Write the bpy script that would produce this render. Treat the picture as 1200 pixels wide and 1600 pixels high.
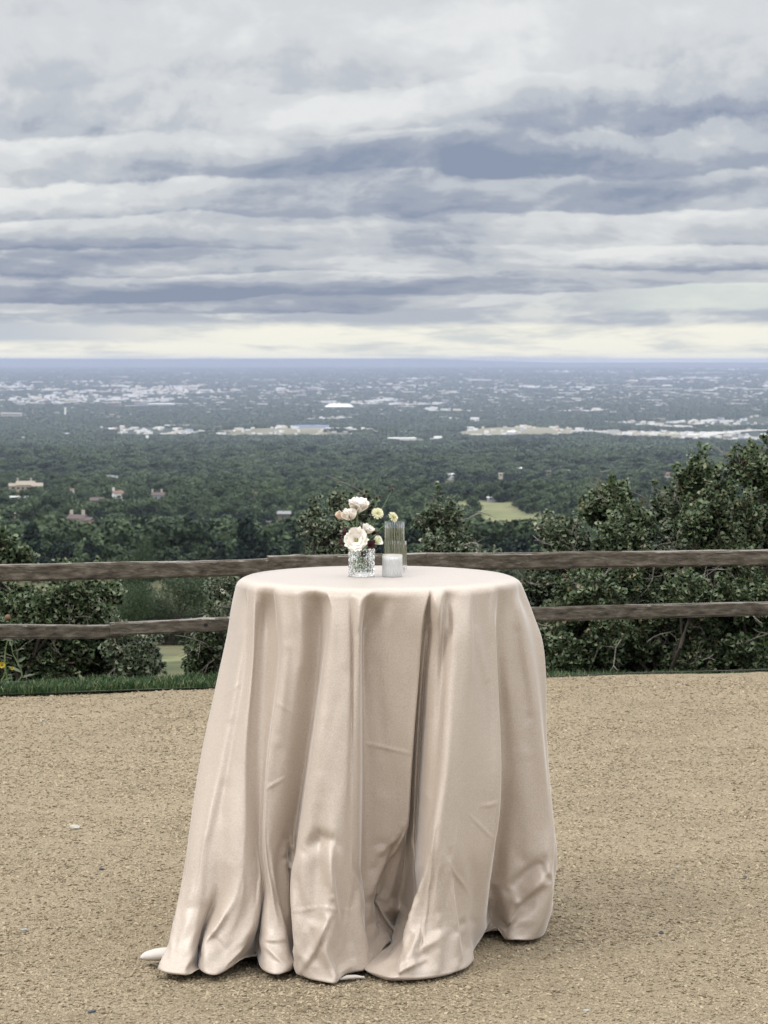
import bpy, bmesh, math, random
import numpy as np
from mathutils import Vector, Matrix, Euler
random.seed(11)
rng = np.random.default_rng(11)
for o in list(bpy.data.objects): bpy.data.objects.remove(o)
SC = bpy.context.scene
COL = SC.collection
R = math.radians

# ------------------------------------------------------------------ camera
F = 3800.0                       # focal length in units of 1/1600 of the picture height
EYE = 1.742
PITCH = math.atan((800 - 562) / F)
cam_d = bpy.data.cameras.new('camera')
cam = bpy.data.objects.new('camera', cam_d); COL.objects.link(cam)
cam.location = (0, 0, EYE)
cam.rotation_euler = (math.pi / 2 - PITCH, 0, 0)
cam_d.sensor_fit = 'VERTICAL'; cam_d.sensor_height = 36; cam_d.lens = F / 1600 * 36
cam_d.clip_start = 0.1; cam_d.clip_end = 120000
cam_d.dof.use_dof = True; cam_d.dof.focus_distance = 7.2; cam_d.dof.aperture_fstop = 16
SC.camera = cam

# ------------------------------------------------------------------ world: overcast daylight
SUN_EL, SUN_AZ = R(50), R(-116)   # from the left, a little behind the camera
world = bpy.data.worlds.new('World'); SC.world = world; world.use_nodes = True
WN, WL = world.node_tree.nodes, world.node_tree.links
WN.clear()
def wn(t, **k):
    n = WN.new(t)
    for a, b in k.items(): setattr(n, a, b)
    return n
def wlink(a, b): WL.new(a, b)
def wmath(op, a, b=None, c=None, clamp=False):
    n = wn('ShaderNodeMath', operation=op, use_clamp=clamp)
    for i, v in enumerate((a, b, c)):
        if v is None: continue
        if isinstance(v, (int, float)): n.inputs[i].default_value = v
        else: wlink(v, n.inputs[i])
    return n.outputs[0]
def wmix(f, a, b):
    n = wn('ShaderNodeMix', data_type='RGBA')
    for i, v in ((0, f), (6, a), (7, b)):
        if isinstance(v, (int, float)): n.inputs[i].default_value = v
        elif isinstance(v, tuple): n.inputs[i].default_value = v + (1,) if len(v) == 3 else v
        else: wlink(v, n.inputs[i])
    return n.outputs[2]
def wnoise(vec, scale, detail, rough=.5, dist=0.):
    n = wn('ShaderNodeTexNoise'); n.inputs['Scale'].default_value = scale
    n.inputs['Detail'].default_value = detail; n.inputs['Roughness'].default_value = rough
    n.inputs['Distortion'].default_value = dist
    wlink(vec, n.inputs['Vector']); return n.outputs['Fac']
def wsmooth(x, a, b):
    n = wn('ShaderNodeMapRange', interpolation_type='SMOOTHSTEP')
    wlink(x, n.inputs[0]); n.inputs[1].default_value = a; n.inputs[2].default_value = b
    return n.outputs[0]
def wcomb(x, y, z):
    n = wn('ShaderNodeCombineXYZ')
    for i, v in enumerate((x, y, z)):
        if isinstance(v, (int, float)): n.inputs[i].default_value = v
        else: wlink(v, n.inputs[i])
    return n.outputs[0]

sky = wn('ShaderNodeTexSky', sky_type='NISHITA'); sky.sun_disc = False
sky.sun_elevation = SUN_EL; sky.sun_rotation = SUN_AZ
geo = wn('ShaderNodeTexCoord')
sep = wn('ShaderNodeSeparateXYZ'); wlink(geo.outputs['Generated'], sep.inputs[0])
dx, dy, dz = sep.outputs
az = wmath('ARCTAN2', dx, dy)                       # 0 straight ahead
el = wmath('MAXIMUM', dz, 0.0)
# clouds lie in flat decks: their height in the sky is squeezed towards the horizon
hz = wmath('LOGARITHM', wmath('ADD', el, 0.022), math.e)
base = wcomb(wmath('MULTIPLY', dx, 8.5), wmath('MULTIPLY', dy, 8.5), wmath('MULTIPLY', hz, 1.75))
warp = wn('ShaderNodeTexNoise'); warp.inputs['Scale'].default_value = 1.1; warp.inputs['Detail'].default_value = 4
wlink(base, warp.inputs['Vector'])
wv = wn('ShaderNodeVectorMath', operation='MULTIPLY_ADD')
wlink(warp.outputs['Color'], wv.inputs[0]); wv.inputs[1].default_value = (.45, .45, .26); wlink(base, wv.inputs[2])
P = wv.outputs[0]
up = wn('ShaderNodeVectorMath', operation='ADD'); wlink(P, up.inputs[0]); up.inputs[1].default_value = (-.04, 0, .075)
n1 = wnoise(P, 1.35, 9, .57); n2 = wnoise(up.outputs[0], 1.35, 9, .57)
lay = wn('ShaderNodeVectorMath', operation='MULTIPLY'); wlink(P, lay.inputs[0]); lay.inputs[1].default_value = (.55, .55, 2.6)
n4 = wnoise(lay.outputs[0], 1.3, 6, .55)
relief = wmath('SUBTRACT', n1, n2)                  # cloud tops against their own bases
big = wnoise(base, .55, 3, .5)
# azimuth / elevation with a little turbulence, for the particular cloud masses of this sky
waz = wmath('ADD', az, wmath('MULTIPLY', wmath('SUBTRACT', n1, .5), .055))
n3 = wnoise(P, 2.6, 6, .6)
wel = wmath('ADD', el, wmath('MULTIPLY', wmath('SUBTRACT', n3, .5), wmath('MULTIPLY', wmath('ADD', el, .006), .30)))
def mass(x, y, w, h, amp):                          # a cloud mass at a bearing and a height
    a0, e0 = math.atan((x - 600) / F), math.atan((562 - y) / F)
    ex = wmath('POWER', wmath('DIVIDE', wmath('SUBTRACT', waz, a0), w / F), 2)
    ey = wmath('POWER', wmath('DIVIDE', wmath('SUBTRACT', wel, e0), h / F), 2)
    g = wmath('EXPONENT', wmath('MULTIPLY', wmath('ADD', ex, ey), -1.0))
    return wmath('MULTIPLY', g, amp)
MASSES = [(560, 262, 210, 38, .62), (860, 235, 170, 30, .42), (1040, 300, 150, 24, .66), (1040, 182, 240, 26, .55),
          (250, 268, 160, 24, .22), (110, 400, 260, 12, .35), (60, 205, 150, 26, .16), (430, 105, 230, 26, .26),
          (330, 462, 330, 18, .60), (760, 440, 300, 14, .52), (1120, 425, 260, 10, .45), (60, 450, 220, 30, .34),
          (700, 330, 260, 16, .30), (150, 160, 160, 20, .16), (1130, 100, 200, 50, .14), (560, 395, 260, 10, .22),
          (980, 250, 200, 30, .30), (320, 345, 300, 10, .24),
          (330, 185, 260, 26, -.22), (600, 170, 200, 30, -.18), (800, 110, 110, 70, -.22), (640, 425, 130, 14, -.55),
          (1010, 390, 130, 22, -.34), (150, 335, 160, 22, -.26), (500, 350, 220, 12, -.22), (880, 330, 90, 18, -.2),
          (960, 228, 90, 14, -.25), (250, 430, 120, 14, -.15), (700, 265, 26, 34, -.25), (1150, 330, 90, 20, -.3)]
tot = wmath('MULTIPLY', wmath('SUBTRACT', big, .5), .55)
for m_ in MASSES: tot = wmath('ADD', tot, mass(*m_))
dens = wmath('ADD', tot, wmath('MULTIPLY', wmath('SUBTRACT', n1, .5), 1.25))
dens = wmath('SUBTRACT', dens, wmath('MULTIPLY', relief, 3.3))
midband = wmath('MULTIPLY', wsmooth(el, .015, .03), wsmooth(el, .085, .05))
dens = wmath('ADD', dens, wmath('MULTIPLY', wmath('MULTIPLY', wmath('SUBTRACT', n4, .5), midband), .7))
# rows of flat based clouds: dark under side, bright billowing top, closer together towards the horizon
lowf = wnoise(base, .42, 3, .5)
rowv = wmath('ADD', wmath('MULTIPLY', hz, 5.2), wmath('ADD', wmath('MULTIPLY', lowf, 3.2), wmath('MULTIPLY', n3, .9)))
fr = wmath('FRACT', rowv)
rr_ = wn('ShaderNodeValToRGB'); wlink(fr, rr_.inputs[0]); q = rr_.color_ramp; q.interpolation = 'LINEAR'
q.elements[0].position = 0; q.elements[0].color = (.95, .95, .95, 1); q.elements[1].position = 1; q.elements[1].color = (.93, .93, .93, 1)
for p_, c_ in ((.22, .80), (.55, .42), (.80, .08), (.91, .05)):
    e_ = q.elements.new(p_); e_.color = (c_, c_, c_, 1)
rowamp = wmath('ADD', wmath('MULTIPLY', wsmooth(el, .135, .07), .42), .16)
rowamp = wmath('MULTIPLY', rowamp, wsmooth(wnoise(base, .9, 2, .5), .30, .58))
dens = wmath('ADD', dens, wmath('MULTIPLY', wmath('SUBTRACT', rr_.outputs[0], .5), rowamp))
# the deck thins to white overhead of the view
dens = wmath('MULTIPLY', dens, wmath('SUBTRACT', 1.0, wmath('MULTIPLY', wsmooth(el, .085, .14), .35)))
dens = wmath('SUBTRACT', dens, wmath('MULTIPLY', wsmooth(el, .08, .15), .20))
ramp = wn('ShaderNodeValToRGB'); wlink(wmath('MULTIPLY_ADD', dens, .78, .405, clamp=True), ramp.inputs[0])
cr = ramp.color_ramp; cr.interpolation = 'EASE'
cr.elements[0].position = .0; cr.elements[0].color = (.82, .83, .83, 1)
cr.elements[1].position = 1.; cr.elements[1].color = (.26, .31, .42, 1)
for p_, c_ in ((.26, (.69, .71, .73)), (.48, (.54, .57, .62)), (.74, (.36, .40, .49))):
    e_ = cr.elements.new(p_); e_.color = c_ + (1,)
deck = ramp.outputs[0]
# under the deck: cream light near the horizon, pale cyan clear patch to the right
low_n = wnoise(P, 2.2, 8, .6)
cream = wmix(wsmooth(low_n, .33, .54), (.66, .69, .68), (.96, .94, .83))
skys = wn('ShaderNodeVectorMath', operation='SCALE'); wlink(sky.outputs[0], skys.inputs[0]); skys.inputs['Scale'].default_value = .10
clear = wmix(.25, wmix(.85, skys.outputs[0], (.70, .77, .77)), cream)
right = wsmooth(az, .06, .13)
band = wsmooth(wel, .0125, .016)                    # above the cream: thin grey layer, clear on the right
greyl = wmix(wsmooth(low_n, .46, .62), (.47, .51, .58), (.72, .74, .73))
hi = wmix(wmath('MULTIPLY', right, wsmooth(wel, .0185, .021)), greyl, clear)
left = wsmooth(az, -.05, -.16)
low = wmix(band, wmix(wmath('MULTIPLY', left, wsmooth(wel, .006, .009)), cream, (.56, .60, .66)), hi)
# the base of the deck rises from left to right
edge = wmath('ADD', .0185, wmath('MULTIPLY', wsmooth(az, -.03, .16), .0125))
over = wmath('SUBTRACT', wmath('ADD', el, wmath('MULTIPLY', wmath('SUBTRACT', n3, .5), .006)), edge)
skycol = wmix(wsmooth(over, -.0004, .0006), low, deck)
# behind and below stays an even overcast
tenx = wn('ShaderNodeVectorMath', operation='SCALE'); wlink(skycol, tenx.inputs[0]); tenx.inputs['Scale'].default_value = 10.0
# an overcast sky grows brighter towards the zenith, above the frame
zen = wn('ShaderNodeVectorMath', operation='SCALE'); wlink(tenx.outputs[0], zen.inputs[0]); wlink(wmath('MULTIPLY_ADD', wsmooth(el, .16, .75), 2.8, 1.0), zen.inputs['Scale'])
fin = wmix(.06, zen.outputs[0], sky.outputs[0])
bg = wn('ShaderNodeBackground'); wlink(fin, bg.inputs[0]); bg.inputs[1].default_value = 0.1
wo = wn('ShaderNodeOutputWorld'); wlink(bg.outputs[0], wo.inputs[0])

# ------------------------------------------------------------------ sun behind the clouds
sd = bpy.data.lights.new('sun', 'SUN'); sd.energy = 1.3; sd.angle = R(18); sd.color = (1, .965, .92)
sun = bpy.data.objects.new('sun', sd); COL.objects.link(sun)
sv = Vector((math.sin(SUN_AZ) * math.cos(SUN_EL), math.cos(SUN_AZ) * math.cos(SUN_EL), math.sin(SUN_EL)))
sun.rotation_euler = sv.to_track_quat('Z', 'Y').to_euler(); sun.location = (-8, -6, 30)

SC.view_settings.view_transform = 'Standard'; SC.view_settings.look = 'None'
SC.view_settings.exposure = 0.0; SC.view_settings.gamma = 1.0; SC.view_settings.use_curve_mapping = False
SC.render.engine = 'CYCLES'
cy = SC.cycles
cy.use_denoising = True; cy.max_bounces = 10; cy.diffuse_bounces = 3; cy.glossy_bounces = 4
cy.transmission_bounces = 10; cy.transparent_max_bounces = 12; cy.volume_bounces = 0
cy.use_adaptive_sampling = True; cy.adaptive_threshold = 0.006

# ------------------------------------------------------------------ helpers
def ray(x, y):                                      # direction through a picture point (authoring aid)
    X, Y = (x - 600) / F, (800 - y) / F
    c, s = math.cos(PITCH), math.sin(PITCH)
    return Vector((X, c + Y * s, -s + Y * c))
def at(x, y, D):                                    # world point at distance D along +Y
    d = ray(x, y); k = D / d.y
    return Vector((d.x * k, D, EYE + d.z * k))
def slope(y):                                       # rise per metre of forward distance
    d = ray(600, y); return d.z / d.y
def obj(name, verts, faces, mat, parent=None, smooth=False, uvs=None):
    me = bpy.data.meshes.new(name)
    if isinstance(verts, np.ndarray) and isinstance(faces, np.ndarray):
        nv, nf, k = len(verts), len(faces), faces.shape[1]
        me.vertices.add(nv); me.vertices.foreach_set('co', verts.astype(np.float32).ravel())
        me.loops.add(nf * k); me.loops.foreach_set('vertex_index', faces.astype(np.int32).ravel())
        me.polygons.add(nf); me.polygons.foreach_set('loop_start', np.arange(0, nf * k, k, dtype=np.int32))
        me.update(calc_edges=True)
    else:
        me.from_pydata([tuple(v) for v in verts], [], [tuple(f) for f in faces])
    for m in (mat if isinstance(mat, (list, tuple)) else [mat]): me.materials.append(m)
    if smooth: me.polygons.foreach_set('use_smooth', np.ones(len(me.polygons), dtype=bool))
    me.update()
    o = bpy.data.objects.new(name, me); COL.objects.link(o)
    if parent: o.parent = parent
    return o
def bobj(name, bm, mat, parent=None, smooth=False):
    me = bpy.data.meshes.new(name); bm.to_mesh(me); bm.free()
    for m in (mat if isinstance(mat, (list, tuple)) else [mat]): me.materials.append(m)
    if smooth: me.polygons.foreach_set('use_smooth', np.ones(len(me.polygons), dtype=bool))
    o = bpy.data.objects.new(name, me); COL.objects.link(o)
    if parent: o.parent = parent
    return o
def empty(name, loc, rz=0):
    o = bpy.data.objects.new(name, None); COL.objects.link(o)
    o.location = loc; o.rotation_euler = (0, 0, rz); o.empty_display_size = .1
    return o
def tag(o, label=None, cat=None, group=None, kind=None):
    if label: o['label'] = label
    if cat: o['category'] = cat
    if group: o['group'] = group
    if kind: o['kind'] = kind
    return o
def copy_tree(o, parent=None):
    c = o.copy(); COL.objects.link(c); c.parent = parent
    for ch in o.children: copy_tree(ch, c)
    return c
class MB:                                           # collects shapes into one mesh
    def __init__(s): s.v, s.f = [], []
    def add(s, v, f):
        n = len(s.v); s.v += [tuple(p) for p in v]; s.f += [tuple(i + n for i in q) for q in f]
    def box(s, c, d, rz=0):
        ca, sa = math.cos(rz), math.sin(rz); v = []
        for z in (-.5, .5):
            for x, y in ((-.5, -.5), (.5, -.5), (.5, .5), (-.5, .5)):
                X, Y = x * d[0], y * d[1]
                v.append((c[0] + X * ca - Y * sa, c[1] + X * sa + Y * ca, c[2] + z * d[2]))
        s.add(v, [(0, 3, 2, 1), (4, 5, 6, 7), (0, 1, 5, 4), (1, 2, 6, 5), (2, 3, 7, 6), (3, 0, 4, 7)])
    def gable(s, c, d, rz=0, over=.0):              # a pitched roof, ridge along local x
        ca, sa = math.cos(rz), math.sin(rz); v = []
        for x, y, z in ((-.5, -.5, 0), (.5, -.5, 0), (.5, .5, 0), (-.5, .5, 0), (-.5, 0, 1), (.5, 0, 1)):
            X, Y = x * (d[0] + over), y * (d[1] + over)
            v.append((c[0] + X * ca - Y * sa, c[1] + X * sa + Y * ca, c[2] + z * d[2]))
        s.add(v, [(0, 3, 2, 1), (0, 1, 5, 4), (2, 3, 4, 5), (0, 4, 3), (1, 2, 5)])
    def tube(s, pts, rad, n=6, cap=True):
        pts = [Vector(p) for p in pts]; k = len(pts); v, f = [], []
        rad = rad if hasattr(rad, '__len__') else [rad] * k
        ref = Vector((.3, .2, .93)).normalized()
        for i, p in enumerate(pts):
            t = (pts[min(i + 1, k - 1)] - pts[max(i - 1, 0)]).normalized()
            a = t.cross(ref)
            if a.length < .05: a = t.cross(Vector((1, 0, 0)))
            a.normalize(); b = t.cross(a)
            for j in range(n):
                w = 2 * math.pi * j / n
                v.append(p + (a * math.cos(w) + b * math.sin(w)) * rad[i])
        for i in range(k - 1):
            for j in range(n):
                f.append((i * n + j, i * n + (j + 1) % n, (i + 1) * n + (j + 1) % n, (i + 1) * n + j))
        if cap: f.append(tuple(range(n))); f.append(tuple((k - 1) * n + j for j in reversed(range(n))))
        s.add(v, f)
    def build(s, name, mat, parent=None, smooth=False): return obj(name, s.v, s.f, mat, parent, smooth)
# numpy value noise ---------------------------------------------------------
def _hash(ix, iy, seed):
    h = (ix.astype(np.int64) * 374761393 + iy.astype(np.int64) * 668265263 + seed * 1442695041) & 0x7fffffff
    h = ((h ^ (h >> 13)) * 1274126177) & 0x7fffffff
    return ((h ^ (h >> 16)) & 0xffff) / 65535.0
def vnoise(x, y, seed=0):
    ix, iy = np.floor(x), np.floor(y); fx, fy = x - ix, y - iy
    fx, fy = fx * fx * (3 - 2 * fx), fy * fy * (3 - 2 * fy)
    a, b = _hash(ix, iy, seed), _hash(ix + 1, iy, seed)
    c, d = _hash(ix, iy + 1, seed), _hash(ix + 1, iy + 1, seed)
    return a + (b - a) * fx + (c - a) * fy + (a - b - c + d) * fx * fy
def fbm(x, y, seed=0, octv=4, gain=.5):
    x, y = np.asarray(x, float), np.asarray(y, float)
    s, a, t = 0, 1.0, 0
    for i in range(octv):
        s = s + a * vnoise(x * 2 ** i + 17.3 * i, y * 2 ** i - 9.1 * i, seed + i); t += a; a *= gain
    return s / t
# material helper --------------------------------------------------------------
class Mat:
    def __init__(s, name):
        s.m = bpy.data.materials.new(name); s.m.use_nodes = True
        s.n, s.l = s.m.node_tree.nodes, s.m.node_tree.links
        s.p = s.n['Principled BSDF']
        s.out = s.n['Material Output']
        s.tc = s.n.new('ShaderNodeTexCoord'); s.vec = s.tc.outputs['Object']
    def set(s, **k):
        for a, b in k.items():
            a = a.replace('_', ' ')
            i = s.p.inputs[a]
            if hasattr(b, 'is_output'): s.l.new(b, i)
            else: i.default_value = (b + (1,)) if isinstance(b, tuple) and len(b) == 3 and i.type == 'RGBA' else b
        return s
    def map(s, sc, loc=(0, 0, 0), vec=None):
        n = s.n.new('ShaderNodeMapping'); n.inputs['Scale'].default_value = sc; n.inputs['Location'].default_value = loc
        s.l.new(vec or s.vec, n.inputs['Vector']); return n.outputs[0]
    def noise(s, scale, detail=4, rough=.55, vec=None, dist=0, out='Fac'):
        n = s.n.new('ShaderNodeTexNoise')
        n.inputs['Scale'].default_value = scale; n.inputs['Detail'].default_value = detail
        n.inputs['Roughness'].default_value = rough; n.inputs['Distortion'].default_value = dist
        s.l.new(vec or s.vec, n.inputs['Vector']); return n.outputs[out]
    def voro(s, scale, vec=None, out='Distance', rnd=1):
        n = s.n.new('ShaderNodeTexVoronoi'); n.inputs['Scale'].default_value = scale; n.inputs['Randomness'].default_value = rnd
        s.l.new(vec or s.vec, n.inputs['Vector']); return n.outputs[out]
    def wave(s, scale, vec=None, dist=0, d='X'):
        n = s.n.new('ShaderNodeTexWave'); n.inputs['Scale'].default_value = scale; n.inputs['Distortion'].default_value = dist
        n.bands_direction = d; s.l.new(vec or s.vec, n.inputs['Vector']); return n.outputs['Fac']
    def ramp(s, f, stops, interp='LINEAR'):
        n = s.n.new('ShaderNodeValToRGB'); s.l.new(f, n.inputs[0]); r = n.color_ramp; r.interpolation = interp
        r.elements[0].position = stops[0][0]; r.elements[0].color = tuple(stops[0][1]) + (1,)
        r.elements[1].position = stops[-1][0]; r.elements[1].color = tuple(stops[-1][1]) + (1,)
        for p, c in stops[1:-1]: e = r.elements.new(p); e.color = tuple(c) + (1,)
        return n.outputs[0]
    def mix(s, f, a, b, mode='MIX'):
        n = s.n.new('ShaderNodeMix'); n.data_type = 'RGBA'; n.blend_type = mode
        for i, v in ((0, f), (6, a), (7, b)):
            if isinstance(v, (int, float)): n.inputs[i].default_value = v
            elif isinstance(v, tuple): n.inputs[i].default_value = v + (1,)
            else: s.l.new(v, n.inputs[i])
        return n.outputs[2]
    def math(s, op, a, b=None, clamp=False):
        n = s.n.new('ShaderNodeMath'); n.operation = op; n.use_clamp = clamp
        for i, v in enumerate((a, b)):
            if v is None: continue
            if isinstance(v, (int, float)): n.inputs[i].default_value = v
            else: s.l.new(v, n.inputs[i])
        return n.outputs[0]
    def bump(s, h, strength=.5, dist=.01, normal=None):
        n = s.n.new('ShaderNodeBump'); n.inputs['Strength'].default_value = strength; n.inputs['Distance'].default_value = dist
        s.l.new(h, n.inputs['Height'])
        if normal: s.l.new(normal, n.inputs['Normal'])
        s.l.new(n.outputs[0], s.p.inputs['Normal']); return n.outputs[0]
    def island(s):
        return s.n.new('ShaderNodeNewGeometry').outputs['Random Per Island']
    def rand(s):
        return s.n.new('ShaderNodeObjectInfo').outputs['Random']
def flat(name, col, rough=.7, var=.12, scale=3, **k):
    m = Mat(name); f = m.noise(scale, 4)
    a, b = tuple(c * (1 - var) for c in col), tuple(min(1, c * (1 + var)) for c in col)
    m.set(Base_Color=m.ramp(f, [(.3, a), (.7, b)]), Roughness=rough, **k)
    return m.m
# ================================================================== LAND
# forward distance -> picture height of the bare ground, turned into a height profile
PROF = [(60, 1040), (100, 1010), (150, 985), (250, 948), (400, 915), (600, 885), (800, 858), (1000, 836), (1300, 806), (1700, 779), (2200, 757),
        (2800, 740), (3600, 724), (4600, 709), (5600, 699), (7000, 683), (8500, 666), (10000, 650), (12000, 636), (16000, 615),
        (20000, 601), (26000, 588), (34000, 578), (42000, 572), (47000, 567), (50000, 566.5)]
PY = [-60, -8, 13, 13.6, 16, 20, 30, 42]; PZ = [-.02, 0, 0, -.06, -.45, -1.3, -3.2, -4.6]
for D_, y_ in PROF: PY.append(D_); PZ.append(EYE + slope(y_) * D_)
PY, PZ = np.array(PY, float), np.array(PZ, float)
HILLS = [(-250, 7000, 300, 330, 24), (400, 7050, 230, 300, 27), (760, 6900, 160, 260, 14)]
def ground_z(x, y):
    x, y = np.asarray(x, float), np.asarray(y, float)
    z = np.interp(y, PY, PZ)
    for s_, a_, sd_ in ((900, .016, 3), (240, .012, 7)):
        w = np.clip((y - 60) / 500, 0, 1)
        amp = np.minimum(y * a_, 14) * w * np.clip((9500 - y) / 4000, .12, 1)
        z = z + (fbm(x / s_, y / s_, sd_, 3) - .5) * amp
    ridge = np.clip((y - 43500) / 2500, 0, 1)
    q = np.clip((-x + 4200) / 4200, 0, 1); z = z + ridge * ((fbm(x / 1500, y * 0 + 3.3, 21, 3) - .45) * 30 + q * q * (3 - 2 * q) * 78)
    for hx, hy, rx, ry, hh in HILLS: z = z + hh * np.exp(-(((x - hx) / rx) ** 2 + ((y - hy) / ry) ** 2) ** 1.5)
    return z
def land(x, y_img):                                 # ground point seen at a picture place
    d = ray(x, y_img)
    lo, hi = 14.0, 50000.0
    ts = np.geomspace(lo, hi, 1500); xs = d.x / d.y * ts; zs = EYE + d.z / d.y * ts
    g = ground_z(xs, ts); i = int(np.argmax(g >= zs))
    if i == 0: i = len(ts) - 1
    return Vector((float(xs[i]), float(ts[i]), float(g[i])))

# edge of the gravel terrace: runs slightly away to the right
E0, E1 = at(0, 1088, 12.54), at(1200, 1043, 13.6)
def edge_y(x): return 12.54 + (x - E0.x) * (13.62 - 12.54) / (E1.x - E0.x)

GR = Mat('hillside')
f1 = GR.noise(.02, 6); f2 = GR.noise(.35, 5)
dry = GR.ramp(f1, [(.42, (.055, .07, .032)), (.60, (.15, .135, .075))])
gcol = GR.mix(.35, dry, GR.ramp(f2, [(.35, (.045, .06, .03)), (.7, (.17, .15, .09))]))
# far plain: groves, lots and fields drawn out by the shallow angle
v1 = GR.noise(.0011, 8, .62); v2 = GR.noise(.0042, 5, .6)
plain = GR.ramp(v2, [(.38, (.028, .042, .026)), (.52, (.05, .062, .04)), (.62, (.17, .15, .12)), (.72, (.30, .27, .24))])
plain = GR.mix(GR.ramp(v1, [(.42, (0, 0, 0)), (.6, (1, 1, 1))]), (.032, .047, .028), plain)
sp_ = GR.n.new('ShaderNodeSeparateXYZ'); GR.l.new(GR.vec, sp_.inputs[0])
fm = GR.n.new('ShaderNodeMapRange'); GR.l.new(sp_.outputs[1], fm.inputs[0]); fm.inputs[1].default_value = 4000; fm.inputs[2].default_value = 5600
fld = GR.n.new('ShaderNodeAttribute'); fld.attribute_name = 'meadow'
gcol = GR.mix(fm.outputs[0], gcol, plain)
mead = GR.ramp(GR.noise(.05, 6), [(.35, (.12, .135, .06)), (.65, (.21, .20, .11))])
mead = GR.mix(fm.outputs[0], mead, GR.ramp(GR.noise(.003, 6), [(.35, (.13, .13, .08)), (.7, (.25, .23, .17))]))
gcol = GR.mix(fld.outputs['Fac'], gcol, mead)
GR.set(Base_Color=gcol, Roughness=.95, Specular_IOR_Level=.1)
GR.bump(GR.noise(3, 6), .6, .2)
# open ground (no trees): picture place, half width, half height -> real ellipses on the land
OPEN = []
for x_, y_, w_, h_ in ((800, 818, 58, 34), (805, 852, 42, 26), (745, 792, 60, 9), (695, 768, 55, 5), (600, 800, 30, 6), (120, 864, 45, 16), (60, 825, 40, 7), (415, 872, 45, 9), (845, 848, 40, 14), (270, 1030, 26, 34),
                       (255, 985, 22, 20), (640, 776, 30, 3), (700, 835, 40, 4), (150, 872, 40, 8),
                       (1050, 668, 60, 5), (980, 676, 160, 3.5), (70, 598, 12, 3), (50, 600, 14, 4), (130, 597, 14, 3), (180, 652, 30, 3), (640, 690, 60, 4), (520, 655, 60, 3)):
    c_ = land(x_, y_); a_ = land(x_, y_ + h_); b_ = land(x_, max(y_ - h_, 566))
    OPEN.append((c_.x, (a_.y + b_.y) / 2, w_ / F * c_.y, abs(b_.y - a_.y) / 2))
OPEN += [(hx, hy - ry * .25, rx * .95, ry * 1.0) for hx, hy, rx, ry, hh in HILLS]
_r = np.random.default_rng(5)
for _k in range(26):
    _y = _r.uniform(1200, 4600); OPEN.append((_r.uniform(-.16, .16) * _y, _y, _r.uniform(15, 60) * _y / 2500, _r.uniform(40, 110) * _y / 2500))
def open_mask(x, y):
    x, y = np.asarray(x, float), np.asarray(y, float); m = np.zeros(x.shape)
    for cx, cy_, rx, ry in OPEN:
        q = ((x - cx) / rx) ** 2 + ((y - cy_) / ry) ** 2
        q = q + (fbm(x / (rx * .5), y / (ry * .5), 5, 4) - .5) * 2.0
        m = np.maximum(m, np.clip((1.15 - q) * 3, 0, 1))
    return m
ys = np.concatenate([np.linspace(-60, 12, 12), np.linspace(13, 60, 60), np.geomspace(61.5, 50000, 430)])
us = np.linspace(-1, 1, 481)
YY, UU = np.meshgrid(ys, us, indexing='ij')
XX = UU * (45 + np.maximum(YY, 0) * .80)
NEARDROP = np.where(YY < edge_y(XX), -.05, 0)
ZZ = ground_z(XX, YY) + NEARDROP
gv = np.stack([XX, YY, ZZ], -1).reshape(-1, 3)
nr, nc = XX.shape
ii, jj = np.meshgrid(np.arange(nr - 1), np.arange(nc - 1), indexing='ij')
q0 = (ii * nc + jj).ravel(); gf = np.stack([q0, q0 + 1, q0 + nc + 1, q0 + nc], -1)
terrain = obj('ground', gv, gf, GR.m, smooth=True)
at_ = terrain.data.attributes.new('meadow', 'FLOAT', 'POINT')
at_.data.foreach_set('value', open_mask(gv[:, 0], gv[:, 1]).astype(np.float32))
tag(terrain, 'wooded hillside falling away to the wide flat valley below', kind='structure')

# ------------------------------------------------------------------ gravel terrace
GV = Mat('crushed_gravel')
big_ = GV.noise(1.3, 5, .6); streak = GV.noise(1, 5, .6, vec=GV.map((1.6, 5.5, 1)))
fine = GV.noise(210, 3, .7); cell = GV.voro(150, out='Color')
csep = GV.n.new('ShaderNodeSeparateColor'); GV.l.new(cell, csep.inputs[0])
c1 = GV.ramp(csep.outputs[0], [(.0, (.085, .065, .041)), (.3, (.20, .159, .103)), (.7, (.335, .268, .178)), (1, (.49, .405, .28))])
c2 = GV.ramp(fine, [(.3, (.12, .095, .062)), (.5, (.30, .242, .163)), (.75, (.44, .362, .25))])
gc = GV.mix(.5, c1, c2)
gc = GV.mix(GV.ramp(streak, [(.36, (1, 1, 1)), (.52, (0, 0, 0))]), gc, GV.mix(.40, gc, (.20, .155, .10)))
gc = GV.mix(GV.ramp(big_, [(.35, (.0, .0, .0)), (.7, (.35, .35, .35))]), gc, (.42, .335, .22))
GV.set(Base_Color=gc, Roughness=.95, Specular_IOR_Level=.15)
hh = GV.math('ADD', GV.math('MULTIPLY', fine, .5), GV.math('MULTIPLY', GV.voro(150), -.8))
GV.bump(hh, 1.0, .010)
xs = np.linspace(-6, 6, 241); rows = np.linspace(0, 1, 361)
UU, XX = np.meshgrid(rows, xs, indexing='ij')
wob = (fbm(XX * 2.2, XX * 0 + 1, 33, 3) - .5) * .07
YY = 2.0 + UU * (edge_y(XX) + wob - 2.0)
ZZ = (fbm(XX * 1.1, YY * 3.0, 40, 4) - .5) * .034 + (fbm(XX * 9, YY * 14, 44, 3) - .5) * .010 - .004
ZZ[-1] -= .04
vv = np.stack([XX, YY, ZZ], -1).reshape(-1, 3); nr, nc = XX.shape
ii, jj = np.meshgrid(np.arange(nr - 1), np.arange(nc - 1), indexing='ij')
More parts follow.
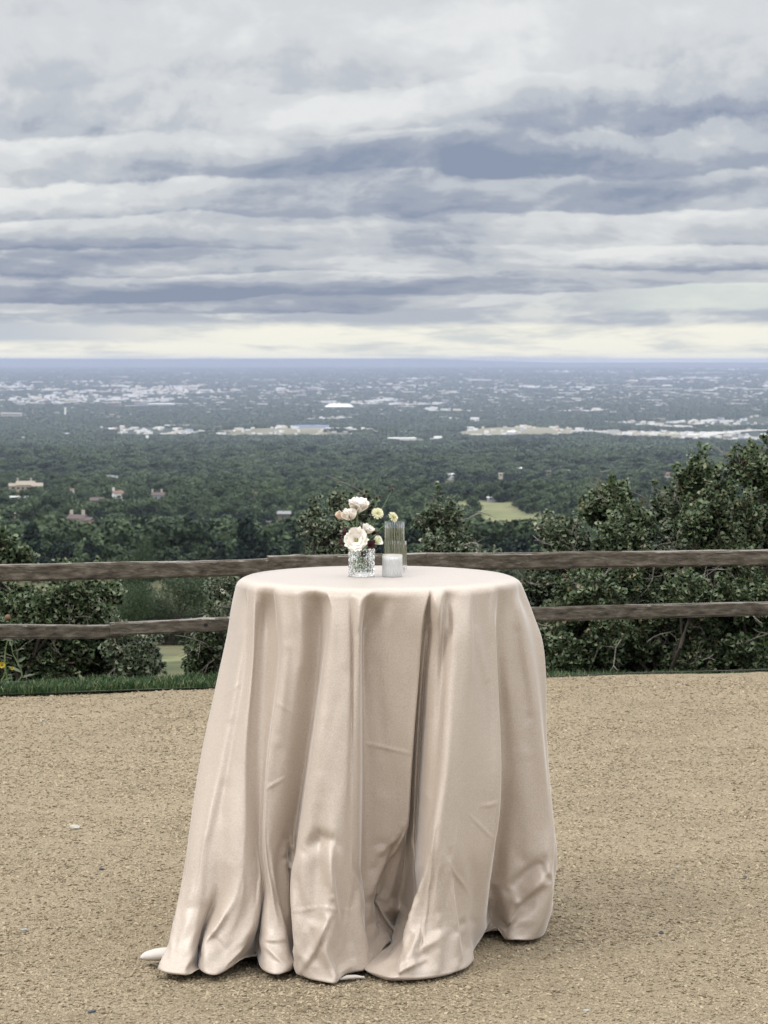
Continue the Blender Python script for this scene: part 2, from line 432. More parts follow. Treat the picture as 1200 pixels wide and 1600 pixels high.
q0 = (ii * nc + jj).ravel()
gravel = obj('gravel_terrace', vv, np.stack([q0, q0 + 1, q0 + nc + 1, q0 + nc], -1), GV.m, smooth=True)
tag(gravel, 'tan crushed gravel terrace under the draped table', kind='structure')
back_ = obj('terrace_ground', [(-40, -40, -.02), (40, -40, -.02), (40, 2.3, -.02), (-40, 2.3, -.02)], [(0, 1, 2, 3)], GV.m)
tag(back_, 'tan gravel ground behind the camera', kind='structure')
def grav_z(x, y):
    return (fbm(x * 1.1, y * 3.0, 40, 4) - .5) * .034 + (fbm(x * 9, y * 14, 44, 3) - .5) * .010 - .004

# geometry nodes scatter of real meshes -----------------------------------------
def scatter(name, pts, scales, rots, idx, protos, label, seed_attr=True):
    me = bpy.data.meshes.new(name); me.vertices.add(len(pts)); me.vertices.foreach_set('co', pts.astype(np.float32).ravel())
    for nm, ty, arr in (('sc', 'FLOAT_VECTOR', scales), ('ro', 'FLOAT_VECTOR', rots)):
        a = me.attributes.new(nm, ty, 'POINT'); a.data.foreach_set('vector', arr.astype(np.float32).ravel())
    a = me.attributes.new('ix', 'INT', 'POINT'); a.data.foreach_set('value', idx.astype(np.int32))
    o = bpy.data.objects.new(name, me); COL.objects.link(o)
    ng = bpy.data.node_groups.new(name + '_nodes', 'GeometryNodeTree')
    ng.interface.new_socket('Geometry', in_out='INPUT', socket_type='NodeSocketGeometry')
    ng.interface.new_socket('Geometry', in_out='OUTPUT', socket_type='NodeSocketGeometry')
    N, L = ng.nodes, ng.links
    gi, go = N.new('NodeGroupInput'), N.new('NodeGroupOutput')
    iop = N.new('GeometryNodeInstanceOnPoints'); jn = N.new('GeometryNodeJoinGeometry')
    for p in protos:
        oi = N.new('GeometryNodeObjectInfo'); oi.inputs['Object'].default_value = p; oi.inputs['As Instance'].default_value = True
        oi.transform_space = 'ORIGINAL'; L.new(oi.outputs['Geometry'], jn.inputs[0])
    def attr(nm, ty):
        n = N.new('GeometryNodeInputNamedAttribute'); n.data_type = ty; n.inputs[0].default_value = nm; return n.outputs[0]
    L.new(gi.outputs[0], iop.inputs['Points']); L.new(jn.outputs[0], iop.inputs['Instance'])
    iop.inputs['Pick Instance'].default_value = True
    L.new(attr('ix', 'INT'), iop.inputs['Instance Index'])
    e2r = N.new('FunctionNodeEulerToRotation'); L.new(attr('ro', 'FLOAT_VECTOR'), e2r.inputs[0]); L.new(e2r.outputs[0], iop.inputs['Rotation'])
    L.new(attr('sc', 'FLOAT_VECTOR'), iop.inputs['Scale']); L.new(iop.outputs[0], go.inputs[0])
    md = o.modifiers.new('scatter', 'NODES'); md.node_group = ng
    tag(o, label, kind='stuff'); return o

def stone_mesh(n, seed, mat, size=1.0, sub=1, sq=(1, 1, .65)):
    bm = bmesh.new(); bmesh.ops.create_icosphere(bm, subdivisions=sub, radius=size)
    rr = random.Random(seed)
    for v in bm.verts:
        k = 1 + rr.uniform(-.28, .28); v.co = Vector((v.co.x * k * sq[0], v.co.y * k * sq[1], v.co.z * k * sq[2]))
    return bobj(n, bm, mat)
def stone_mat(name, a, b):
    m = Mat(name); r = m.rand()
    m.set(Base_Color=m.mix(.35, m.ramp(r, [(0, a), (1, b)]), m.ramp(m.noise(60), [(.3, a), (.7, b)])), Roughness=.85, Specular_IOR_Level=.25); return m.m
tan_st = stone_mat('tan_stone', (.12, .093, .057), (.44, .355, .24))
# single stones that show on the gravel
STONES = [(118, 1293, .016, 'pale', 'pale stone lying loose on the gravel left of the tablecloth, larger than the rest'),
          (66, 1127, .010, 'grey', 'small grey stone on the gravel near the grass at far left'),
          (100, 1288, .007, 'grey', 'small grey stone just left of the pale stone on the gravel'),
          (158, 1352, .009, 'dark', 'small dark stone on the gravel between the pale stone and the tablecloth hem'),
          (38, 1457, .010, 'grey', 'small grey green stone at the left border, level with the white cloth tail'),
          (143, 1575, .008, 'dark', 'dark stone in the lower left corner of the gravel'),
          (1033, 1454, .009, 'dark', 'dark blue grey stone on the gravel right of the tablecloth hem'),
          (1165, 1366, .008, 'dark', 'small dark stone on the gravel near the right border'),
          (1058, 1350, .007, 'grey', 'small grey chip on the gravel to the right of the tablecloth'),
          (917, 1580, .007, 'grey', 'small grey chip on the gravel in front of the cloth at bottom right')]
scol = {'pale': stone_mat('pale_stone', (.36, .34, .29), (.46, .44, .38)), 'grey': stone_mat('grey_stone', (.22, .22, .19), (.33, .33, .29)),
        'dark': stone_mat('dark_stone', (.05, .055, .065), (.09, .09, .1))}
for i, (x_, y_, r_, k_, lb) in enumerate(STONES):
    d = ray(x_, y_); t = -EYE / d.z; p = Vector((d.x * t, d.y * t, 0))
    s_ = stone_mesh('stone', 50 + i, scol[k_], 1.0, 2, (1.35, .9, .55)); s_.scale = (r_, r_, r_)
    s_.location = (p.x, p.y, float(grav_z(p.x, p.y)) + r_ * .3); s_.rotation_euler = (0, .1, i * .7)
    tag(s_, lb, 'stone')
peb = [stone_mesh('pebble', 7 + k, tan_st, 1.0, 1) for k in range(3)]
for k, p_ in enumerate(peb):
    p_.scale = (.0055,) * 3; dd_ = ray((300, 880, 960)[k], (1570, 1560, 1300)[k]); t = -EYE / dd_.z
    p_.location = (dd_.x * t, dd_.y * t, float(grav_z(dd_.x * t, dd_.y * t)) + .002)
    tag(p_, ('rounded tan pebble in the gravel in front of the left hem', 'tan pebble in the gravel in front of the right hem', 'tan pebble on the gravel right of the cloth')[k], 'pebble')
NP_ = 210000
py_ = 5.4 + (rng.random(NP_) ** 1.35) * 7.9; px_ = (rng.random(NP_) * 2 - 1) * (.35 + py_ * .185)
ok = py_ < edge_y(px_) + .02; px_, py_ = px_[ok], py_[ok]; n_ = len(px_)
dens_ = fbm(px_ * 1.6, py_ * 5, 61, 3); keep = rng.random(n_) < np.clip((dens_ - .20) * 2.4, .5, 1); px_, py_ = px_[keep], py_[keep]; n_ = len(px_)
sz = .0019 + .0034 * rng.random(n_) ** 2.2; sz = sz * (1 + (py_ - 5.4) * .04)
sz[rng.random(n_) < .003] *= 1.7
scatter('loose_gravel', np.stack([px_, py_, grav_z(px_, py_) + sz * .25], -1), np.stack([sz * (1 + rng.random(n_)), sz, sz], -1),
        rng.random((n_, 3)) * np.array([.6, .6, 6.28]), rng.integers(0, 3, n_), peb, 'loose tan gravel grains over the terrace')
# ================================================================== TREES OF THE VALLEY
def crown_mat(name, a, b, c):
    m = Mat(name); r = m.rand(); i = m.island()
    base = m.ramp(r, [(0, a), (.5, b), (1, c)])
    gp = m.n.new('ShaderNodeNewGeometry').outputs['Position']; patch = m.noise(.011, 4, .6, vec=gp)
    base = m.mix(m.ramp(patch, [(.40, (0, 0, 0)), (.62, (1, 1, 1))]), m.mix(.55, base, a), m.mix(.45, base, tuple(v * 1.5 for v in c)))
    col = m.mix(.45, base, m.ramp(i, [(0, tuple(v * .55 for v in a)), (.5, b), (1, tuple(min(1, v * 1.5) for v in c))]))
    m.set(Base_Color=col, Roughness=.7, Specular_IOR_Level=.2); return m.m
m_oak = crown_mat('oak_foliage', (.014, .026, .013), (.032, .054, .025), (.080, .112, .048))
m_pine = crown_mat('pine_foliage', (.007, .014, .010), (.013, .025, .016), (.028, .045, .027))
m_scrub = crown_mat('scrub_foliage', (.022, .037, .020), (.040, .061, .031), (.092, .114, .058))
m_bark = flat('bark', (.07, .055, .042), .9, .3, 8)
def leafquads(rs, cen, rad, n, size, squash=1.0):
    """n small leaf clumps spread through a lobe, most of them near its surface"""
    d = rs.normal(size=(n, 3)); d /= np.linalg.norm(d, axis=1)[:, None]
    r = rs.random(n) ** .4
    p = np.array(cen) + d * r[:, None] * np.array(rad)
    a = rs.normal(size=(n, 3)); a -= (a * d).sum(1)[:, None] * d * .75; a /= np.linalg.norm(a, axis=1)[:, None]
    b = np.cross(a, d + rs.normal(size=(n, 3)) * .5); b /= np.linalg.norm(b, axis=1)[:, None]
    s = size * (.6 + .8 * rs.random(n))[:, None]
    v = np.stack([p - a * s, p - b * s * .6 + d * s * .2, p + a * s, p + b * s * .6 + d * s * .2], 1).reshape(-1, 3)
    f = np.arange(n * 4).reshape(-1, 4); return v, f
def tree_proto(name, kind, seed, n, label, detail=1.0, fine=1.0):
    """unit tree: height 1; crown and trunk are separate meshes"""
    rs = np.random.default_rng(seed); V, Fc, k = [], [], 0
    t = MB()
    if kind == 'pine':
        t.tube([(0, 0, -.05), (.005, 0, .4), (0, .01, .93)], [.022, .015, .004], 6)
        lv = 11
        for i in range(lv):
            z = .16 + .80 * i / lv; rr = .27 * (1 - (z - .1) / .95) ** .8 + .02
            for j in range(6):
                w = 2 * math.pi * (j / 6 + rs.random() * .12) + i * 1.1; q = rr * (.7 + .5 * rs.random())
                c_ = (math.cos(w) * q * .62, math.sin(w) * q * .62, z + rs.normal() * .015)
                v, f = leafquads(rs, c_, (q * .5, q * .5, .045), max(3, n // (lv * 6)), .035 * fine)
                V.append(v); Fc.append(f + k); k += len(v)
                if detail > .5 and j % 2 == 0: t.tube([(0, 0, z - .01), c_], [.006, .002], 4, False)
    else:
        lobes = 9 if kind == 'oak' else 7
        t.tube([(0, 0, -.08), (.01, .01, .2), (.02, -.01, .5)], [.035, .026, .012], 6)
        w0 = .40 if kind == 'oak' else .55
        for i in range(lobes):
            w = i * 2.4 + rs.random(); h = .28 + .52 * ((i * .37) % 1.0); q = w0 * .55 * math.sqrt(max(.05, 1 - (2 * (h - .45)) ** 2)) * (.6 + .5 * rs.random())
            c_ = (math.cos(w) * q, math.sin(w) * q, h); r0 = (.17 + .09 * rs.random()) * (1.1 if kind != 'oak' else 1)
            v, f = leafquads(rs, c_, (r0 * 1.15, r0 * 1.15, r0 * .85), n // lobes, .045 * fine)
            V.append(v); Fc.append(f + k); k += len(v)
            if detail > .5: t.tube([(.01, .0, .15), (c_[0] * .5, c_[1] * .5, h * .7), c_], [.016, .010, .003], 4, False)
    mt = {'pine': m_pine, 'oak': m_oak, 'scrub': m_scrub}[kind]
    root = empty(name, (0, 0, 0))
    cr_ = obj('crown', np.concatenate(V), np.concatenate(Fc), mt, root)
    tk_ = t.build('trunk', m_bark, root)
    root['proto_label'] = label
    return root
PROTO = {}
T1 = tree_proto('oak_tree', 'oak', 1, 1500, ''); T2 = tree_proto('oak_tree', 'oak', 2, 1500, '')
T3 = tree_proto('scrub_oak', 'scrub', 3, 1300, ''); T4 = tree_proto('pine_tree', 'pine', 4, 2000, '')
T5 = tree_proto('pine_tree', 'pine', 5, 1600, ''); T6 = tree_proto('scrub_oak', 'scrub', 6, 1100, '')
TREES = [T1, T2, T3, T6, T4, T5]
GRP = {'oak_tree': 'oak trees on the near hillside', 'scrub_oak': 'scrub oaks on the near hillside', 'pine_tree': 'pines on the near hillside'}
LBL = {'oak_tree': 'rounded green oak among the dense trees of the hillside below', 'scrub_oak': 'low spreading scrub oak among the dense trees of the hillside below',
       'pine_tree': 'dark pointed pine among the dense trees of the hillside below'}
for t_ in TREES:
    del t_['proto_label']; tag(t_, LBL[t_.name.split('.')[0]], 'tree', GRP[t_.name.split('.')[0]])

# houses first, so that no tree grows through them (built below)
HOUSE_AT = []
def clear_of_houses(x, y):
    m = np.ones(x.shape, bool)
    for hx, hy, hr, front in HOUSE_AT:
        q = ((x - hx) / hr) ** 2 + ((y - hy) / hr) ** 2
        m &= q > 1
        m &= ~((np.abs(x - hx * y / hy) < hr * .9) & (y < hy) & (y > hy - front))   # clearing on the downhill side
    return m

# ------------------------------------------------------------------ houses of the hillside
def wallmat(n, c): return flat(n, c, .85, .1, .6)
M_w = {'white': wallmat('white_stucco', (.72, .71, .68)), 'tan': wallmat('tan_stucco', (.36, .30, .22)), 'cream': wallmat('cream_stucco', (.46, .42, .34)),
       'grey': wallmat('grey_siding', (.30, .30, .31)), 'brown': wallmat('brown_siding', (.13, .11, .09))}
def roofmat(n, c):
    m = Mat(n); w = m.noise(4, 3)
    m.set(Base_Color=m.ramp(w, [(.3, tuple(v * .8 for v in c)), (.7, tuple(v * 1.2 for v in c))]), Roughness=.85); return m.m
M_r = {'red': roofmat('red_tile_roof', (.20, .105, .08)), 'dark': roofmat('dark_shingle_roof', (.09, .065, .06)), 'white': roofmat('white_roof', (.62, .62, .62)),
       'grey': roofmat('grey_shingle_roof', (.20, .20, .20)), 'slate': roofmat('blue_grey_roof', (.13, .14, .20)), 'blue': roofmat('blue_roof', (.2, .27, .45)), 'tan': roofmat('tan_roof', (.27, .23, .18))}
g_ = Mat('window_glass'); g_.set(Base_Color=(.03, .035, .045), Roughness=.1); M_glass_dark = g_.m
def house(x, y, wpx, wall, roof, label, rz=.15, h=1.0, wings=1, chim=1, storey=1, flat_roof=False, seed=0, lift=4.4):
    rr = random.Random(seed or int(x * 7 + y)); p = land(x, y)
    D = p.y; W = wpx / F * D * 1.02; h = h * 1.1; dp = W * .5; H = (2.7 if storey == 1 else 5.2) * h
    HOUSE_AT.append((p.x, p.y, W * .60, 190 + W))
    root = empty('house', (p.x, p.y, p.z + lift), rz); tag(root, label, 'house')
    def L(mb, nm, m, par=root, smooth=False): return mb.build(nm, m, par, smooth)
    bodies = [(0, 0, W * .6, dp, H)]
    if wings: bodies.append((W * .40, -dp * .25, W * .34, dp * .8, H * .82))
    if wings > 1: bodies.append((-W * .40, dp * .05, W * .28, dp * .7, H * .8))
    for bx, by, bw, bd, bh in bodies:
        b = MB(); b.box((bx, by, bh / 2 - 3.5), (bw, bd, bh + 7)); wl = L(b, 'wall', M_w[wall])
        r_ = MB()
        if flat_roof: r_.box((bx, by, bh + .18), (bw + .9, bd + .9, .36))
        else: r_.gable((bx, by, bh + .002), (bw + .8, bd + 1.0, bd * .26))
        rf = L(r_, 'roof', M_r[roof])
        n = max(1, int(bw / 3.2))
        for s in range(storey if bh > 4 else 1):
            for i in range(n):
                wx = bx - bw / 2 + bw * (i + .5) / n; w_ = MB(); w_.box((wx, by - bd / 2 - .02, 1.5 + s * 2.6), (min(1.9, bw / n * .6), .08, 1.25))
                L(w_, 'window', M_glass_dark, wl)
        w_ = MB(); w_.box((bx + bw / 2 + .02, by, 1.5), (.08, bd * .35, 1.2)); L(w_, 'window', M_glass_dark, wl)
    for i in range(chim):
        c_ = MB(); cx_ = (-W * .26, W * .18, -W * .05)[i % 3]; c_.box((cx_, dp * .1, H * .5 + dp * .16 + .6), (1.2, .9, H + dp * .32 + 1.6))
        c_.box((cx_, dp * .1, H + dp * .32 + 1.47), (1.4, 1.1, .15)); L(c_, 'chimney', M_w['cream' if wall != 'white' else 'white'])
    return root
house(40, 775, 46, 'tan', 'tan', 'large tan house with two pale chimneys and tan roof at the left border', .1, 1.25, 2, 2, 1)
house(28, 797, 44, 'white', 'white', 'low white roofed house at the left border, below the large tan house', -.05, 1, 1, 0, 1, True)
house(152, 802, 34, 'brown', 'dark', 'long low house with dark roof just left of the white balconied house', .05, 1, 1, 0, 1)
house(184, 800, 24, 'white', 'red', 'white balconied house with red tile roof and terrace', .35, 1.1, 1, 1, 2)
house(122, 838, 44, 'tan', 'dark', 'tan gabled house with dark brown roof, lowest on the left slope', -.25, 1.15, 1, 2, 1)
house(247, 792, 32, 'grey', 'dark', 'grey house with white chimney between the pines, right of the white balconied house', .2, 1.1, 1, 2, 1)
house(113, 797, 9, 'white', 'red', 'narrow white house front between trees, left of the long dark roofed house', 0, 1.3, 0, 0, 2)
house(396, 790, 24, 'brown', 'red', 'small brown house with red roof half hidden in trees, left of the flowers', .1, 1, 1, 0, 1)
house(444, 826, 32, 'brown', 'grey', 'brown house with wide grey roof below the trees, left of the flower vase', .0, 1, 0, 0, 1)
house(171, 757, 22, 'white', 'grey', 'pale roofed house high in the trees above the white balconied house', .1, 1, 1, 0, 1)
house(704, 750, 18, 'white', 'white', 'white roofed house on the wooded slope right above the ribbed glass', .3, .8, 1, 0, 1, lift=3)
house(742, 781, 13, 'grey', 'blue', 'small house with blue roof beside the meadow right of the glasses', .0, .7, 0, 0, 1, lift=1.2)
house(766, 785, 15, 'grey', 'white', 'low house with white roof beside the meadow, right of the blue roofed one', .1, .6, 1, 0, 1, lift=1.2)
house(782, 751, 10, 'cream', 'tan', 'tiny cream house in trees, upper right of the blue roofed house', .1, 1, 0, 0, 1)
house(811, 742, 14, 'white', 'white', 'small white house left of the big right hand shrubs', .1, 1, 0, 0, 1)
house(856, 747, 12, 'tan', 'tan', 'small tan house in the trees left of the shrub tops', .1, 1, 0, 0, 1)
house(885, 746, 16, 'grey', 'grey', 'grey house in the trees just left of the rounded shrub top', .1, 1, 1, 0, 1)
house(978, 722, 14, 'cream', 'grey', 'cream house in dark trees above the rounded shrub top', .1, 1, 1, 0, 1)
house(901, 714, 10, 'white', 'grey', 'tiny white house on the far edge of the wood above the right shrubs', .1, 1, 0, 0, 1)
house(1160, 712, 32, 'cream', 'red', 'cream house with red roof showing through the tallest shrub at the right', .1, 1, 1, 0, 1)
house(1045, 752, 18, 'cream', 'red', 'house with reddish roof seen between the two right shrubs', .1, 1, 0, 0, 1)
house(20, 828, 14, 'tan', 'tan', 'small tan house partly hidden by the shrub at the left border', .1, 1, 0, 0, 1)
house(152, 880, 30, 'grey', 'slate', 'house with blue grey roof just above the upper rail at left', .1, 1, 0, 0, 1)
house(90, 752, 8, 'cream', 'tan', 'tiny cream house above the large tan house', .1, 1.2, 0, 0, 1)
house(330, 775, 12, 'cream', 'grey', 'small cream house hidden in woods in the middle of the left slope', .1, 1, 0, 0, 1)
house(420, 843, 10, 'grey', 'dark', 'tiny dark roofed house below the brown one left of the flowers', .1, 1, 0, 0, 1)

# ------------------------------------------------------------------ the wood itself
def place(n, y0, y1, power, spread=.25):
    y = y0 * (y1 / y0) ** (rng.random(n) ** power); x = (rng.random(n) * 2 - 1) * (12 + y * spread)
    return x, y
def heights(kind, x, y):
    base = np.array([5.6, 6.2, 3.6, 3.0, 9.5, 8.0])[kind]
    return base * (.55 + .95 * rng.random(len(x)) ** 1.6)
# near trees, one by one
xs_, ys_ = place(5200, 430, 1150, .9, .20)
vis = (np.abs(xs_) < 8 + ys_ * .165) & (open_mask(xs_, ys_) < .3) & clear_of_houses(xs_, ys_)
xs_, ys_ = xs_[vis], ys_[vis]
order = np.argsort(ys_); keepx, keepy = [], []
for i in order:
    if len(keepx) >= 290: break
    if all((xs_[i] - a) ** 2 + (ys_[i] - b) ** 2 > 20 for a, b in zip(keepx[-80:], keepy[-80:])): keepx.append(xs_[i]); keepy.append(ys_[i])
NEAR_END = max(keepy)
kx, ky = np.array(keepx), np.array(keepy)
kinds = rng.choice(6, len(kx), p=[.2, .18, .2, .16, .14, .12]); hs = heights(kinds, kx, ky); kz = ground_z(kx, ky)
used = set()
for i in range(len(kx)):
    src = TREES[kinds[i]]
    o = src if kinds[i] not in used else copy_tree(src)
    used.add(kinds[i])
    o.location = (kx[i], ky[i], kz[i] - .1); o.rotation_euler = (0, 0, random.uniform(0, 6.28)); w = random.uniform(.85, 1.2)
    o.scale = (hs[i] * w, hs[i] * w, hs[i])
crowns = [t_.children[0] for t_ in TREES]
# the rest of the wood, as one mass
xs_, ys_ = place(260000, 300, 6200, .86, .42)
xs_, ys_ = xs_, ys_
pr = rng.random(len(xs_))
zone = fbm(xs_ / 260, ys_ / 420, 71, 3)
keep = (open_mask(xs_, ys_) < .35 + .3 * (pr - .5)) & clear_of_houses(xs_, ys_) & (pr < np.clip(.25 + zone * .9, .2, 1)) & ~((ys_ > 4100) & (zone < .60))
keep &= ~((ys_ < NEAR_END) & (np.abs(xs_) < 8 + ys_ * .165))
xs_, ys_, zone = xs_[keep], ys_[keep], zone[keep]
pz = np.clip((fbm(xs_ / 150, ys_ / 260, 77, 3) - .35) * 3, .05, .95)        # pines grow in patches
isp = rng.random(len(xs_)) < pz * .55
kind = np.where(isp, rng.integers(4, 6, len(xs_)), rng.integers(0, 4, len(xs_)))
hh_ = heights(kind, xs_, ys_) * np.clip(ys_ / 2600, 1.0, 1.6) * 1.05
sc_ = np.stack([hh_ * np.clip(ys_ / 1300, 1.1, 2.1), hh_ * np.clip(ys_ / 1300, 1.1, 2.1), hh_], -1)
ro_ = np.zeros((len(xs_), 3)); ro_[:, 2] = rng.random(len(xs_)) * 6.28
# join order is reversed by the node, so the indices are turned round
def wood(name, x, y, k, sc, ro, protos, label):
    return scatter(name, np.stack([x, y, ground_z(x, y) - .3], -1), sc, ro, k, protos, label)
wood('woodland', xs_, ys_, kind, sc_, ro_, crowns, 'dense dark green wood covering the hillside down to the city')

# scattered groves of the city plain: low-detail crowns in clumps, thinning with distance
def grove(seed, n):
    rs = np.random.default_rng(seed); V, Fc, k = [], [], 0
    for i in range(9):
        c_ = (rs.normal() * .9, rs.normal() * .7, .45 + rs.random() * .15); r0 = .34 + .2 * rs.random()
        v, f = leafquads(rs, c_, (r0 * 1.3, r0 * 1.3, r0), n // 9, .22); V.append(v); Fc.append(f + k); k += len(v)
    return np.concatenate(V), np.concatenate(Fc)
GROVES = []
for k_, (gx_, gy_) in enumerate(((330, 640), (900, 655), (640, 668))):
    v, f = grove(90 + k_, 270); p = land(gx_, gy_)
    o = obj('tree_clump', v, f, m_oak); o.location = (p.x, p.y, p.z - .5); o.scale = (14, 14, 11); GROVES.append(o)
    tag(o, ('clump of trees on the plain just left of the white dome', 'clump of trees on the plain above the right shrubs', 'clump of trees on the plain below and right of the white dome')[k_], 'trees')
xs_, ys_ = place(170000, 4200, 36000, .84, .38)
zz_ = fbm(xs_ / 1500, ys_ / 2600, 81, 4); z2 = fbm(xs_ / 300, ys_ / 900, 84, 3)
keep = (zz_ * .5 + z2 * .5 > .43) & (open_mask(xs_, ys_) < .4); xs_, ys_ = xs_[keep], ys_[keep]; n_ = len(xs_)
s_ = (9 + 9 * rng.random(n_)) * np.clip(ys_ / 9000, .8, 3.2)
sc_ = np.stack([s_ * 1.6, s_ * 1.2, (7 + 5 * rng.random(n_)) * np.clip(ys_ / 14000, 1, 1.8)], -1); ro_ = np.zeros((n_, 3)); ro_[:, 2] = rng.random(n_) * 6.28
scatter('city_trees', np.stack([xs_, ys_, ground_z(xs_, ys_) - 1], -1), sc_, ro_, rng.integers(0, 3, n_), GROVES, 'tree cover between the far streets of the valley city')

# ------------------------------------------------------------------ buildings of the plain
m_ = Mat('city_white_wall'); m_.set(Base_Color=(.78, .77, .74), Roughness=.8); CW = m_.m
def cmat(n, c):
    m = Mat(n); m.set(Base_Color=m.mix(m.rand(), tuple(v * .8 for v in c), tuple(min(.9, v * 1.15) for v in c)), Roughness=.8); return m.m
CM = {'white': cmat('pale_building', (.55, .54, .52)), 'tan': cmat('tan_building', (.50, .44, .36)), 'brick': cmat('brick_building', (.30, .20, .17)),
      'grey': cmat('grey_building', (.36, .37, .40)), 'roof': cmat('pale_roof', (.62, .60, .57)), 'dark': cmat('dark_roof', (.16, .15, .16)), 'blue': cmat('blue_metal_roof', (.20, .32, .60))}
M_win = flat('building_window_band', (.05, .055, .07), .3, .1, 1)
def building(x, y, wpx, hpx, wall, roof, label, group=None, dpx=.6, bands=0, pitched=False, rz=None):
    p = land(x, y); k = p.y / F; W, H = wpx * k, hpx * k; dp = W * dpx
    root = empty('building', (p.x, p.y, p.z), rz if rz is not None else random.uniform(-.35, .35)); tag(root, label, 'building', group)
    b = MB(); b.box((0, 0, H / 2 - 3), (W, dp, H + 6)); b.build('wall', CM[wall], root)
    b = MB()
    if pitched: b.gable((0, 0, H + .02), (W * 1.04, dp * 1.04, H * .5))
    else: b.box((0, 0, H + H * .04 + .01), (W * 1.02, dp * 1.02, H * .08))
    b.build('roof', CM[roof], root)
    for i in range(bands):
        b = MB(); b.box((0, -dp / 2 - .1, H * (i + .6) / (bands + .2)), (W * .92, .4, H * .32 / bands)); b.build('window_band', M_win, root)
    return root
building(178, 637, 20, 7, 'brick', 'grey', 'brick and glass office block, leftmost of the large row left of the dome', bands=2, rz=0)
building(206, 638, 22, 4, 'tan', 'roof', 'low tan block between the brick office and the grey towers', rz=.1)
building(213, 638, 6, 8, 'grey', 'grey', 'first narrow grey tower beside the wide white roofed hall', bands=2, rz=0)
building(223, 638, 15, 8, 'grey', 'grey', 'wide grey tower immediately left of the white roofed hall', bands=3, rz=0)
building(252, 636, 40, 5, 'white', 'white', 'broad white roofed hall right of the grey tower on the plain', rz=.05, dpx=1.5)
building(280, 634, 24, 3, 'white', 'white', 'long thin white building ending the row right of the broad white hall', rz=-.1)
building(18, 654, 32, 8, 'tan', 'roof', 'wide tan block at the left border beyond the wood', bands=2, rz=.1)
building(4, 652, 10, 7, 'brick', 'brick', 'brick block cut by the left border on the plain', bands=1, rz=0)
building(52, 652, 26, 2.5, 'white', 'white', 'thin white shed with long roof right of the wide tan block', rz=0)
building(89, 650, 7, 6, 'grey', 'grey', 'small grey block beside the white silo', rz=0)
building(154, 690, 18, 4.5, 'white', 'white', 'bright white building at the far edge of the wood on the left', rz=.2, bands=1)
building(230, 691, 4, 7, 'white', 'white', 'narrow white church like tower at the far edge of the wood', pitched=True, rz=.3, dpx=1)
building(133, 657, 12, 3, 'tan', 'roof', 'small tan building right of the silo', rz=0)
building(410, 636, 16, 5, 'tan', 'roof', 'tan building standing alone left of the dome', bands=1, rz=.1)
building(288, 668, 60, 3.5, 'white', 'roof', 'very long pale warehouse at the foot of the bare tan hill', rz=.08)
building(312, 687, 52, 3, 'grey', 'roof', 'long grey roofed warehouse in front of the bare hill', rz=.0)
building(384, 705, 34, 4, 'white', 'white', 'white roofed building at the wood edge left of centre', rz=.1)
building(488, 669, 52, 4, 'grey', 'blue', 'long building with faint blue roof below the white dome', rz=.05)
building(530, 673, 42, 4, 'white', 'roof', 'long pale shed just below the blue roofed building', rz=.05)
building(573, 692, 12, 4, 'white', 'white', 'small white block left of the wide pale depot near the wood', rz=.05)
building(628, 691, 42, 6, 'white', 'roof', 'wide pale depot at the wood edge above the flowers', rz=.1, dpx=.9)
building(684, 689, 12, 5, 'white', 'white', 'bright white gabled building right of the wide pale depot', pitched=True, rz=.2)
building(652, 676, 16, 4, 'white', 'white', 'white box building above the wide pale depot', rz=0)
building(695, 619, 12, 5, 'tan', 'roof', 'tan block in the row right of the dome', rz=0)
building(640, 616, 18, 4, 'white', 'white', 'white building in the row above and right of the dome', rz=0)
building(704, 617, 14, 4, 'tan', 'tan', 'cream box at the end of the row right of the dome', rz=0)
building(696, 629, 12, 4, 'grey', 'blue', 'building with bright blue roof right of the dome', rz=0)
building(633, 638, 34, 3, 'tan', 'roof', 'long tan building right of the dome at the same height', rz=0)
building(907, 679, 30, 5, 'white', 'white', 'white depot at the left end of the pale strip above the right shrubs', rz=.1)
building(958, 678, 18, 5, 'white', 'roof', 'second pale depot on the strip above the right shrubs', rz=.1)
building(1068, 670, 26, 4, 'white', 'roof', 'pale building at the right end of the strip above the shrubs', rz=.1)
building(1085, 637, 56, 2.5, 'white', 'roof', 'thin long pale building on the right of the plain', rz=.03)
building(1027, 657, 24, 3, 'brick', 'tan', 'reddish long building on the right of the plain', rz=.03)
for i, (x_, y_, w_) in enumerate(((795, 612, 28), (885, 617, 26), (1000, 607, 44), (1040, 611, 50), (1090, 613, 40), (1140, 609, 46), (1180, 611, 36), (938, 605, 26), (1112, 585, 44), (1085, 586, 36))):
    building(x_, y_, w_, 3.2, 'white', 'roof', 'pale store in the long bright row on the far right of the plain', 'pale stores of the long bright row at right', rz=0)
# white silo
p = land(102, 651); k = p.y / F
root = empty('silo', p); tag(root, 'slender white silo tower on the plain at left', 'silo')
b = MB(); b.tube([(0, 0, -2), (0, 0, 13.5 * k)], 1.6 * k, 16); b.build('shaft', CW, root)
b = MB(); b.tube([(0, 0, 13.5 * k), (0, 0, 14.2 * k), (0, 0, 14.6 * k)], [1.75 * k, 1.5 * k, .2 * k], 16); b.build('cap', CW, root)
p = land(51, 650); k = p.y / F
root = empty('chimney_stack', p); tag(root, 'thin brick chimney stack left of the white silo', 'chimney')
b = MB(); b.tube([(0, 0, -2), (0, 0, 10 * k)], [1.2 * k, .8 * k], 12); b.build('stack', CM['brick'], root)
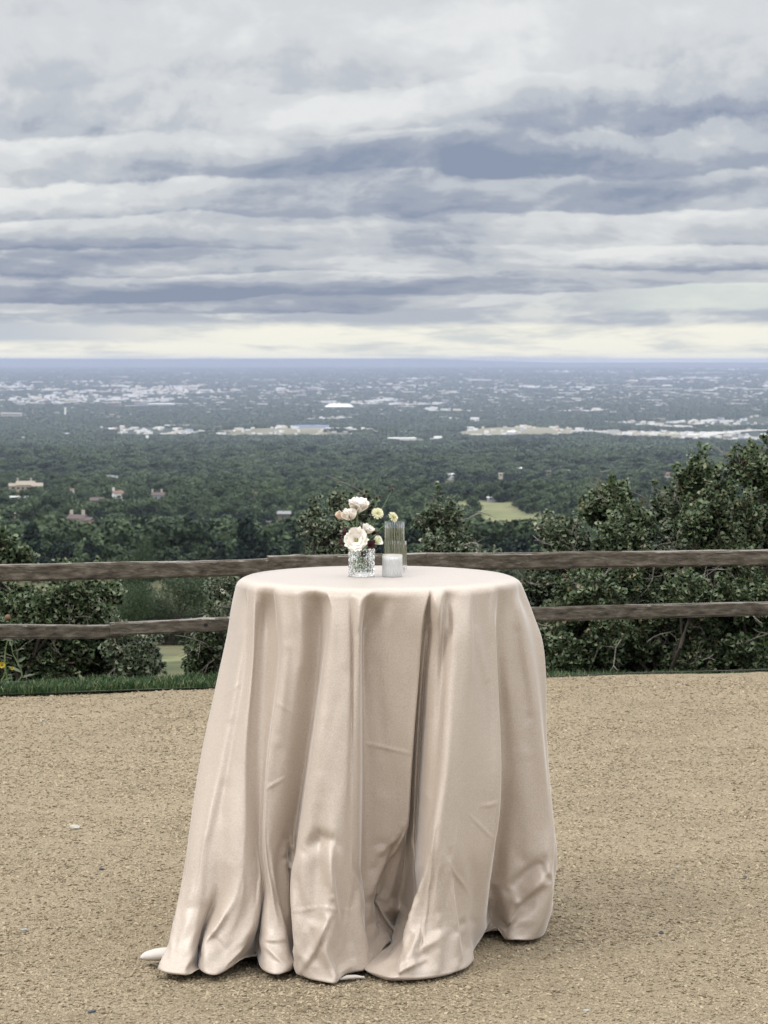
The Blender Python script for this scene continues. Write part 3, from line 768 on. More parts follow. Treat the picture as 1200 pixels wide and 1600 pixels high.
# white domed arena
p = land(530, 639); k = p.y / F
root = empty('domed_arena', p); tag(root, 'wide white domed arena standing out on the plain', 'arena')
v, f, NR, NA = [], [], 10, 48
for i in range(NR + 1):
    a_ = i / NR * math.pi / 2
    for j in range(NA):
        w = 2 * math.pi * j / NA; q = math.cos(a_) ** .8 * 23.5 * k
        v.append((q * math.cos(w), q * math.sin(w), 2.0 * k + math.sin(a_) * 6.0 * k))
for i in range(NR):
    for j in range(NA): f.append((i * NA + j, i * NA + (j + 1) % NA, (i + 1) * NA + (j + 1) % NA, (i + 1) * NA + j))
obj('dome', v, f, CW, root, True)
b = MB(); b.tube([(0, 0, -2), (0, 0, 2.1 * k)], 22.6 * k, 48); b.build('wall', CM['white'], root)
for j in range(9):
    w = math.pi * (1.12 + .76 * j / 8); b = MB(); b.box((math.cos(w) * 22.9 * k, math.sin(w) * 22.9 * k, .9 * k), (1.6 * k, 1.6 * k, 1.3 * k), w); b.build('entrance', M_win, root)
# many further buildings: the largest one by one, the rest as one mass
protos = []
for i, (w_, r_, pt) in enumerate((('white', 'roof', False), ('tan', 'roof', False), ('white', 'white', True), ('brick', 'grey', False), ('grey', 'roof', False), ('tan', 'tan', True))):
    root = empty('far_building', (0, 0, 0)); b = MB(); b.box((0, 0, .3), (1, 1, 1.4)); b.build('wall', CM[w_], root)
    b = MB(); (b.gable((0, 0, 1.002), (1.05, 1.05, .5)) if pt else b.box((0, 0, 1.05), (1.03, 1.03, .1))); b.build('roof', CM[r_], root)
    tag(root, 'small far building among the trees of the valley city', 'building', 'small far buildings of the valley city'); protos.append(root)
bx_, by_ = place(58000, 4600, 36000, .88, .32)
zb = fbm(bx_ / 1500, by_ / 2600, 81, 4); st_ = fbm(bx_ / 2600, by_ / 700, 95, 3)
keep = (st_ > .58) & (rng.random(len(bx_)) < .15) | (rng.random(len(bx_)) < .28)
bx_, by_, st_ = bx_[keep], by_[keep], st_[keep]
n_ = len(bx_); W_ = (9 + 26 * rng.random(n_) ** 3.5) * np.clip(by_ / 9000, .8, 2.6); H_ = (4 + 5 * rng.random(n_) ** 2) * np.clip(by_ / 9000, .9, 2.2)
size_ = W_ / by_; vis_ = np.abs(bx_) < by_ * .165; idx = np.argsort(-np.where(vis_, size_, 0))
first = set()
for i in idx[:230]:
    k_ = rng.choice(6, p=[.34, .2, .2, .06, .1, .1]); o = protos[k_] if k_ not in first else copy_tree(protos[k_]); first.add(k_)
    o.location = (bx_[i], by_[i], float(ground_z(bx_[i], by_[i])) - .5); o.scale = (W_[i], W_[i] * random.uniform(.4, .8), H_[i]); o.rotation_euler = (0, 0, random.uniform(-.5, .5))
V, Fc, MI, k = [], [], [], 0
box = np.array([(-.5, -.5, -.4), (.5, -.5, -.4), (.5, .5, -.4), (-.5, .5, -.4), (-.5, -.5, 1), (.5, -.5, 1), (.5, .5, 1), (-.5, .5, 1)])
bf = np.array([(4, 5, 6, 7), (0, 1, 5, 4), (1, 2, 6, 5), (2, 3, 7, 6), (3, 0, 4, 7)])
rest = idx[230:]; ang = rng.uniform(-.5, .5, len(rest))
bz = ground_z(bx_[rest], by_[rest])
for q_, i in enumerate(rest):
    c_, s_ = math.cos(ang[q_]), math.sin(ang[q_]); b_ = box * np.array([W_[i], W_[i] * .6, H_[i]])
    V.append(np.stack([b_[:, 0] * c_ - b_[:, 1] * s_ + bx_[i], b_[:, 0] * s_ + b_[:, 1] * c_ + by_[i], b_[:, 2] + bz[q_]], -1)); Fc.append(bf + k); k += 8
    MI += [int(rng.choice(5, p=[.4, .26, .2, .04, .1]))] * 5
o = obj('far_city', np.concatenate(V), np.concatenate(Fc), [CM['white'], CM['tan'], CM['roof'], CM['brick'], CM['grey']])
o.data.polygons.foreach_set('material_index', np.array(MI, np.int32)); tag(o, 'countless tiny pale buildings of the far city', kind='stuff')
# pale road bending through the plain on the right
pts = [land(x_, y_) for x_, y_ in ((1075, 686), (1100, 681), (1130, 677), (1165, 675), (1215, 674))]
v, f = [], []
for i, p in enumerate(pts):
    n_ = (pts[min(i + 1, 4)] - pts[max(i - 1, 0)]); n_ = Vector((-n_.y, n_.x, 0)).normalized() * 45
    v += [p + n_ + Vector((0, 0, 4)), p - n_ + Vector((0, 0, 4))]
for i in range(4): f.append((2 * i, 2 * i + 2, 2 * i + 3, 2 * i + 1))
tag(obj('road', v, f, flat('pale_road', (.42, .40, .36), .9, .1, .01)), 'pale road curving across the plain at right', kind='structure')
pts = [land(x_, y_) for x_, y_ in ((868, 792), (864, 782), (861, 772), (863, 765))]
v, f = [], []
for i, p in enumerate(pts):
    v += [p + Vector((-3.5, 0, .5)), p + Vector((3.5, 0, .5))]
for i in range(3): f.append((2 * i, 2 * i + 1, 2 * i + 3, 2 * i + 2))
tag(obj('lane', v, f, flat('grey_lane', (.36, .36, .38), .9, .1, .1)), 'grey lane climbing through trees left of the shrubs', kind='structure')

# ------------------------------------------------------------------ air
hv = bpy.data.materials.new('haze_air'); hv.use_nodes = True; hn = hv.node_tree.nodes; hn.clear()
pv = hn.new('ShaderNodeVolumePrincipled'); pv.inputs['Color'].default_value = (.56, .625, .81, 1); pv.inputs['Density'].default_value = 3.8e-5
pv.inputs['Anisotropy'].default_value = 0.0
ho = hn.new('ShaderNodeOutputMaterial'); hv.node_tree.links.new(pv.outputs[0], ho.inputs['Volume'])
b = MB(); b.box((0, 24950, -124), (84000, 50250, 280)); hz_ = b.build('haze', hv)
tag(hz_, 'thin blue haze over the valley', kind='stuff')
# ================================================================== GRASS STRIP
m = Mat('grass_blade'); i_ = m.island()
m.set(Base_Color=m.ramp(i_, [(0, (.018, .048, .015)), (.5, (.034, .074, .026)), (.86, (.085, .125, .048)), (1, (.26, .24, .12))]), Roughness=.55, Specular_IOR_Level=.3)
NB = 32000
gx = rng.uniform(-3.2, 3.2, NB); wid = .36 + .10 * fbm(gx * 1.5, gx * 0, 12, 3)
t_ = rng.random(NB); t_[:5000] = rng.random(5000) ** 2 * .15
gy = edge_y(gx) + (fbm(gx * 2.2, gx * 0 + 1, 33, 3) - .5) * .07 - .02 + t_ * wid
gz = ground_z(gx, gy)
a = rng.random(NB) * 6.283; hgt = (.024 + .028 * rng.random(NB)) * (.35 + 1.4 * fbm(gx * 5, gy * 7, 13, 3)); lean = rng.random(NB) * .75
w = .0022 + .0015 * rng.random(NB)
ca, sa = np.cos(a), np.sin(a); b2 = rng.random(NB) * 6.283
lx, ly = np.cos(b2) * lean * hgt, np.sin(b2) * lean * hgt
P0 = np.stack([gx - ca * w, gy - sa * w, gz], -1); P1 = np.stack([gx + ca * w, gy + sa * w, gz], -1)
P2 = np.stack([gx + lx * .4 + ca * w * .8, gy + ly * .4 + sa * w * .8, gz + hgt * .6], -1); P3 = np.stack([gx + lx * .4 - ca * w * .8, gy + ly * .4 - sa * w * .8, gz + hgt * .6], -1)
P4 = np.stack([gx + lx, gy + ly, gz + hgt], -1)
V = np.stack([P0, P1, P2, P3, P3, P2, P4, P4], 1)      # a quad and a tip
V = V[:, :7].reshape(-1, 3); n7 = np.arange(NB) * 7
Fq = np.concatenate([np.stack([n7, n7 + 1, n7 + 2, n7 + 3], -1), np.stack([n7 + 3, n7 + 2, n7 + 6, n7 + 6], -1)])
Fl = [tuple(q) if q[2] != q[3] else tuple(q[:3]) for q in Fq.tolist()]
go_ = obj('grass', V.tolist(), Fl, m.m); tag(go_, 'short green grass edging the gravel terrace below the fence', kind='stuff')
turf = Mat('turf_soil'); turf.set(Base_Color=turf.ramp(turf.noise(30, 5), [(.35, (.02, .035, .014)), (.7, (.06, .06, .03))]), Roughness=.95)
us_ = np.linspace(-6, 6, 121); v = []
for r_ in (0, .25, .5, .75, 1.0):
    for x_ in us_: y_ = float(edge_y(x_)) - .03 + r_ * .62; v.append((x_, y_, float(ground_z(x_, y_)) + (.012 if y_ < 15 else 0)))
f = [(r_ * 121 + i, r_ * 121 + i + 1, (r_ + 1) * 121 + i + 1, (r_ + 1) * 121 + i) for r_ in range(4) for i in range(120)]
tag(obj('turf', v, f, turf.m, None, True), 'soil of the grass strip', kind='structure')
# thin dark edging between gravel and grass
mb = MB(); mb.tube([(x_, float(edge_y(x_) + (fbm(x_ * 2.2, 1.0, 33, 3) - .5) * .07) - .015, .006) for x_ in np.linspace(-4, 4, 120)], .0035, 6)
tag(mb.build('lawn_edging', flat('edging_metal', (.05, .045, .04), .7)), 'thin dark edging between gravel and grass', 'edging')

# ================================================================== FENCE
WD = Mat('weathered_wood')
gr = WD.noise(1, 6, .65, vec=WD.map((1.5, 42, 42))); gr2 = WD.noise(1, 4, .6, vec=WD.map((3.5, 90, 90)))
col = WD.ramp(gr, [(.30, (.028, .023, .017)), (.46, (.080, .066, .050)), (.60, (.135, .114, .090)), (.78, (.25, .22, .18))])
col = WD.mix(WD.ramp(gr2, [(.60, (0, 0, 0)), (.72, (.6, .6, .6))]), col, (.25, .225, .20))
geo_ = WD.n.new('ShaderNodeNewGeometry'); sp_ = WD.n.new('ShaderNodeSeparateXYZ'); WD.l.new(geo_.outputs['Normal'], sp_.inputs[0])
WD.set(Base_Color=col, Roughness=.85, Specular_IOR_Level=.2); WD.bump(WD.math('ADD', gr, WD.math('MULTIPLY', gr2, .5)), .7, .01)
WT = Mat('silvered_wood'); g3 = WT.noise(1, 6, .65, vec=WT.map((1.4, 40, 40)))
WT.set(Base_Color=WT.ramp(g3, [(.3, (.09, .075, .062)), (.55, (.22, .195, .17)), (.75, (.36, .33, .29))]), Roughness=.9); WT.bump(g3, .6, .006)
# the fence line, a little beyond the grass and running away to the right like the terrace edge
def fence_y(x): return float(edge_y(x)) + .62
def rail(par, x0, y0, x1, y1, seed, th0, th1, label=None, knots=(), off=0.0, sag=.0):
    """a split rail between two picture points; th in metres; real beam with rough edges"""
    def pt(x, y):
        D = fence_y(0)
        for _ in range(4): D = fence_y(at(x, y, D).x)
        return at(x, y, D + off)
    A, B = pt(x0, y0), pt(x1, y1); L_ = (B - A).length; n = max(40, int(L_ / .025)); rr = np.random.default_rng(seed)
    d = (B - A).normalized(); up = Vector((0, 0, 1)); nb = d.cross(up).normalized()
    V, Fc = [], []
    prof = [(-.5, -.40), (-.42, -.5), (.42, -.5), (.5, -.36), (.5, .40), (.40, .5), (-.36, .5), (-.5, .42)]
    prof2 = []
    for i in range(8):
        a_, b_ = prof[i], prof[(i + 1) % 8]
        for q in (0, .5): prof2.append((a_[0] + (b_[0] - a_[0]) * q, a_[1] + (b_[1] - a_[1]) * q))
    K = len(prof2)
    for i in range(n + 1):
        t = i / n; c = A + d * (L_ * t); th = th0 + (th1 - th0) * t
        s = t * L_
        wob = (float(fbm(s * .8, seed, seed, 3)) - .5) * .035; c = c + up * (wob - sag * math.sin(math.pi * t)) + nb * (float(fbm(s * .9, seed + 5, seed, 2)) - .5) * .02
        for j, (px, pz) in enumerate(prof2):
            e = 1 + (float(vnoise(s * 3.5, j * 1.7, seed)) - .5) * .10 + (float(vnoise(s * 14, j * .9, seed + 3)) - .5) * .045
            bulge = 0
            for kx in knots: bulge += .10 * math.exp(-((s - kx * L_) / .035) ** 2) * (pz > 0)
            V.append(c + nb * (px * th * .8 * e) + up * (pz * th * (e + bulge)))
    Fc = [(i * K + j, (i + 1) * K + j, (i + 1) * K + (j + 1) % K, i * K + (j + 1) % K) for i in range(n) for j in range(K)]
    Fc += [tuple(range(K)), tuple(n * K + j for j in reversed(range(K)))]
    o = obj('rail', V, Fc, [WD.m, WT.m], par, False)
    for p in o.data.polygons:
        if p.normal.z > .75 and vnoise(np.array(p.center.x * 9.), np.array(p.center.y * 3.), 4) > .25: p.material_index = 1
    if label: o['label'] = label
    for kx in knots:
        c = A + d * (L_ * kx); fr = -nb if nb.y > 0 else nb
        mb = MB(); c2 = c + fr * (th0 * .40)
        ring = [c2 + d * (math.cos(w) * .017) + up * (math.sin(w) * .013) for w in np.linspace(0, 6.283, 13)[:-1]]
        ring2 = [c2 + fr * .006 + d * (math.cos(w) * .010) + up * (math.sin(w) * .008) for w in np.linspace(0, 6.283, 13)[:-1]]
        mb.add(ring + ring2, [(q, (q + 1) % 12, 12 + (q + 1) % 12, 12 + q) for q in range(12)] + [tuple(12 + q for q in range(12))])
        mb.build('knot', flat('dark_knot', (.012, .010, .009), .9), o)
    return o
fence = empty('split_rail_fence', (0, fence_y(0), 0)); tag(fence, 'weathered brown split rail fence with two rails beyond the gravel terrace', 'fence')
fence.location = (0, 0, 0)
rail(fence, -300, 901, 420, 883.5, 3, .094, .088)
rail(fence, 418, 883, 668, 877, 4, .086, .086, knots=(.18,))
rail(fence, 664, 876, 1480, 868, 5, .094, .090, label='upper right rail, lighter and straighter')
rail(fence, -300, 990, 186, 984, 8, .085, .070)
rail(fence, 172, 980, 480, 971, 9, .068, .080, knots=(.475,), off=-.025, label='lower rail length with a dark knot hole')
rail(fence, 470, 968, 780, 962, 10, .074, .074)
rail(fence, 770, 959, 1480, 949, 11, .080, .078)
for x_ in (668, -240, 1440):
    D = fence_y(at(x_, 950, 14).x) + .07; p = at(x_, 885, D); gz_ = float(ground_z(p.x, D)); mb = MB()
    for q in range(1): mb.tube([(p.x, D, gz_ - .4), (p.x + .004, D, (gz_ + p.z) / 2), (p.x, D, p.z)], [.062, .058, .055], 10)
    mb.build('post', WD.m, fence)

# ================================================================== SHRUBS BEHIND THE FENCE
def leafmat(name, stops, rough=.42):
    m = Mat(name); i_ = m.island(); m.set(Base_Color=m.ramp(i_, stops), Roughness=rough, Specular_IOR_Level=.3)
    tr = m.n.new('ShaderNodeBsdfTranslucent'); mx = m.n.new('ShaderNodeMixShader'); mx.inputs[0].default_value = .22
    m.l.new(m.ramp(i_, [(p, tuple(min(1, v * 1.6) for v in c)) for p, c in stops]), tr.inputs[0])
    m.l.new(m.p.outputs[0], mx.inputs[1]); m.l.new(tr.outputs[0], mx.inputs[2]); m.l.new(mx.outputs[0], m.out.inputs['Surface']); return m.m
LG = leafmat('oak_leaf', [(0, (.044, .066, .032)), (.35, (.082, .115, .056)), (.7, (.130, .165, .084)), (.95, (.20, .225, .13)), (.975, (.22, .20, .10)), (.993, (.22, .14, .08)), (1, (.30, .27, .20))])
LG2 = leafmat('grey_oak_leaf', [(0, (.054, .074, .042)), (.4, (.098, .126, .072)), (.8, (.165, .190, .118)), (.95, (.25, .265, .18)), (1, (.32, .29, .2))])
LGT = leafmat('light_leaf', [(0, (.05, .11, .03)), (.6, (.09, .18, .05)), (1, (.14, .24, .07))])
m_twig = flat('grey_twig', (.20, .175, .15), .9, .35, 20); m_stem = flat('shrub_stem', (.055, .043, .035), .9, .3, 20)
# gambel oak leaf: lobed outline along +x, gently folded
LO = [(0, 0), (.24, .26), (.38, .15), (.56, .42), (.68, .22), (.84, .26), (1.0, .0)]
def leaf_shape():
    v = [(x, y, .10 * abs(y) * 1.6 - .12 * x * x) for x, y in LO] + [(x, -y, .10 * abs(y) * 1.6 - .12 * x * x) for x, y in LO[1:-1]]
    mid = [(.30, 0, -.02), (.62, 0, -.05)]; v += mid; a_, b_ = len(v) - 2, len(v) - 1
    top = list(range(0, 7)); bot = [0] + list(range(7, 12)) + [6]
    f = []
    for s, ch in ((1, top), (-1, bot)):
        for i in range(6):
            m_ = a_ if i < 3 else b_
            f.append((ch[i], ch[i + 1], m_) if s < 0 else (ch[i + 1], ch[i], m_))
        f.append((ch[3], a_, b_) if s < 0 else (a_, ch[3], b_))
    return np.array(v), np.array([q for q in f])
LV, LF = leaf_shape()
def leaves(pos, direc, size, rs, LVx=None, LFx=None):
    LVx = LV if LVx is None else LVx; LFx = LF if LFx is None else LFx
    n = len(pos); d = direc / np.linalg.norm(direc, axis=1)[:, None]
    r = rs.normal(size=(n, 3)) * .55 + np.array([0, -.25, .75]); nrm = r - (r * d).sum(1)[:, None] * d; nrm /= np.linalg.norm(nrm, axis=1)[:, None]
    b = np.cross(nrm, d); s = size[:, None, None]
    V = pos[:, None, :] + s * (LVx[None, :, 0:1] * d[:, None] + LVx[None, :, 1:2] * b[:, None] + LVx[None, :, 2:3] * nrm[:, None])
    Fc = LFx[None] + (np.arange(n) * len(LVx))[:, None, None]
    return V.reshape(-1, 3), Fc.reshape(-1, LFx.shape[1])
def shrub(name, label, cx, top, half, D, n, seed, mat=LG, size=.07, airy=.0, bot=None, dead=6, depth=.5, lobes=9, ntop=.35):
    """a shrub standing at distance D whose crown spans cx +- half (picture units) up to height 'top'"""
    rs = np.random.default_rng(seed); c = at(cx, top, D); ht = c.z; X = c.x; hw = half / F * D
    g = float(ground_z(X, D)) if bot is None else at(cx, bot, D).z
    H = ht - g; root = empty(name, (X, D, g)); tag(root, label, 'shrub'); n = int(n * 2.8); size = size * .65
    # lobes: clumps of foliage piled from the ground to the top
    LB = []; lobes = int(lobes * 1.5)
    for i in range(lobes):
        if i == 0: q, h = rs.normal() * .12, 1 - .16
        else: h = .06 + .80 * ((i * .618) % 1.0); q = rs.uniform(-1, 1) * math.sqrt(max(0.10, 1 - max(0, (h - .40) / .62) ** 2)) * .80
        r0 = max(hw * (.26 + .18 * rs.random()), .10) * (1 - .25 * h)
        LB.append(np.array([q * hw, rs.uniform(-1, 1) * depth * .55, min(h * H, H - r0 * .8), r0]))
    st, tw = MB(), MB(); pos, dr = [], []
    base_ = [np.array([rs.uniform(-.3, .3) * hw, rs.uniform(-.15, .15), -.05]) for _ in range(4)]
    for li, lb in enumerate(LB):
        b0 = base_[li % 4]; c0 = lb[:3]; mid = (b0 + c0) / 2 + rs.normal(size=3) * .07
        st.tube([b0, mid, c0], [.016, .011, .006], 5, False)
        nt = max(6, int(n / lobes / 7))
        for k in range(nt):
            d = rs.normal(size=3); d /= np.linalg.norm(d); d[2] = d[2] * .8 + .25
            ln = lb[3] * (.45 + .75 * rs.random() ** .6); e = c0 + d * ln * np.array([1, .9, 1])
            if rs.random() < ntop * .25: e = e + np.array([0, 0, .10 * rs.random()])
            if e[2] < .03: e[2] = .03 + rs.random() * .1
            s_ = c0 + (e - c0) * .15; mm = (s_ + e) / 2 + rs.normal(size=3) * .02
            st.tube([s_, mm, e], [.0045, .003, .0016], 3, False)
            m_ = 6 + int(rs.random() * 4)
            tt = rs.random(m_) * .45 + .58; tt[:3] = 1
            pp = s_ + (e - s_) * tt[:, None] + rs.normal(size=(m_, 3)) * .007
            dd = (e - s_) / np.linalg.norm(e - s_) * .55 + rs.normal(size=(m_, 3)) * .75
            pos.append(pp); dr.append(dd)
    for k in range(int(lobes * 1.3)):               # upright leafy shoots that break the outline
        lb = LB[rs.integers(len(LB))]
        if lb[2] < .45 * H: continue
        s_ = lb[:3] + np.array([rs.uniform(-.8, .8) * lb[3], rs.uniform(-.5, .3) * lb[3], lb[3] * .5]); ln = .05 + .15 * rs.random() ** 1.5
        top_ = s_ + np.array([rs.normal() * .05, rs.normal() * .03, ln]); st.tube([s_ - np.array([0, 0, .1]), (s_ + top_) / 2, top_], [.004, .003, .0015], 3, False)
        m_ = int(7 + ln * 60); tt = rs.random(m_) ** .8; pp = s_ + (top_ - s_) * tt[:, None] + rs.normal(size=(m_, 3)) * .010
        pos.append(pp); dr.append(np.array([0, 0, .55]) + rs.normal(size=(m_, 3)) * .6)
    pos, dr = np.concatenate(pos), np.concatenate(dr)
    V, Fc = leaves(pos, dr, size * (.55 + .75 * rs.random(len(pos))), rs)
    fo = obj('foliage', V, Fc, mat, root); tag(fo, kind='stuff')
    st.build('stem', m_stem, root)
    for k in range(dead):                           # bare grey twigs that stick out
        lb = LB[rs.integers(len(LB))]; s_ = lb[:3] + rs.normal(size=3) * .05 + np.array([0, -lb[3] * .7, 0]); d = rs.normal(size=3); d[1] = -abs(d[1]) * .4; d /= np.linalg.norm(d)
        ln = .12 + .25 * rs.random(); pts = [s_]
        for q in range(4): d = d + rs.normal(size=3) * .28; d /= np.linalg.norm(d); pts.append(pts[-1] + d * ln / 4)
        tw.tube(pts, [.0045, .004, .003, .0022, .0012], 4, False)
        for q in (1, 2, 3):
            d2 = d + rs.normal(size=3) * .8; d2 /= np.linalg.norm(d2); tw.tube([pts[q], pts[q] + d2 * ln * .22, pts[q] + d2 * ln * .40 + rs.normal(size=3) * .015], [.0026, .002, .001], 4, False)
    if dead: tag(tw.build('dead_twigs', m_twig, root), kind='stuff')
    return root
S = shrub
S('gambel_oak', 'tallest gambel oak shrub at the right border, rising high above the upper rail', 1160, 672, 105, 15.9, 5200, 1, dead=14, size=.075, lobes=16)
S('gambel_oak', 'narrow gambel oak with a pointed top just left of the tallest shrub', 1092, 690, 42, 15.5, 2000, 21, dead=6, lobes=8)
S('gambel_oak', 'rounded gambel oak right of the table, its top level with the far wood edge', 965, 722, 68, 15.7, 3800, 2, dead=14, lobes=13)
S('gambel_oak', 'gambel oak filling the gap between the two tall shrubs at right', 1035, 748, 62, 15.6, 3400, 3, dead=12, mat=LG2, lobes=12)
S('gambel_oak', 'gambel oak just in front of the tall shrubs above the upper rail at right', 1125, 745, 80, 15.3, 2600, 18, dead=10, lobes=12)
S('gambel_oak', 'low dense gambel oak standing against the upper rail under the rounded one', 960, 800, 60, 15.2, 2300, 19, dead=12, lobes=11)
S('gambel_oak', 'low gambel oak with bare twigs at its left shoulder, right beside the cloth', 875, 795, 58, 15.4, 3200, 4, dead=18, mat=LG2, lobes=12)
S('gambel_oak', 'dark dense gambel oak between the two rails directly right of the table', 900, 905, 75, 14.9, 2600, 5, dead=10, lobes=11)
S('gambel_oak', 'dense gambel oak behind the lower rail under the tall shrubs', 1050, 900, 90, 14.95, 3000, 6, dead=22, lobes=12)
S('gambel_oak', 'dense gambel oak low at the right border behind the fence', 1185, 895, 70, 15.0, 2300, 7, dead=8, lobes=10)
S('gambel_oak', 'airy young gambel oak right behind the ribbed glasses', 705, 760, 62, 15.8, 1900, 8, mat=LG2, size=.066, dead=6, lobes=12)
S('gambel_oak', 'airy gambel oak rising behind the flower vase', 540, 745, 55, 15.8, 1700, 9, mat=LG2, size=.066, dead=6, lobes=11)
S('gambel_oak', 'thin gambel oak shoot left of the flowers', 492, 772, 24, 15.6, 520, 10, mat=LG2, size=.06, dead=2, lobes=7)
S('gambel_oak', 'low gambel oak filling the foot of the airy shrub behind the glasses', 690, 815, 60, 15.4, 1300, 41, mat=LG2, size=.062, dead=4, lobes=9)
S('gambel_oak', 'low gambel oak filling the foot of the shrub behind the vase', 520, 815, 55, 15.4, 1200, 42, mat=LG2, size=.062, dead=4, lobes=9)
S('gambel_oak', 'small gambel oak seen low between the airy shrub and the meadow', 757, 848, 30, 15.3, 800, 11, mat=LG2, size=.062, dead=5, lobes=8)
S('gambel_oak', 'gambel oak rising above the upper rail at the left border', 5, 812, 48, 15.2, 1800, 12, size=.08, dead=10, lobes=10)
S('gambel_oak', 'wide gambel oak at the left with leafy top between the rails', 100, 900, 88, 14.8, 3800, 13, size=.075, dead=16, lobes=14)
S('gambel_oak', 'low gambel oak below the lower rail at left, next to the grassy gap', 190, 990, 48, 14.6, 1500, 14, size=.068, dead=10, mat=LG2, lobes=9)
S('gambel_oak', 'small dark gambel oak beside the left edge of the cloth', 338, 978, 34, 14.9, 1000, 15, size=.062, dead=8, lobes=8)
S('gambel_oak', 'slender gambel oak shoot rising between the rails left of the cloth', 352, 893, 20, 14.9, 480, 16, size=.06, dead=2, mat=LG2, lobes=6, bot=1060)
S('gambel_oak', 'gambel oak mass low behind the fence at the left border', 40, 935, 70, 14.6, 2400, 17, size=.075, dead=14, lobes=10)
for k_, (x_, t_, h_, D_, lb_) in enumerate(((-95, 840, 80, 15.2, 'gambel oak beyond the left border, next to the shrub at the fence'), (-230, 800, 90, 15.6, 'tall gambel oak well beyond the left border behind the fence'),
        (-370, 880, 90, 15.0, 'low gambel oak far beyond the left border behind the fence'), (1330, 720, 100, 16.2, 'gambel oak beyond the right border, next to the tallest shrub'), (1480, 780, 100, 16.0, 'wide gambel oak well beyond the right border'),
        (1620, 830, 90, 15.8, 'low gambel oak far beyond the right border'), (420, 930, 55, 15.0, 'low gambel oak hidden behind the left part of the tablecloth'), (520, 920, 60, 15.0, 'gambel oak hidden behind the middle of the tablecloth'), (650, 925, 60, 15.0, 'gambel oak hidden behind the right part of the tablecloth'), (770, 915, 55, 15.0, 'gambel oak hidden behind the right edge of the tablecloth'))):
    S('gambel_oak', lb_, x_, t_, h_, D_, 1500, 60 + k_, dead=3, lobes=8)
# larger trees a short way down the slope
def slope_tree(x, top, half, D, kind, seed, n, label, fine):
    t = tree_proto('scrub_oak_tree' if kind != 'pine' else 'pine_tree', kind, seed, n, '', fine=fine); del t['proto_label']
    c = at(x, top, D); g = float(ground_z(c.x, D)); H = c.z - g + .3; w = half / F * D / .42
    t.location = (c.x, D, g - .2 - .16 * H); t.scale = (w, w, H / .98); tag(t, label, 'tree'); return t
slope_tree(262, 842, 80, 105, 'scrub', 31, 36000, 'broad dark tree below the slope seen between the rails at left', .17)
slope_tree(200, 872, 46, 95, 'oak', 32, 20000, 'dark round tree left of the broad tree behind the upper rail', .19)
slope_tree(335, 872, 55, 110, 'oak', 33, 20000, 'mid green round tree right of the broad dark tree, left of the cloth', .18)
slope_tree(405, 868, 60, 170, 'oak', 34, 14000, 'spreading tree down the slope left of the table top', .22)
slope_tree(85, 868, 28, 140, 'scrub', 35, 9000, 'low round tree above the upper rail right of the left border shrub', .22)
slope_tree(215, 815, 30, 300, 'oak', 36, 9000, 'tall lighter green tree standing above the broad dark tree', .28)
slope_tree(470, 885, 50, 130, 'scrub', 37, 14000, 'low tree right of the spreading tree, below the flowers', .2)

# ------------------------------------------------------------------ wild plants at the fence
def plant(name, label, x, y0, top, D, seed, leafm, nl, lsize, sway=.05, flower=None):
    rs = np.random.default_rng(seed); c = at(x, top, D); g = float(ground_z(c.x, D)); root = empty(name, (c.x, D, g)); H = c.z - g; tag(root, label, 'plant')
    pts = [np.array([0, 0, 0.])]
    for k in range(1, 7): pts.append(np.array([sway * math.sin(k * .8 + seed), 0, H * k / 6]))
    mb = MB(); mb.tube(pts, [.006, .0055, .005, .004, .003, .0025, .0015], 5); mb.build('stem', flat('plant_stem', (.14, .17, .07), .7), root)
    if nl:
        tt = np.linspace(.12, .98, nl); pos = np.array([pts[int(t * 5.99)] * (1 - (t * 6) % 1) + pts[min(6, int(t * 5.99) + 1)] * ((t * 6) % 1) for t in tt])
        dr = np.stack([np.cos(np.arange(nl) * 2.4), np.sin(np.arange(nl) * 2.4) * .7 - .2, np.full(nl, .35)], -1)
        lv = np.array([(0, 0, 0), (.3, .14, .02), (.65, .12, .0), (1, 0, -.1), (.65, -.12, .0), (.3, -.14, .02)]); lf = np.array([(0, 1, 2, 3), (0, 3, 4, 5)])
        V, Fc = leaves(pos, dr, lsize * (.6 + .6 * rs.random(nl)), rs, lv, lf)
        per = len(lv)
        for k in range(nl):
            obj('leaf', V[k * per:(k + 1) * per], lf.copy(), leafm, root)
    return root, [Vector(p) for p in pts], H
yel = flat('yellow_petal', (.62, .46, .02), .6); brn = flat('dry_seed_head', (.16, .09, .05), .9)
def daisy(root, c, r, mat, n=11):
    mb = MB()
    for k in range(n):
        a0 = 2 * math.pi * k / n; d = Vector((math.cos(a0), -.35, math.sin(a0))); s_ = Vector((-math.sin(a0), 0, math.cos(a0))) * r * .2
        mb.add([c + d * r * .2, c + d * r * .65 + s_, c + d * r, c + d * r * .65 - s_], [(0, 1, 2, 3)])
    mb.build('petals', mat, root)
    bm = bmesh.new(); bmesh.ops.create_icosphere(bm, subdivisions=2, radius=r * .3)
    o = bobj('disc', bm, brn, root, True); o.location = c + Vector((0, -.004, 0)); return o
r1, p1, H1 = plant('sunflower_plant', 'tall bare stalk with a round brown seed head at the left border', 12, 1060, 965, 14.15, 3, LG2, 5, .05, .02)
bm = bmesh.new(); bmesh.ops.create_icosphere(bm, subdivisions=2, radius=.019); so = bobj('seed_head', bm, brn, r1, True); so.location = (0, 0, H1)
r2, p2, H2 = plant('sunflower_plant', 'wild plant with two yellow flowers at the left border under the lower rail', 4, 1070, 1038, 14.1, 5, LGT, 6, .07, .015)
daisy(r2, Vector((0, -.02, H2)), .022, yel); daisy(r2, Vector((.06, -.02, H2 - .02)), .012, yel)
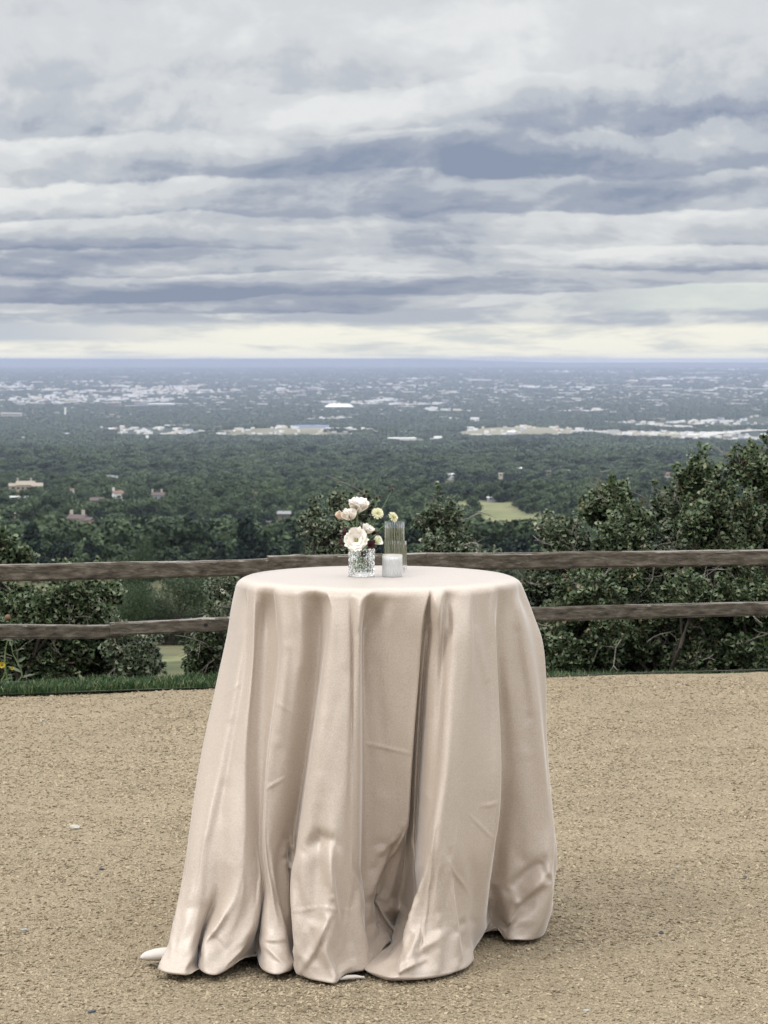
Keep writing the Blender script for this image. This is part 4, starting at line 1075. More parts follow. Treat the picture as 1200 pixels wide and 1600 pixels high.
r3, p3, H3 = plant('sunflower_plant', 'leafy wild stem leaning right with pale green bud, below the lower rail at left', 26, 1065, 1000, 14.1, 7, LG2, 8, .09, .03)
plant('leafy_plant', 'bright green leafy plant climbing through the rails at the right border', 1186, 1035, 935, 14.9, 9, LGT, 34, .085, .02)
plant('leafy_plant', 'shorter bright green leafy plant left of the one at the right border', 1168, 1035, 985, 14.85, 12, LGT, 20, .075, .02)
plant('leafy_plant', 'bright green leafy plant cut by the right border above the grass', 1199, 1035, 960, 14.8, 14, LGT, 24, .08, .02)
BUCKLES = [[0,0,0,0,0,0,0,0,0,0,0,0,0,0,0,0,0,0,0,0,0,0,0,0,0,0,0,0,0,0,0,0,0,0,0,0,0,0,0,0,0,0,0,0,0,0,0,0,0,0,0,0,0,0,0,0,0,0,0,0,0,0,0,0,0,0,0,0,0,0,0,0,0,0,0,0,0,0,0,0,0,0,0,0,0,0,0,0,0,0,0,0,0,0,0,0,0,0,0,0,0,0,0,0,0,0,0,0,0,0,0,0,0,0,0,0,0,0,0,0,0,0,0,0,0,0,0,0,0,0,0,0,0,0,0],
[0,0,0,0,0,0,0,0,0,0,0,0,0,0,0,0,0,0,0,0,0,0,0,0,0,0,0,0,0,0,0,0,0,0,0,0,0,0,0,0,0,0,0,0,0,0,0,0,0,0,0,0,0,0,0,0,0,0,0,0,0,0,0,0,0,0,0,0,0,0,0,0,0,0,0,0,0,0,0,0,0,0,0,0,0,0,0,0,0,0,0,0,0,0,0,0,0,0,0,0,0,0,0,0,0,0,0,0,0,0,0,0,0,0,0,0,0,0,0,0,0,0,0,0,0,0,0,0,0,0,0,0,0,0,0],
[0,0,0,0,0,0,0,0,0,0,0,0,0,0,0,0,0,0,0,0,0,0,0,0,0,0,0,0,0,0,0,0,0,0,0,0,0,0,0,0,0,0,0,0,0,0,0,0,0,0,0,0,0,0,0,0,0,0,0,0,0,0,0,0,0,0,0,0,0,0,0,0,0,0,0,0,0,0,0,0,0,0,0,0,0,0,0,0,0,0,0,0,0,0,0,0,0,0,0,0,0,0,0,0,0,0,0,0,0,0,0,0,0,0,0,0,0,0,0,0,0,0,0,0,0,0,0,0,0,0,0,0,0,0,0],
[0,0,0,0,0,0,0,0,0,0,0,0,0,0,0,0,0,0,0,0,0,0,0,0,0,0,0,0,0,0,0,0,0,0,0,0,0,0,0,0,0,0,0,0,0,0,0,0,0,0,0,0,0,0,0,0,0,0,0,0,0,0,0,0,0,0,0,0,0,0,0,0,0,0,0,0,0,0,0,0,0,0,0,0,0,0,0,0,0,0,0,0,0,0,0,0,0,0,0,0,0,0,0,0,0,0,0,0,0,0,0,0,0,0,0,0,0,0,0,0,0,0,0,0,0,0,0,0,0,0,0,0,0,0,0],
[0,0,0,0,0,0,0,0,0,0,0,0,0,0,0,0,0,0,0,0,0,0,0,0,0,0,0,0,0,0,0,0,0,0,0,0,0,0,0,0,0,0,0,0,0,0,0,0,0,0,0,0,0,0,0,0,0,0,0,0,0,0,0,0,0,0,0,0,0,0,0,0,0,0,0,0,0,0,0,0,0,0,0,0,0,0,0,0,0,0,0,0,0,0,0,0,0,0,0,0,0,0,0,0,0,0,0,0,0,0,0,0,0,0,0,0,0,0,0,0,0,0,0,0,0,0,0,0,0,0,0,0,0,0,0],
[0,0,0,0,0,0,0,0,0,0,0,0,0,0,0,0,0,0,0,0,0,0,0,0,0,0,0,0,0,0,0,0,0,0,0,0,0,0,0,0,0,0,0,0,0,0,0,0,0,0,0,0,0,0,0,0,0,0,0,0,0,0,0,0,0,0,0,0,0,0,0,0,0,0,0,0,0,0,0,0,0,0,0,0,0,0,0,0,0,0,0,0,0,0,0,0,0,0,0,0,0,0,0,0,0,0,0,0,0,0,0,0,0,0,0,0,0,0,0,0,0,0,0,0,0,0,0,0,0,0,0,0,0,0,0],
[0,0,0,0,0,0,0,0,0,0,0,0,0,0,0,0,0,0,0,0,0,0,0,0,0,0,0,0,0,0,0,0,0,0,0,0,0,0,0,0,0,0,0,0,0,0,0,0,0,0,0,0,0,0,0,0,0,0,0,0,0,0,0,0,0,0,0,0,0,0,0,0,0,0,0,0,0,0,0,0,0,0,0,0,0,0,0,0,0,0,0,0,0,0,0,0,0,0,0,0,0,0,0,0,0,0,0,0,0,0,0,0,0,0,0,0,0,0,0,0,0,0,0,0,0,0,0,0,0,0,0,0,0,0,0],
[0,0,0,0,0,0,0,0,0,0,0,0,0,0,0,0,0,0,0,0,0,0,0,0,0,0,0,0,0,0,0,0,0,0,0,0,0,0,0,0,0,0,0,0,0,0,0,0,0,0,0,0,0,0,0,0,0,0,0,0,0,0,0,0,0,0,0,0,0,0,0,0,0,0,0,0,0,0,0,0,0,0,0,0,0,0,0,0,0,0,0,0,0,0,0,0,0,0,0,0,0,0,0,0,0,0,0,0,0,0,0,0,0,0,0,0,0,0,0,0,0,0,0,0,0,0,0,0,0,0,0,0,0,0,0],
[0,0,0,0,0,0,0,0,0,0,0,0,0,0,0,0,0,0,0,0,0,0,0,0,0,0,0,0,0,0,0,0,0,0,0,0,0,0,0,0,0,0,0,0,0,0,0,0,0,0,0,0,0,0,0,0,0,0,0,0,0,0,0,0,0,0,0,0,0,0,0,0,0,0,0,0,0,0,0,0,0,0,0,0,0,0,0,0,0,0,0,0,0,0,0,0,0,0,0,0,0,0,0,0,0,0,0,0,0,0,0,0,0,0,0,0,0,0,0,0,0,0,0,0,0,0,0,0,0,0,0,0,0,0,0],
[0,0,0,0,0,0,0,0,0,0,0,0,0,0,0,0,0,0,0,0,0,0,0,0,0,0,0,0,0,0,0,0,0,0,0,0,0,0,0,0,0,0,0,0,0,0,0,0,0,0,0,0,0,0,0,0,0,0,0,0,0,0,0,0,0,0,0,0,0,0,0,0,0,0,0,0,0,0,0,0,0,0,0,0,0,0,0,0,0,0,0,0,0,0,0,0,0,0,0,0,0,0,0,0,0,0,0,0,0,0,0,0,0,0,0,0,0,0,0,0,0,0,0,0,0,0,0,0,0,0,0,0,0,0,0],
[0,0,0,0,0,0,0,0,0,0,0,0,0,0,0,0,0,0,0,0,0,0,0,0,0,0,0,0,0,0,0,0,0,0,0,0,0,0,0,0,0,0,0,0,0,0,0,0,0,0,0,0,0,0,0,0,0,0,0,0,0,0,0,0,0,0,0,0,0,0,0,0,0,0,0,0,0,0,0,0,0,0,0,0,0,0,0,0,0,0,0,0,0,0,0,0,0,0,0,0,0,0,0,0,0,0,0,0,0,0,0,0,0,0,0,0,0,0,0,0,0,0,0,0,0,0,0,0,0,0,0,0,0,0,0],
[0,0,0,0,0,0,0,0,0,0,0,0,0,0,0,0,0,0,0,0,0,0,0,0,0,0,0,0,0,0,0,0,0,0,0,0,0,0,0,0,0,0,0,0,0,0,0,0,0,0,0,0,0,0,0,0,0,0,0,0,0,0,0,0,0,0,0,0,0,0,0,0,0,0,0,0,0,0,0,0,0,0,0,0,0,0,0,0,0,0,0,0,0,0,0,0,0,0,0,0,0,0,0,0,0,0,0,0,0,0,0,0,0,0,0,0,0,0,0,0,0,0,0,0,0,0,0,0,0,0,0,0,0,0,0],
[3,2,-1,2,-2,2,6,5,-2,-1,0,1,4,3,-5,-6,-9,-3,2,5,8,10,7,-8,9,9,-5,-2,-2,11,12,1,4,5,3,-2,-2,1,4,-9,-6,8,-1,-2,0,1,2,2,2,3,3,-2,1,1,-2,2,2,-6,-3,-2,-3,-3,-2,-1,1,2,-2,5,3,1,2,2,2,2,2,-2,-5,6,1,2,-4,9,9,13,-12,7,-2,0,1,1,2,2,-1,2,8,-6,-3,-3,1,1,1,-1,1,1,1,1,-1,1,1,1,1,1,1,-1,2,-2,-3,1,1,2,2,2,2,1,1,1,-1,-1,-1,-1,-1,-1,-1,-1,-1],
[2,2,1,0,2,2,9,-5,5,-3,-2,-2,3,6,-10,12,10,3,-1,-3,-9,-13,2,-17,-3,11,3,3,5,11,-8,12,5,-1,1,-2,-1,-1,-6,7,-16,3,-4,-4,-3,-3,-2,-1,2,-2,-4,-5,-4,5,5,4,3,4,4,2,-2,-2,-2,-2,-1,-1,-3,-3,3,-1,1,1,-1,-2,-2,8,-8,5,2,1,-7,-3,-10,8,-8,4,3,4,3,3,2,1,-1,-2,6,-9,16,6,2,1,1,2,1,1,2,1,2,1,1,1,0,0,0,-1,-1,2,3,-3,-2,1,1,1,2,1,2,1,1,2,1,1,1,1,1,1,1],
[-3,-3,-2,-1,-2,-2,-7,4,-3,2,1,0,-3,-5,7,-9,-6,-2,2,3,7,9,5,12,2,-8,2,2,-2,-7,6,4,-1,2,-2,-1,-1,-1,-3,3,7,-6,0,2,1,1,1,1,-1,-1,-2,-3,-2,-3,-4,-3,-1,-3,1,-1,0,1,1,0,-1,-1,-2,2,1,-1,0,1,1,1,-1,-3,2,1,-1,-2,-5,5,-4,-2,3,-3,3,0,-1,-1,-1,-1,1,1,-5,4,-9,-4,-3,-1,-2,-2,-2,-1,-1,-1,-1,-1,-1,-1,0,1,-1,-2,-2,-2,-2,-2,-1,-1,-1,-1,-1,-2,-2,-2,-2,-1,-1,-1,-1,-1,-1,-2,-1],
[5,4,2,3,0,3,-10,4,-5,-4,-3,-3,5,7,7,4,-9,-4,5,7,6,4,-2,-2,10,-12,6,-6,-5,13,14,-4,5,-5,-3,-3,-3,2,1,-6,2,7,4,5,-4,2,3,4,3,3,-2,3,6,5,5,3,3,-6,3,-3,-5,-4,-2,-2,1,2,-3,4,3,2,2,2,3,3,3,-2,-7,6,-2,5,9,-8,2,-8,12,-15,-4,1,1,2,3,2,-2,3,9,-6,-6,-4,4,3,3,1,2,2,2,2,2,1,1,1,2,2,1,-1,-1,2,2,2,2,3,3,3,3,3,2,2,-1,-2,-1,-1,-1,-2,-2,-1,-1],
[3,3,1,-1,-2,5,-9,8,8,-2,-4,-4,5,11,14,-6,11,3,-3,-4,-6,-9,-1,-19,7,-9,9,4,5,14,-5,15,5,-4,-3,-4,-4,-5,-7,-8,-9,-10,-7,-6,-6,-5,-4,-2,3,1,-5,-4,1,3,3,6,6,6,2,-1,-2,-2,-2,-2,-2,-2,-3,1,3,-1,1,2,-1,-3,-1,8,-8,5,-2,-3,-15,-7,-7,-8,7,-7,3,4,4,3,3,2,1,1,7,-8,17,10,2,2,2,3,3,3,3,2,2,2,2,1,-1,-1,-1,-2,-2,-2,-3,-3,-2,-1,1,1,1,1,2,2,2,2,2,2,2,2,2,2,2],
[-4,-4,-3,-1,-1,-4,7,-7,-6,2,2,2,-4,-7,-8,3,-7,-1,3,5,7,9,5,12,-7,7,-6,1,3,-8,2,-9,6,-2,-2,-1,1,1,-1,-2,-5,-5,1,2,3,3,2,1,1,1,-1,-6,-8,-4,-4,-4,-3,-3,4,0,1,1,1,-1,-1,-2,-3,-2,1,-1,0,1,1,1,1,-3,-5,-2,-1,-3,-5,2,2,4,4,5,3,1,-1,-1,-1,-1,1,1,-6,-4,-10,-7,-4,-2,-2,-3,-2,-2,-1,-2,-2,-2,-1,-1,0,1,-1,-2,-3,-4,-3,-3,-2,-1,-1,-1,-2,-2,-3,-3,-2,-2,-2,-2,-2,-2,-2,-2,-2],
[8,7,5,6,5,10,-9,-10,-9,-7,-6,-6,4,8,8,2,-15,-9,7,9,8,14,-16,-12,6,-17,3,-4,-10,20,20,11,7,-11,-9,-7,-4,-10,16,-7,-8,-11,14,-15,3,6,5,5,6,-3,-3,5,9,-4,-4,5,2,-4,6,-2,-5,-4,-2,-2,1,3,1,5,3,3,3,3,3,2,-2,-12,-11,-6,-6,-1,5,2,-7,5,-13,10,-12,-2,2,3,3,2,2,-4,5,6,-9,-7,7,4,6,-2,3,-4,3,2,3,2,-1,1,3,3,1,1,2,4,4,4,3,4,4,4,4,4,3,1,-3,-3,0,0,0,-1,-3,-2,-1],
[5,4,3,3,-2,13,5,21,12,-2,-5,-6,6,13,19,-5,15,9,-4,-7,-10,-15,3,-16,-10,-12,5,7,6,19,13,21,-11,8,4,-4,-6,-1,-17,-15,-11,-16,-10,-9,-8,-6,-6,-5,-5,-7,2,5,9,12,11,8,9,8,-2,-2,-2,-2,-2,-2,-2,-2,-3,-2,4,1,1,-1,2,3,-7,-12,2,8,-3,-4,-16,-10,-10,-7,-12,7,-4,4,4,4,3,3,3,2,8,7,22,16,3,6,-2,5,4,5,3,3,3,3,3,2,-2,-2,-2,-2,-2,-3,-3,-3,-4,-2,-1,-2,-3,-3,2,3,4,4,3,3,3,3,3,3,2],
[-6,-5,-4,-4,-2,-9,-7,-13,-7,3,4,4,-4,-9,-13,4,-9,-5,5,9,9,15,0,11,-2,8,-4,1,6,-8,-5,-8,4,-4,-3,1,2,4,3,4,-7,7,1,8,3,3,2,2,5,7,-4,-9,-12,-10,-8,-5,-4,-4,5,1,1,1,1,-1,-1,-2,-3,-1,0,-1,0,1,1,2,3,5,-2,2,1,-3,-5,-2,1,5,7,3,6,2,-1,-1,-2,-1,0,1,-4,-9,-12,-10,-5,-3,-2,-4,-3,-2,-2,-2,-2,-2,-2,-2,-1,2,-1,-3,-4,-4,-4,-3,-2,-2,-2,-1,-2,-2,-3,-3,-3,-2,-2,-2,-2,-2,-2,-3,-3],
[13,9,9,11,14,19,-12,-13,-12,-9,-8,-8,3,8,8,-7,-14,-6,8,10,6,8,9,-13,-10,-11,3,9,-13,23,23,16,16,-2,-9,-5,-8,-7,14,21,-10,13,11,-18,9,-7,8,8,9,8,5,1,12,-13,-9,6,-6,3,6,-5,-3,-2,-1,-2,2,4,4,7,4,4,3,4,4,3,-2,-13,-18,-20,8,-9,-3,-9,-11,-9,12,-12,5,-1,-2,-2,3,-3,4,-15,13,11,-10,-9,6,13,-13,-7,5,2,-7,4,-2,-2,-3,1,5,4,-1,3,4,5,5,5,4,5,6,5,5,5,3,-5,-6,-3,7,-2,-1,2,-4,-4,-2],
[7,5,5,8,12,20,15,24,17,5,-4,-7,9,15,22,12,18,10,6,2,7,-19,-19,-12,-15,-14,-11,4,7,27,22,27,20,2,2,-6,-4,-5,-19,-28,-19,-16,-14,-10,-10,-9,-5,-1,5,-5,9,9,14,18,16,11,12,9,2,4,-2,-2,-2,-2,-2,-2,-4,-4,4,0,0,-2,-5,-4,-12,18,15,18,4,-5,-19,-15,-12,-11,-9,-9,4,4,4,3,4,3,4,2,21,19,29,27,12,-5,15,9,5,6,8,3,5,4,5,3,-2,-3,-3,-3,-3,-4,-4,-4,-6,-5,4,-5,-6,-6,1,5,6,5,4,4,4,4,3,2,3],
[-8,-6,-5,-7,-10,-14,-9,-16,-10,2,4,6,-5,-10,-15,-8,-11,2,7,9,8,16,14,7,9,9,9,6,7,-12,-8,-9,-6,5,-2,3,3,4,6,9,-5,8,6,10,3,7,-3,-4,2,7,6,-10,-15,-14,-11,-7,-5,-4,5,1,1,1,1,-1,-1,-2,-3,-1,-2,-1,1,1,2,2,6,12,6,12,-1,-2,-6,-5,2,6,9,8,5,2,0,-1,-2,1,-2,8,-10,-13,-14,-13,-8,1,-4,-5,-4,-3,1,-2,-3,-3,-2,-2,-2,2,0,-3,-5,-5,-5,-4,-3,-1,-2,-1,-1,-1,-3,-5,-5,-3,-1,-3,-3,-2,-2,-3,-3],
[20,16,9,14,19,21,-13,-14,-13,-10,-9,-11,-6,10,6,-7,-14,-10,9,6,15,7,9,-15,-4,-12,-4,-10,11,25,25,15,19,13,5,-7,-20,26,23,7,-12,22,-7,4,-12,-9,12,12,12,10,12,7,15,-10,-16,-3,6,4,5,-12,-7,5,-7,-3,4,3,6,7,6,4,3,3,4,5,-18,-23,-27,-32,17,-22,-4,-15,-15,-13,3,14,-8,4,-5,0,-1,-5,-8,-14,17,13,8,-11,-9,13,8,-15,-9,8,-9,-9,-6,-6,-5,-4,5,9,5,7,8,6,7,7,6,5,7,6,7,7,4,-10,-9,-13,10,-2,-4,2,3,-9,-3],
[11,9,5,12,20,24,17,25,21,10,-5,-12,9,22,20,25,23,17,7,8,-14,-6,-25,-19,-15,-20,-15,-9,8,34,30,34,27,-13,-8,-6,10,-29,-32,-29,-32,-17,-18,-16,-11,-11,7,7,5,11,17,15,18,21,22,15,13,12,5,9,4,-4,-1,-3,-3,-2,-5,-3,3,8,11,12,9,-17,14,26,24,27,8,-13,-22,-17,-14,-14,-8,-6,-1,4,3,3,3,2,-2,12,31,28,34,35,21,9,13,15,11,6,10,10,7,7,6,6,2,-4,-4,-4,-4,-4,-5,-5,-6,-7,7,-6,-9,-9,-4,10,9,9,4,5,4,5,4,-3,4],
[-11,-8,-5,-10,-15,-17,-11,-17,-13,-5,5,9,-4,-14,-13,-14,-13,-7,7,7,15,11,20,14,10,13,12,10,11,-15,-12,-13,-7,9,5,3,7,17,11,12,6,8,10,13,9,9,-7,-7,-2,3,-5,-12,-17,-16,-13,-9,-6,-4,6,3,-1,2,2,-1,-1,-2,-3,-3,-1,1,4,5,4,4,15,17,12,21,4,10,-7,-4,2,6,10,10,6,2,2,-1,1,3,5,11,-13,-17,-18,-15,-11,-5,4,-6,-5,-4,-2,-2,-3,-3,-3,-3,-2,-2,-2,-4,-6,-6,-5,-4,-3,1,-2,-1,2,2,-3,-7,-6,-6,3,-3,-3,-3,-1,-4,-4],
[28,21,14,22,22,21,-12,-11,-14,-12,-10,-13,-12,11,11,-6,-19,-16,5,13,19,10,7,4,-18,-14,11,17,19,25,24,16,19,16,12,-19,10,33,13,11,12,26,15,18,-20,-10,19,15,14,13,16,18,18,13,-19,-14,10,7,12,-11,-16,-4,-9,-13,-7,-4,8,9,7,9,7,7,-16,-22,-30,-32,-34,-39,15,-26,-7,-18,-14,11,9,14,-5,8,12,19,19,17,-10,-19,17,13,13,-13,-11,-6,16,-21,-16,-9,-4,-18,-15,-11,-8,-7,3,14,12,11,11,8,8,8,8,6,7,7,7,7,5,-16,-12,-23,-10,6,-7,-4,-6,-17,-8],
[14,12,13,25,28,27,20,24,26,18,9,-8,6,23,31,24,30,22,8,-8,-16,-13,-20,-25,-19,-23,-17,-13,14,40,37,40,31,-13,-10,8,-21,-37,-38,-39,-38,-21,-20,-19,-13,-13,16,12,-3,10,21,22,22,23,26,22,14,14,8,10,12,4,-3,-2,-3,-3,-6,-6,4,-12,-20,-21,8,22,30,33,31,33,2,-16,-25,-22,-14,-8,-7,-6,3,4,5,7,8,9,13,19,38,36,40,41,27,24,11,22,17,13,11,17,14,10,8,8,5,-4,-5,-5,-5,-4,-5,-6,-5,-8,10,3,-9,-9,-4,15,12,12,7,5,5,5,4,-9,2],
[-12,-9,-10,-17,-19,-20,-13,-16,-16,-11,-3,9,3,-13,-17,-12,-15,-10,6,12,16,13,17,19,13,14,16,15,11,-17,-16,-18,-11,10,9,8,14,19,3,10,17,10,12,15,12,10,-9,-9,-2,3,-9,-15,-19,-16,-15,-11,-7,-5,6,4,1,2,3,3,-1,-1,-2,-3,-1,4,10,10,18,24,26,23,18,26,5,11,-8,-5,4,9,9,10,6,2,-3,-2,-4,-4,10,11,-17,-19,-20,-18,-12,-8,5,-5,-6,-4,-3,3,-1,-3,-3,-3,-2,-4,-4,-5,-7,-6,-6,-5,-4,0,-3,-2,2,2,-3,-10,-9,-6,-3,-3,-4,-3,-2,-4,-4],
[33,18,21,26,20,19,-10,-8,-14,-13,-12,-13,2,17,7,-14,-18,-23,-15,8,16,11,10,12,-12,-12,16,11,22,25,23,19,18,18,-6,-20,18,34,20,16,16,29,28,25,-20,-7,26,20,17,16,19,24,20,20,-17,-20,10,8,11,16,-15,-15,12,-16,-16,-6,9,13,11,12,11,-12,-15,-23,-37,-39,-40,-43,10,-27,-4,-18,-14,13,11,17,16,20,25,25,21,15,-28,-17,16,13,-2,-11,-13,-14,15,-23,-25,-19,-10,-16,-23,-18,-12,-10,-3,17,18,15,14,9,9,10,10,7,8,7,7,8,5,-18,-16,-26,-19,4,-9,-8,-8,-23,-15],
[16,19,27,32,30,30,22,24,27,25,20,10,20,31,30,30,31,32,21,6,-14,-10,-10,-26,-21,-26,-12,-8,22,42,38,40,36,-10,-5,8,-31,-41,-42,-41,-40,-24,-22,-21,-15,-13,23,18,3,7,24,28,26,24,27,28,17,16,13,7,12,12,-1,-3,-3,-4,-8,-11,-7,-19,-17,14,17,28,39,38,37,39,-9,-17,-27,-24,-14,-5,-5,3,6,7,9,9,9,11,19,29,44,42,46,47,31,32,16,23,24,20,14,17,20,16,12,10,7,-5,-5,-5,-6,-4,-5,-5,-3,-8,15,14,4,-8,3,16,15,15,10,5,5,6,5,-13,-8],
[-14,-12,-17,-22,-20,-21,-16,-16,-17,-14,-9,7,-8,-16,-15,-17,-16,-15,-9,10,15,14,12,19,16,17,16,14,8,-19,-16,-19,-15,9,10,8,20,24,17,14,18,12,15,16,12,11,-12,-12,-5,4,-12,-18,-20,-17,-16,-13,-8,-6,5,9,4,3,6,3,3,0,-2,-2,2,8,11,17,21,25,31,28,24,29,6,11,-10,-8,6,9,9,8,5,1,0,-4,-6,5,17,4,-19,-21,-22,-20,-14,-10,-2,4,-4,-4,-4,-1,5,3,-2,-2,-2,-5,-6,-6,-8,-7,-6,-5,-4,-2,-3,-4,-3,0,-5,-11,-10,-8,-5,-4,-5,-4,-2,-4,-4],
[21,19,26,24,18,18,-8,-6,-13,-13,-11,-10,13,15,8,-16,-13,-25,-23,-15,-3,-14,-5,11,-12,-10,20,-9,25,27,26,18,15,22,-20,-15,29,32,18,17,8,25,36,31,-15,7,25,25,19,19,22,25,23,25,-8,-22,-3,11,13,12,19,-15,8,10,-15,-8,11,17,17,15,15,13,-13,-31,-43,-45,-48,-46,-9,-27,-4,-18,-10,17,15,19,25,28,29,19,21,-23,-30,-16,15,11,-10,-12,-15,-15,3,-9,-30,-25,-20,-16,-24,-24,-18,-14,-5,19,22,20,18,11,11,11,11,10,10,9,8,9,8,-21,-18,-26,-27,-9,-10,-11,-8,-23,-22],
[23,28,34,33,31,32,25,26,29,28,23,16,30,32,29,35,30,34,32,22,7,14,-18,-22,-20,-27,-5,-6,26,43,40,42,39,11,5,-11,-41,-46,-48,-48,-52,-29,-24,-23,-16,-14,23,24,11,3,26,29,29,24,28,31,22,18,17,16,9,13,8,5,-4,-5,-9,-15,-14,-11,-16,-16,19,33,43,40,44,43,-11,-20,-29,-26,-12,-2,-2,5,8,9,10,11,11,19,21,38,49,48,52,51,36,34,28,23,27,24,20,18,22,22,17,13,9,-5,-6,-6,-6,-3,-5,-5,2,-6,11,20,9,-7,-10,19,17,17,14,6,6,6,6,-13,-12],
[-10,-16,-22,-22,-20,-23,-17,-17,-18,-17,-12,4,-12,-17,-15,-19,-15,-17,-15,-6,12,9,17,17,17,19,15,14,2,-19,-17,-19,-18,9,9,11,25,23,16,15,24,14,17,18,12,11,-12,-14,-8,4,-15,-18,-20,-17,-16,-15,-10,-7,2,8,12,4,6,8,4,1,-1,3,5,9,15,19,22,28,33,31,32,31,9,10,-11,-10,8,9,9,8,5,-2,-4,7,-6,16,17,-11,-22,-23,-23,-23,-16,-12,-6,7,-2,-3,-5,-3,4,6,3,2,-2,-7,-8,-8,-9,-7,-6,-5,-5,-3,-2,-3,-4,7,-1,-11,-11,-8,-5,-5,-5,-4,-3,-4,-3],
[10,22,27,21,15,16,-6,-6,-13,-12,-6,4,15,13,-7,-12,-14,-24,-26,-22,-15,-19,-14,-13,-20,-16,23,3,23,25,23,16,11,26,-23,9,35,35,19,19,10,25,35,37,11,12,24,28,23,21,25,24,26,30,14,-22,-11,13,14,10,18,20,-4,17,-8,-9,15,21,23,22,21,11,-27,-39,-48,-49,-52,-49,-17,-27,-11,-18,-10,19,21,22,28,33,25,17,-5,-34,-24,-13,16,13,-7,-15,-18,-13,-14,16,-27,-29,-24,-22,-24,-27,-23,-16,-6,22,26,24,22,13,12,12,14,11,12,12,9,12,8,-11,-19,-25,-32,-16,-10,-10,-10,-20,-24],
[27,31,36,34,32,35,27,28,31,29,23,16,34,34,31,33,31,34,35,30,16,18,-16,-16,-16,-28,-6,2,30,44,40,42,40,22,6,-24,-47,-49,-55,-55,-56,-32,-26,-26,-18,-16,15,28,19,5,28,27,32,24,29,33,27,20,20,21,16,10,11,7,-4,-6,-12,-19,-24,-22,-22,-11,25,37,46,44,48,45,-11,-22,-29,-27,-12,3,4,5,9,10,11,12,14,23,31,43,53,52,55,55,40,36,35,23,27,27,24,22,22,24,21,16,11,-5,-6,-7,-7,-3,-2,-5,7,-3,8,9,13,19,17,19,19,18,17,8,7,7,7,-9,-13],
[-9,-19,-24,-22,-21,-24,-19,-19,-19,-18,-12,3,-14,-18,-15,-18,-16,-17,-16,-12,7,1,15,14,16,18,16,14,-9,-20,-18,-20,-20,10,9,16,28,25,22,20,26,16,18,19,12,12,-4,-16,-11,-1,-16,-16,-21,-17,-16,-16,-11,-7,-3,7,12,12,6,9,5,1,3,6,9,12,16,20,26,31,35,33,35,33,11,9,-11,-10,8,9,9,8,3,-5,5,7,10,22,12,-15,-24,-25,-26,-25,-18,-14,-9,8,-2,-3,0,-1,4,7,6,3,-2,-8,-9,-9,-10,-8,-6,-6,-5,-4,1,6,8,-11,-17,-11,-11,-9,-5,-6,-5,-4,-3,-2,-3],
[14,20,23,16,10,11,-5,-7,-6,5,12,10,15,11,-12,-16,-17,-20,-27,-27,-23,-24,-19,-19,-24,-19,21,-6,20,24,18,-4,16,25,-28,19,40,28,16,14,13,25,34,40,22,13,23,28,27,24,27,23,24,28,22,-19,-14,12,10,14,25,26,18,20,9,-9,21,25,27,27,18,-24,-38,-45,-52,-54,-56,-52,-23,-27,-18,-19,-8,19,25,26,31,33,18,15,-24,-35,-25,-9,17,13,7,-17,-19,-14,-19,16,-15,-29,-27,-24,-23,-28,-26,-19,-7,24,29,28,25,16,13,13,16,13,14,12,12,18,16,26,-2,-19,-34,-21,-11,-7,-10,-15,-21],
[31,33,36,34,32,32,27,29,29,26,21,21,36,36,32,34,32,33,37,35,21,20,-10,-11,-14,-27,-9,6,33,44,39,43,39,27,9,-36,-51,-55,-61,-60,-60,-35,-28,-27,-21,-17,-7,28,28,21,29,26,31,26,29,34,31,24,24,22,8,6,8,7,-3,-8,-20,-23,-28,-29,-20,13,29,40,49,47,50,46,-10,-22,-28,-28,-12,-5,7,8,9,10,14,14,18,22,35,49,56,55,57,58,45,39,40,25,26,28,26,24,24,25,24,19,12,-5,-7,-7,-8,-4,5,-1,10,6,4,4,20,24,25,13,17,17,19,10,8,8,8,2,-11],
[-15,-19,-23,-21,-20,-21,-19,-19,-18,-16,-12,-5,-15,-18,-14,-17,-16,-17,-18,-16,2,-7,13,14,16,18,17,19,-10,-20,-17,-22,-17,8,7,23,29,27,28,23,29,17,19,20,14,13,10,-16,-16,-12,-17,-14,-19,-18,-17,-16,-12,-8,-5,6,15,14,10,9,7,2,7,9,11,15,19,25,30,34,37,36,37,34,14,9,-10,-10,8,9,9,6,-3,-5,9,6,17,22,9,-19,-27,-26,-28,-27,-20,-15,-12,7,7,-4,-2,3,5,7,8,5,-2,-9,-11,-11,-12,-9,-6,-6,-6,-5,-1,6,-4,-21,-19,-13,-13,-10,-5,-7,-6,-4,-3,-2,-4],
[-3,17,12,-6,9,-4,-10,-11,-8,5,7,-7,15,12,-16,-22,-22,-22,-28,-31,-29,-26,-26,-24,-28,-19,-14,8,21,24,16,8,17,6,-28,26,40,17,9,-10,-3,24,34,40,30,15,26,27,28,28,29,29,28,22,24,-13,-17,1,-4,21,30,25,25,21,-7,-7,20,27,29,24,-21,-35,-43,-50,-56,-57,-58,-55,-28,-26,-22,-19,5,21,26,29,34,29,13,-12,-34,-31,-19,7,18,12,3,-19,-15,-20,-22,12,18,-23,-28,-24,-23,-24,-28,-23,-6,27,33,32,28,19,14,14,16,16,15,14,22,23,30,36,22,5,-30,-20,5,8,2,-10,-16],
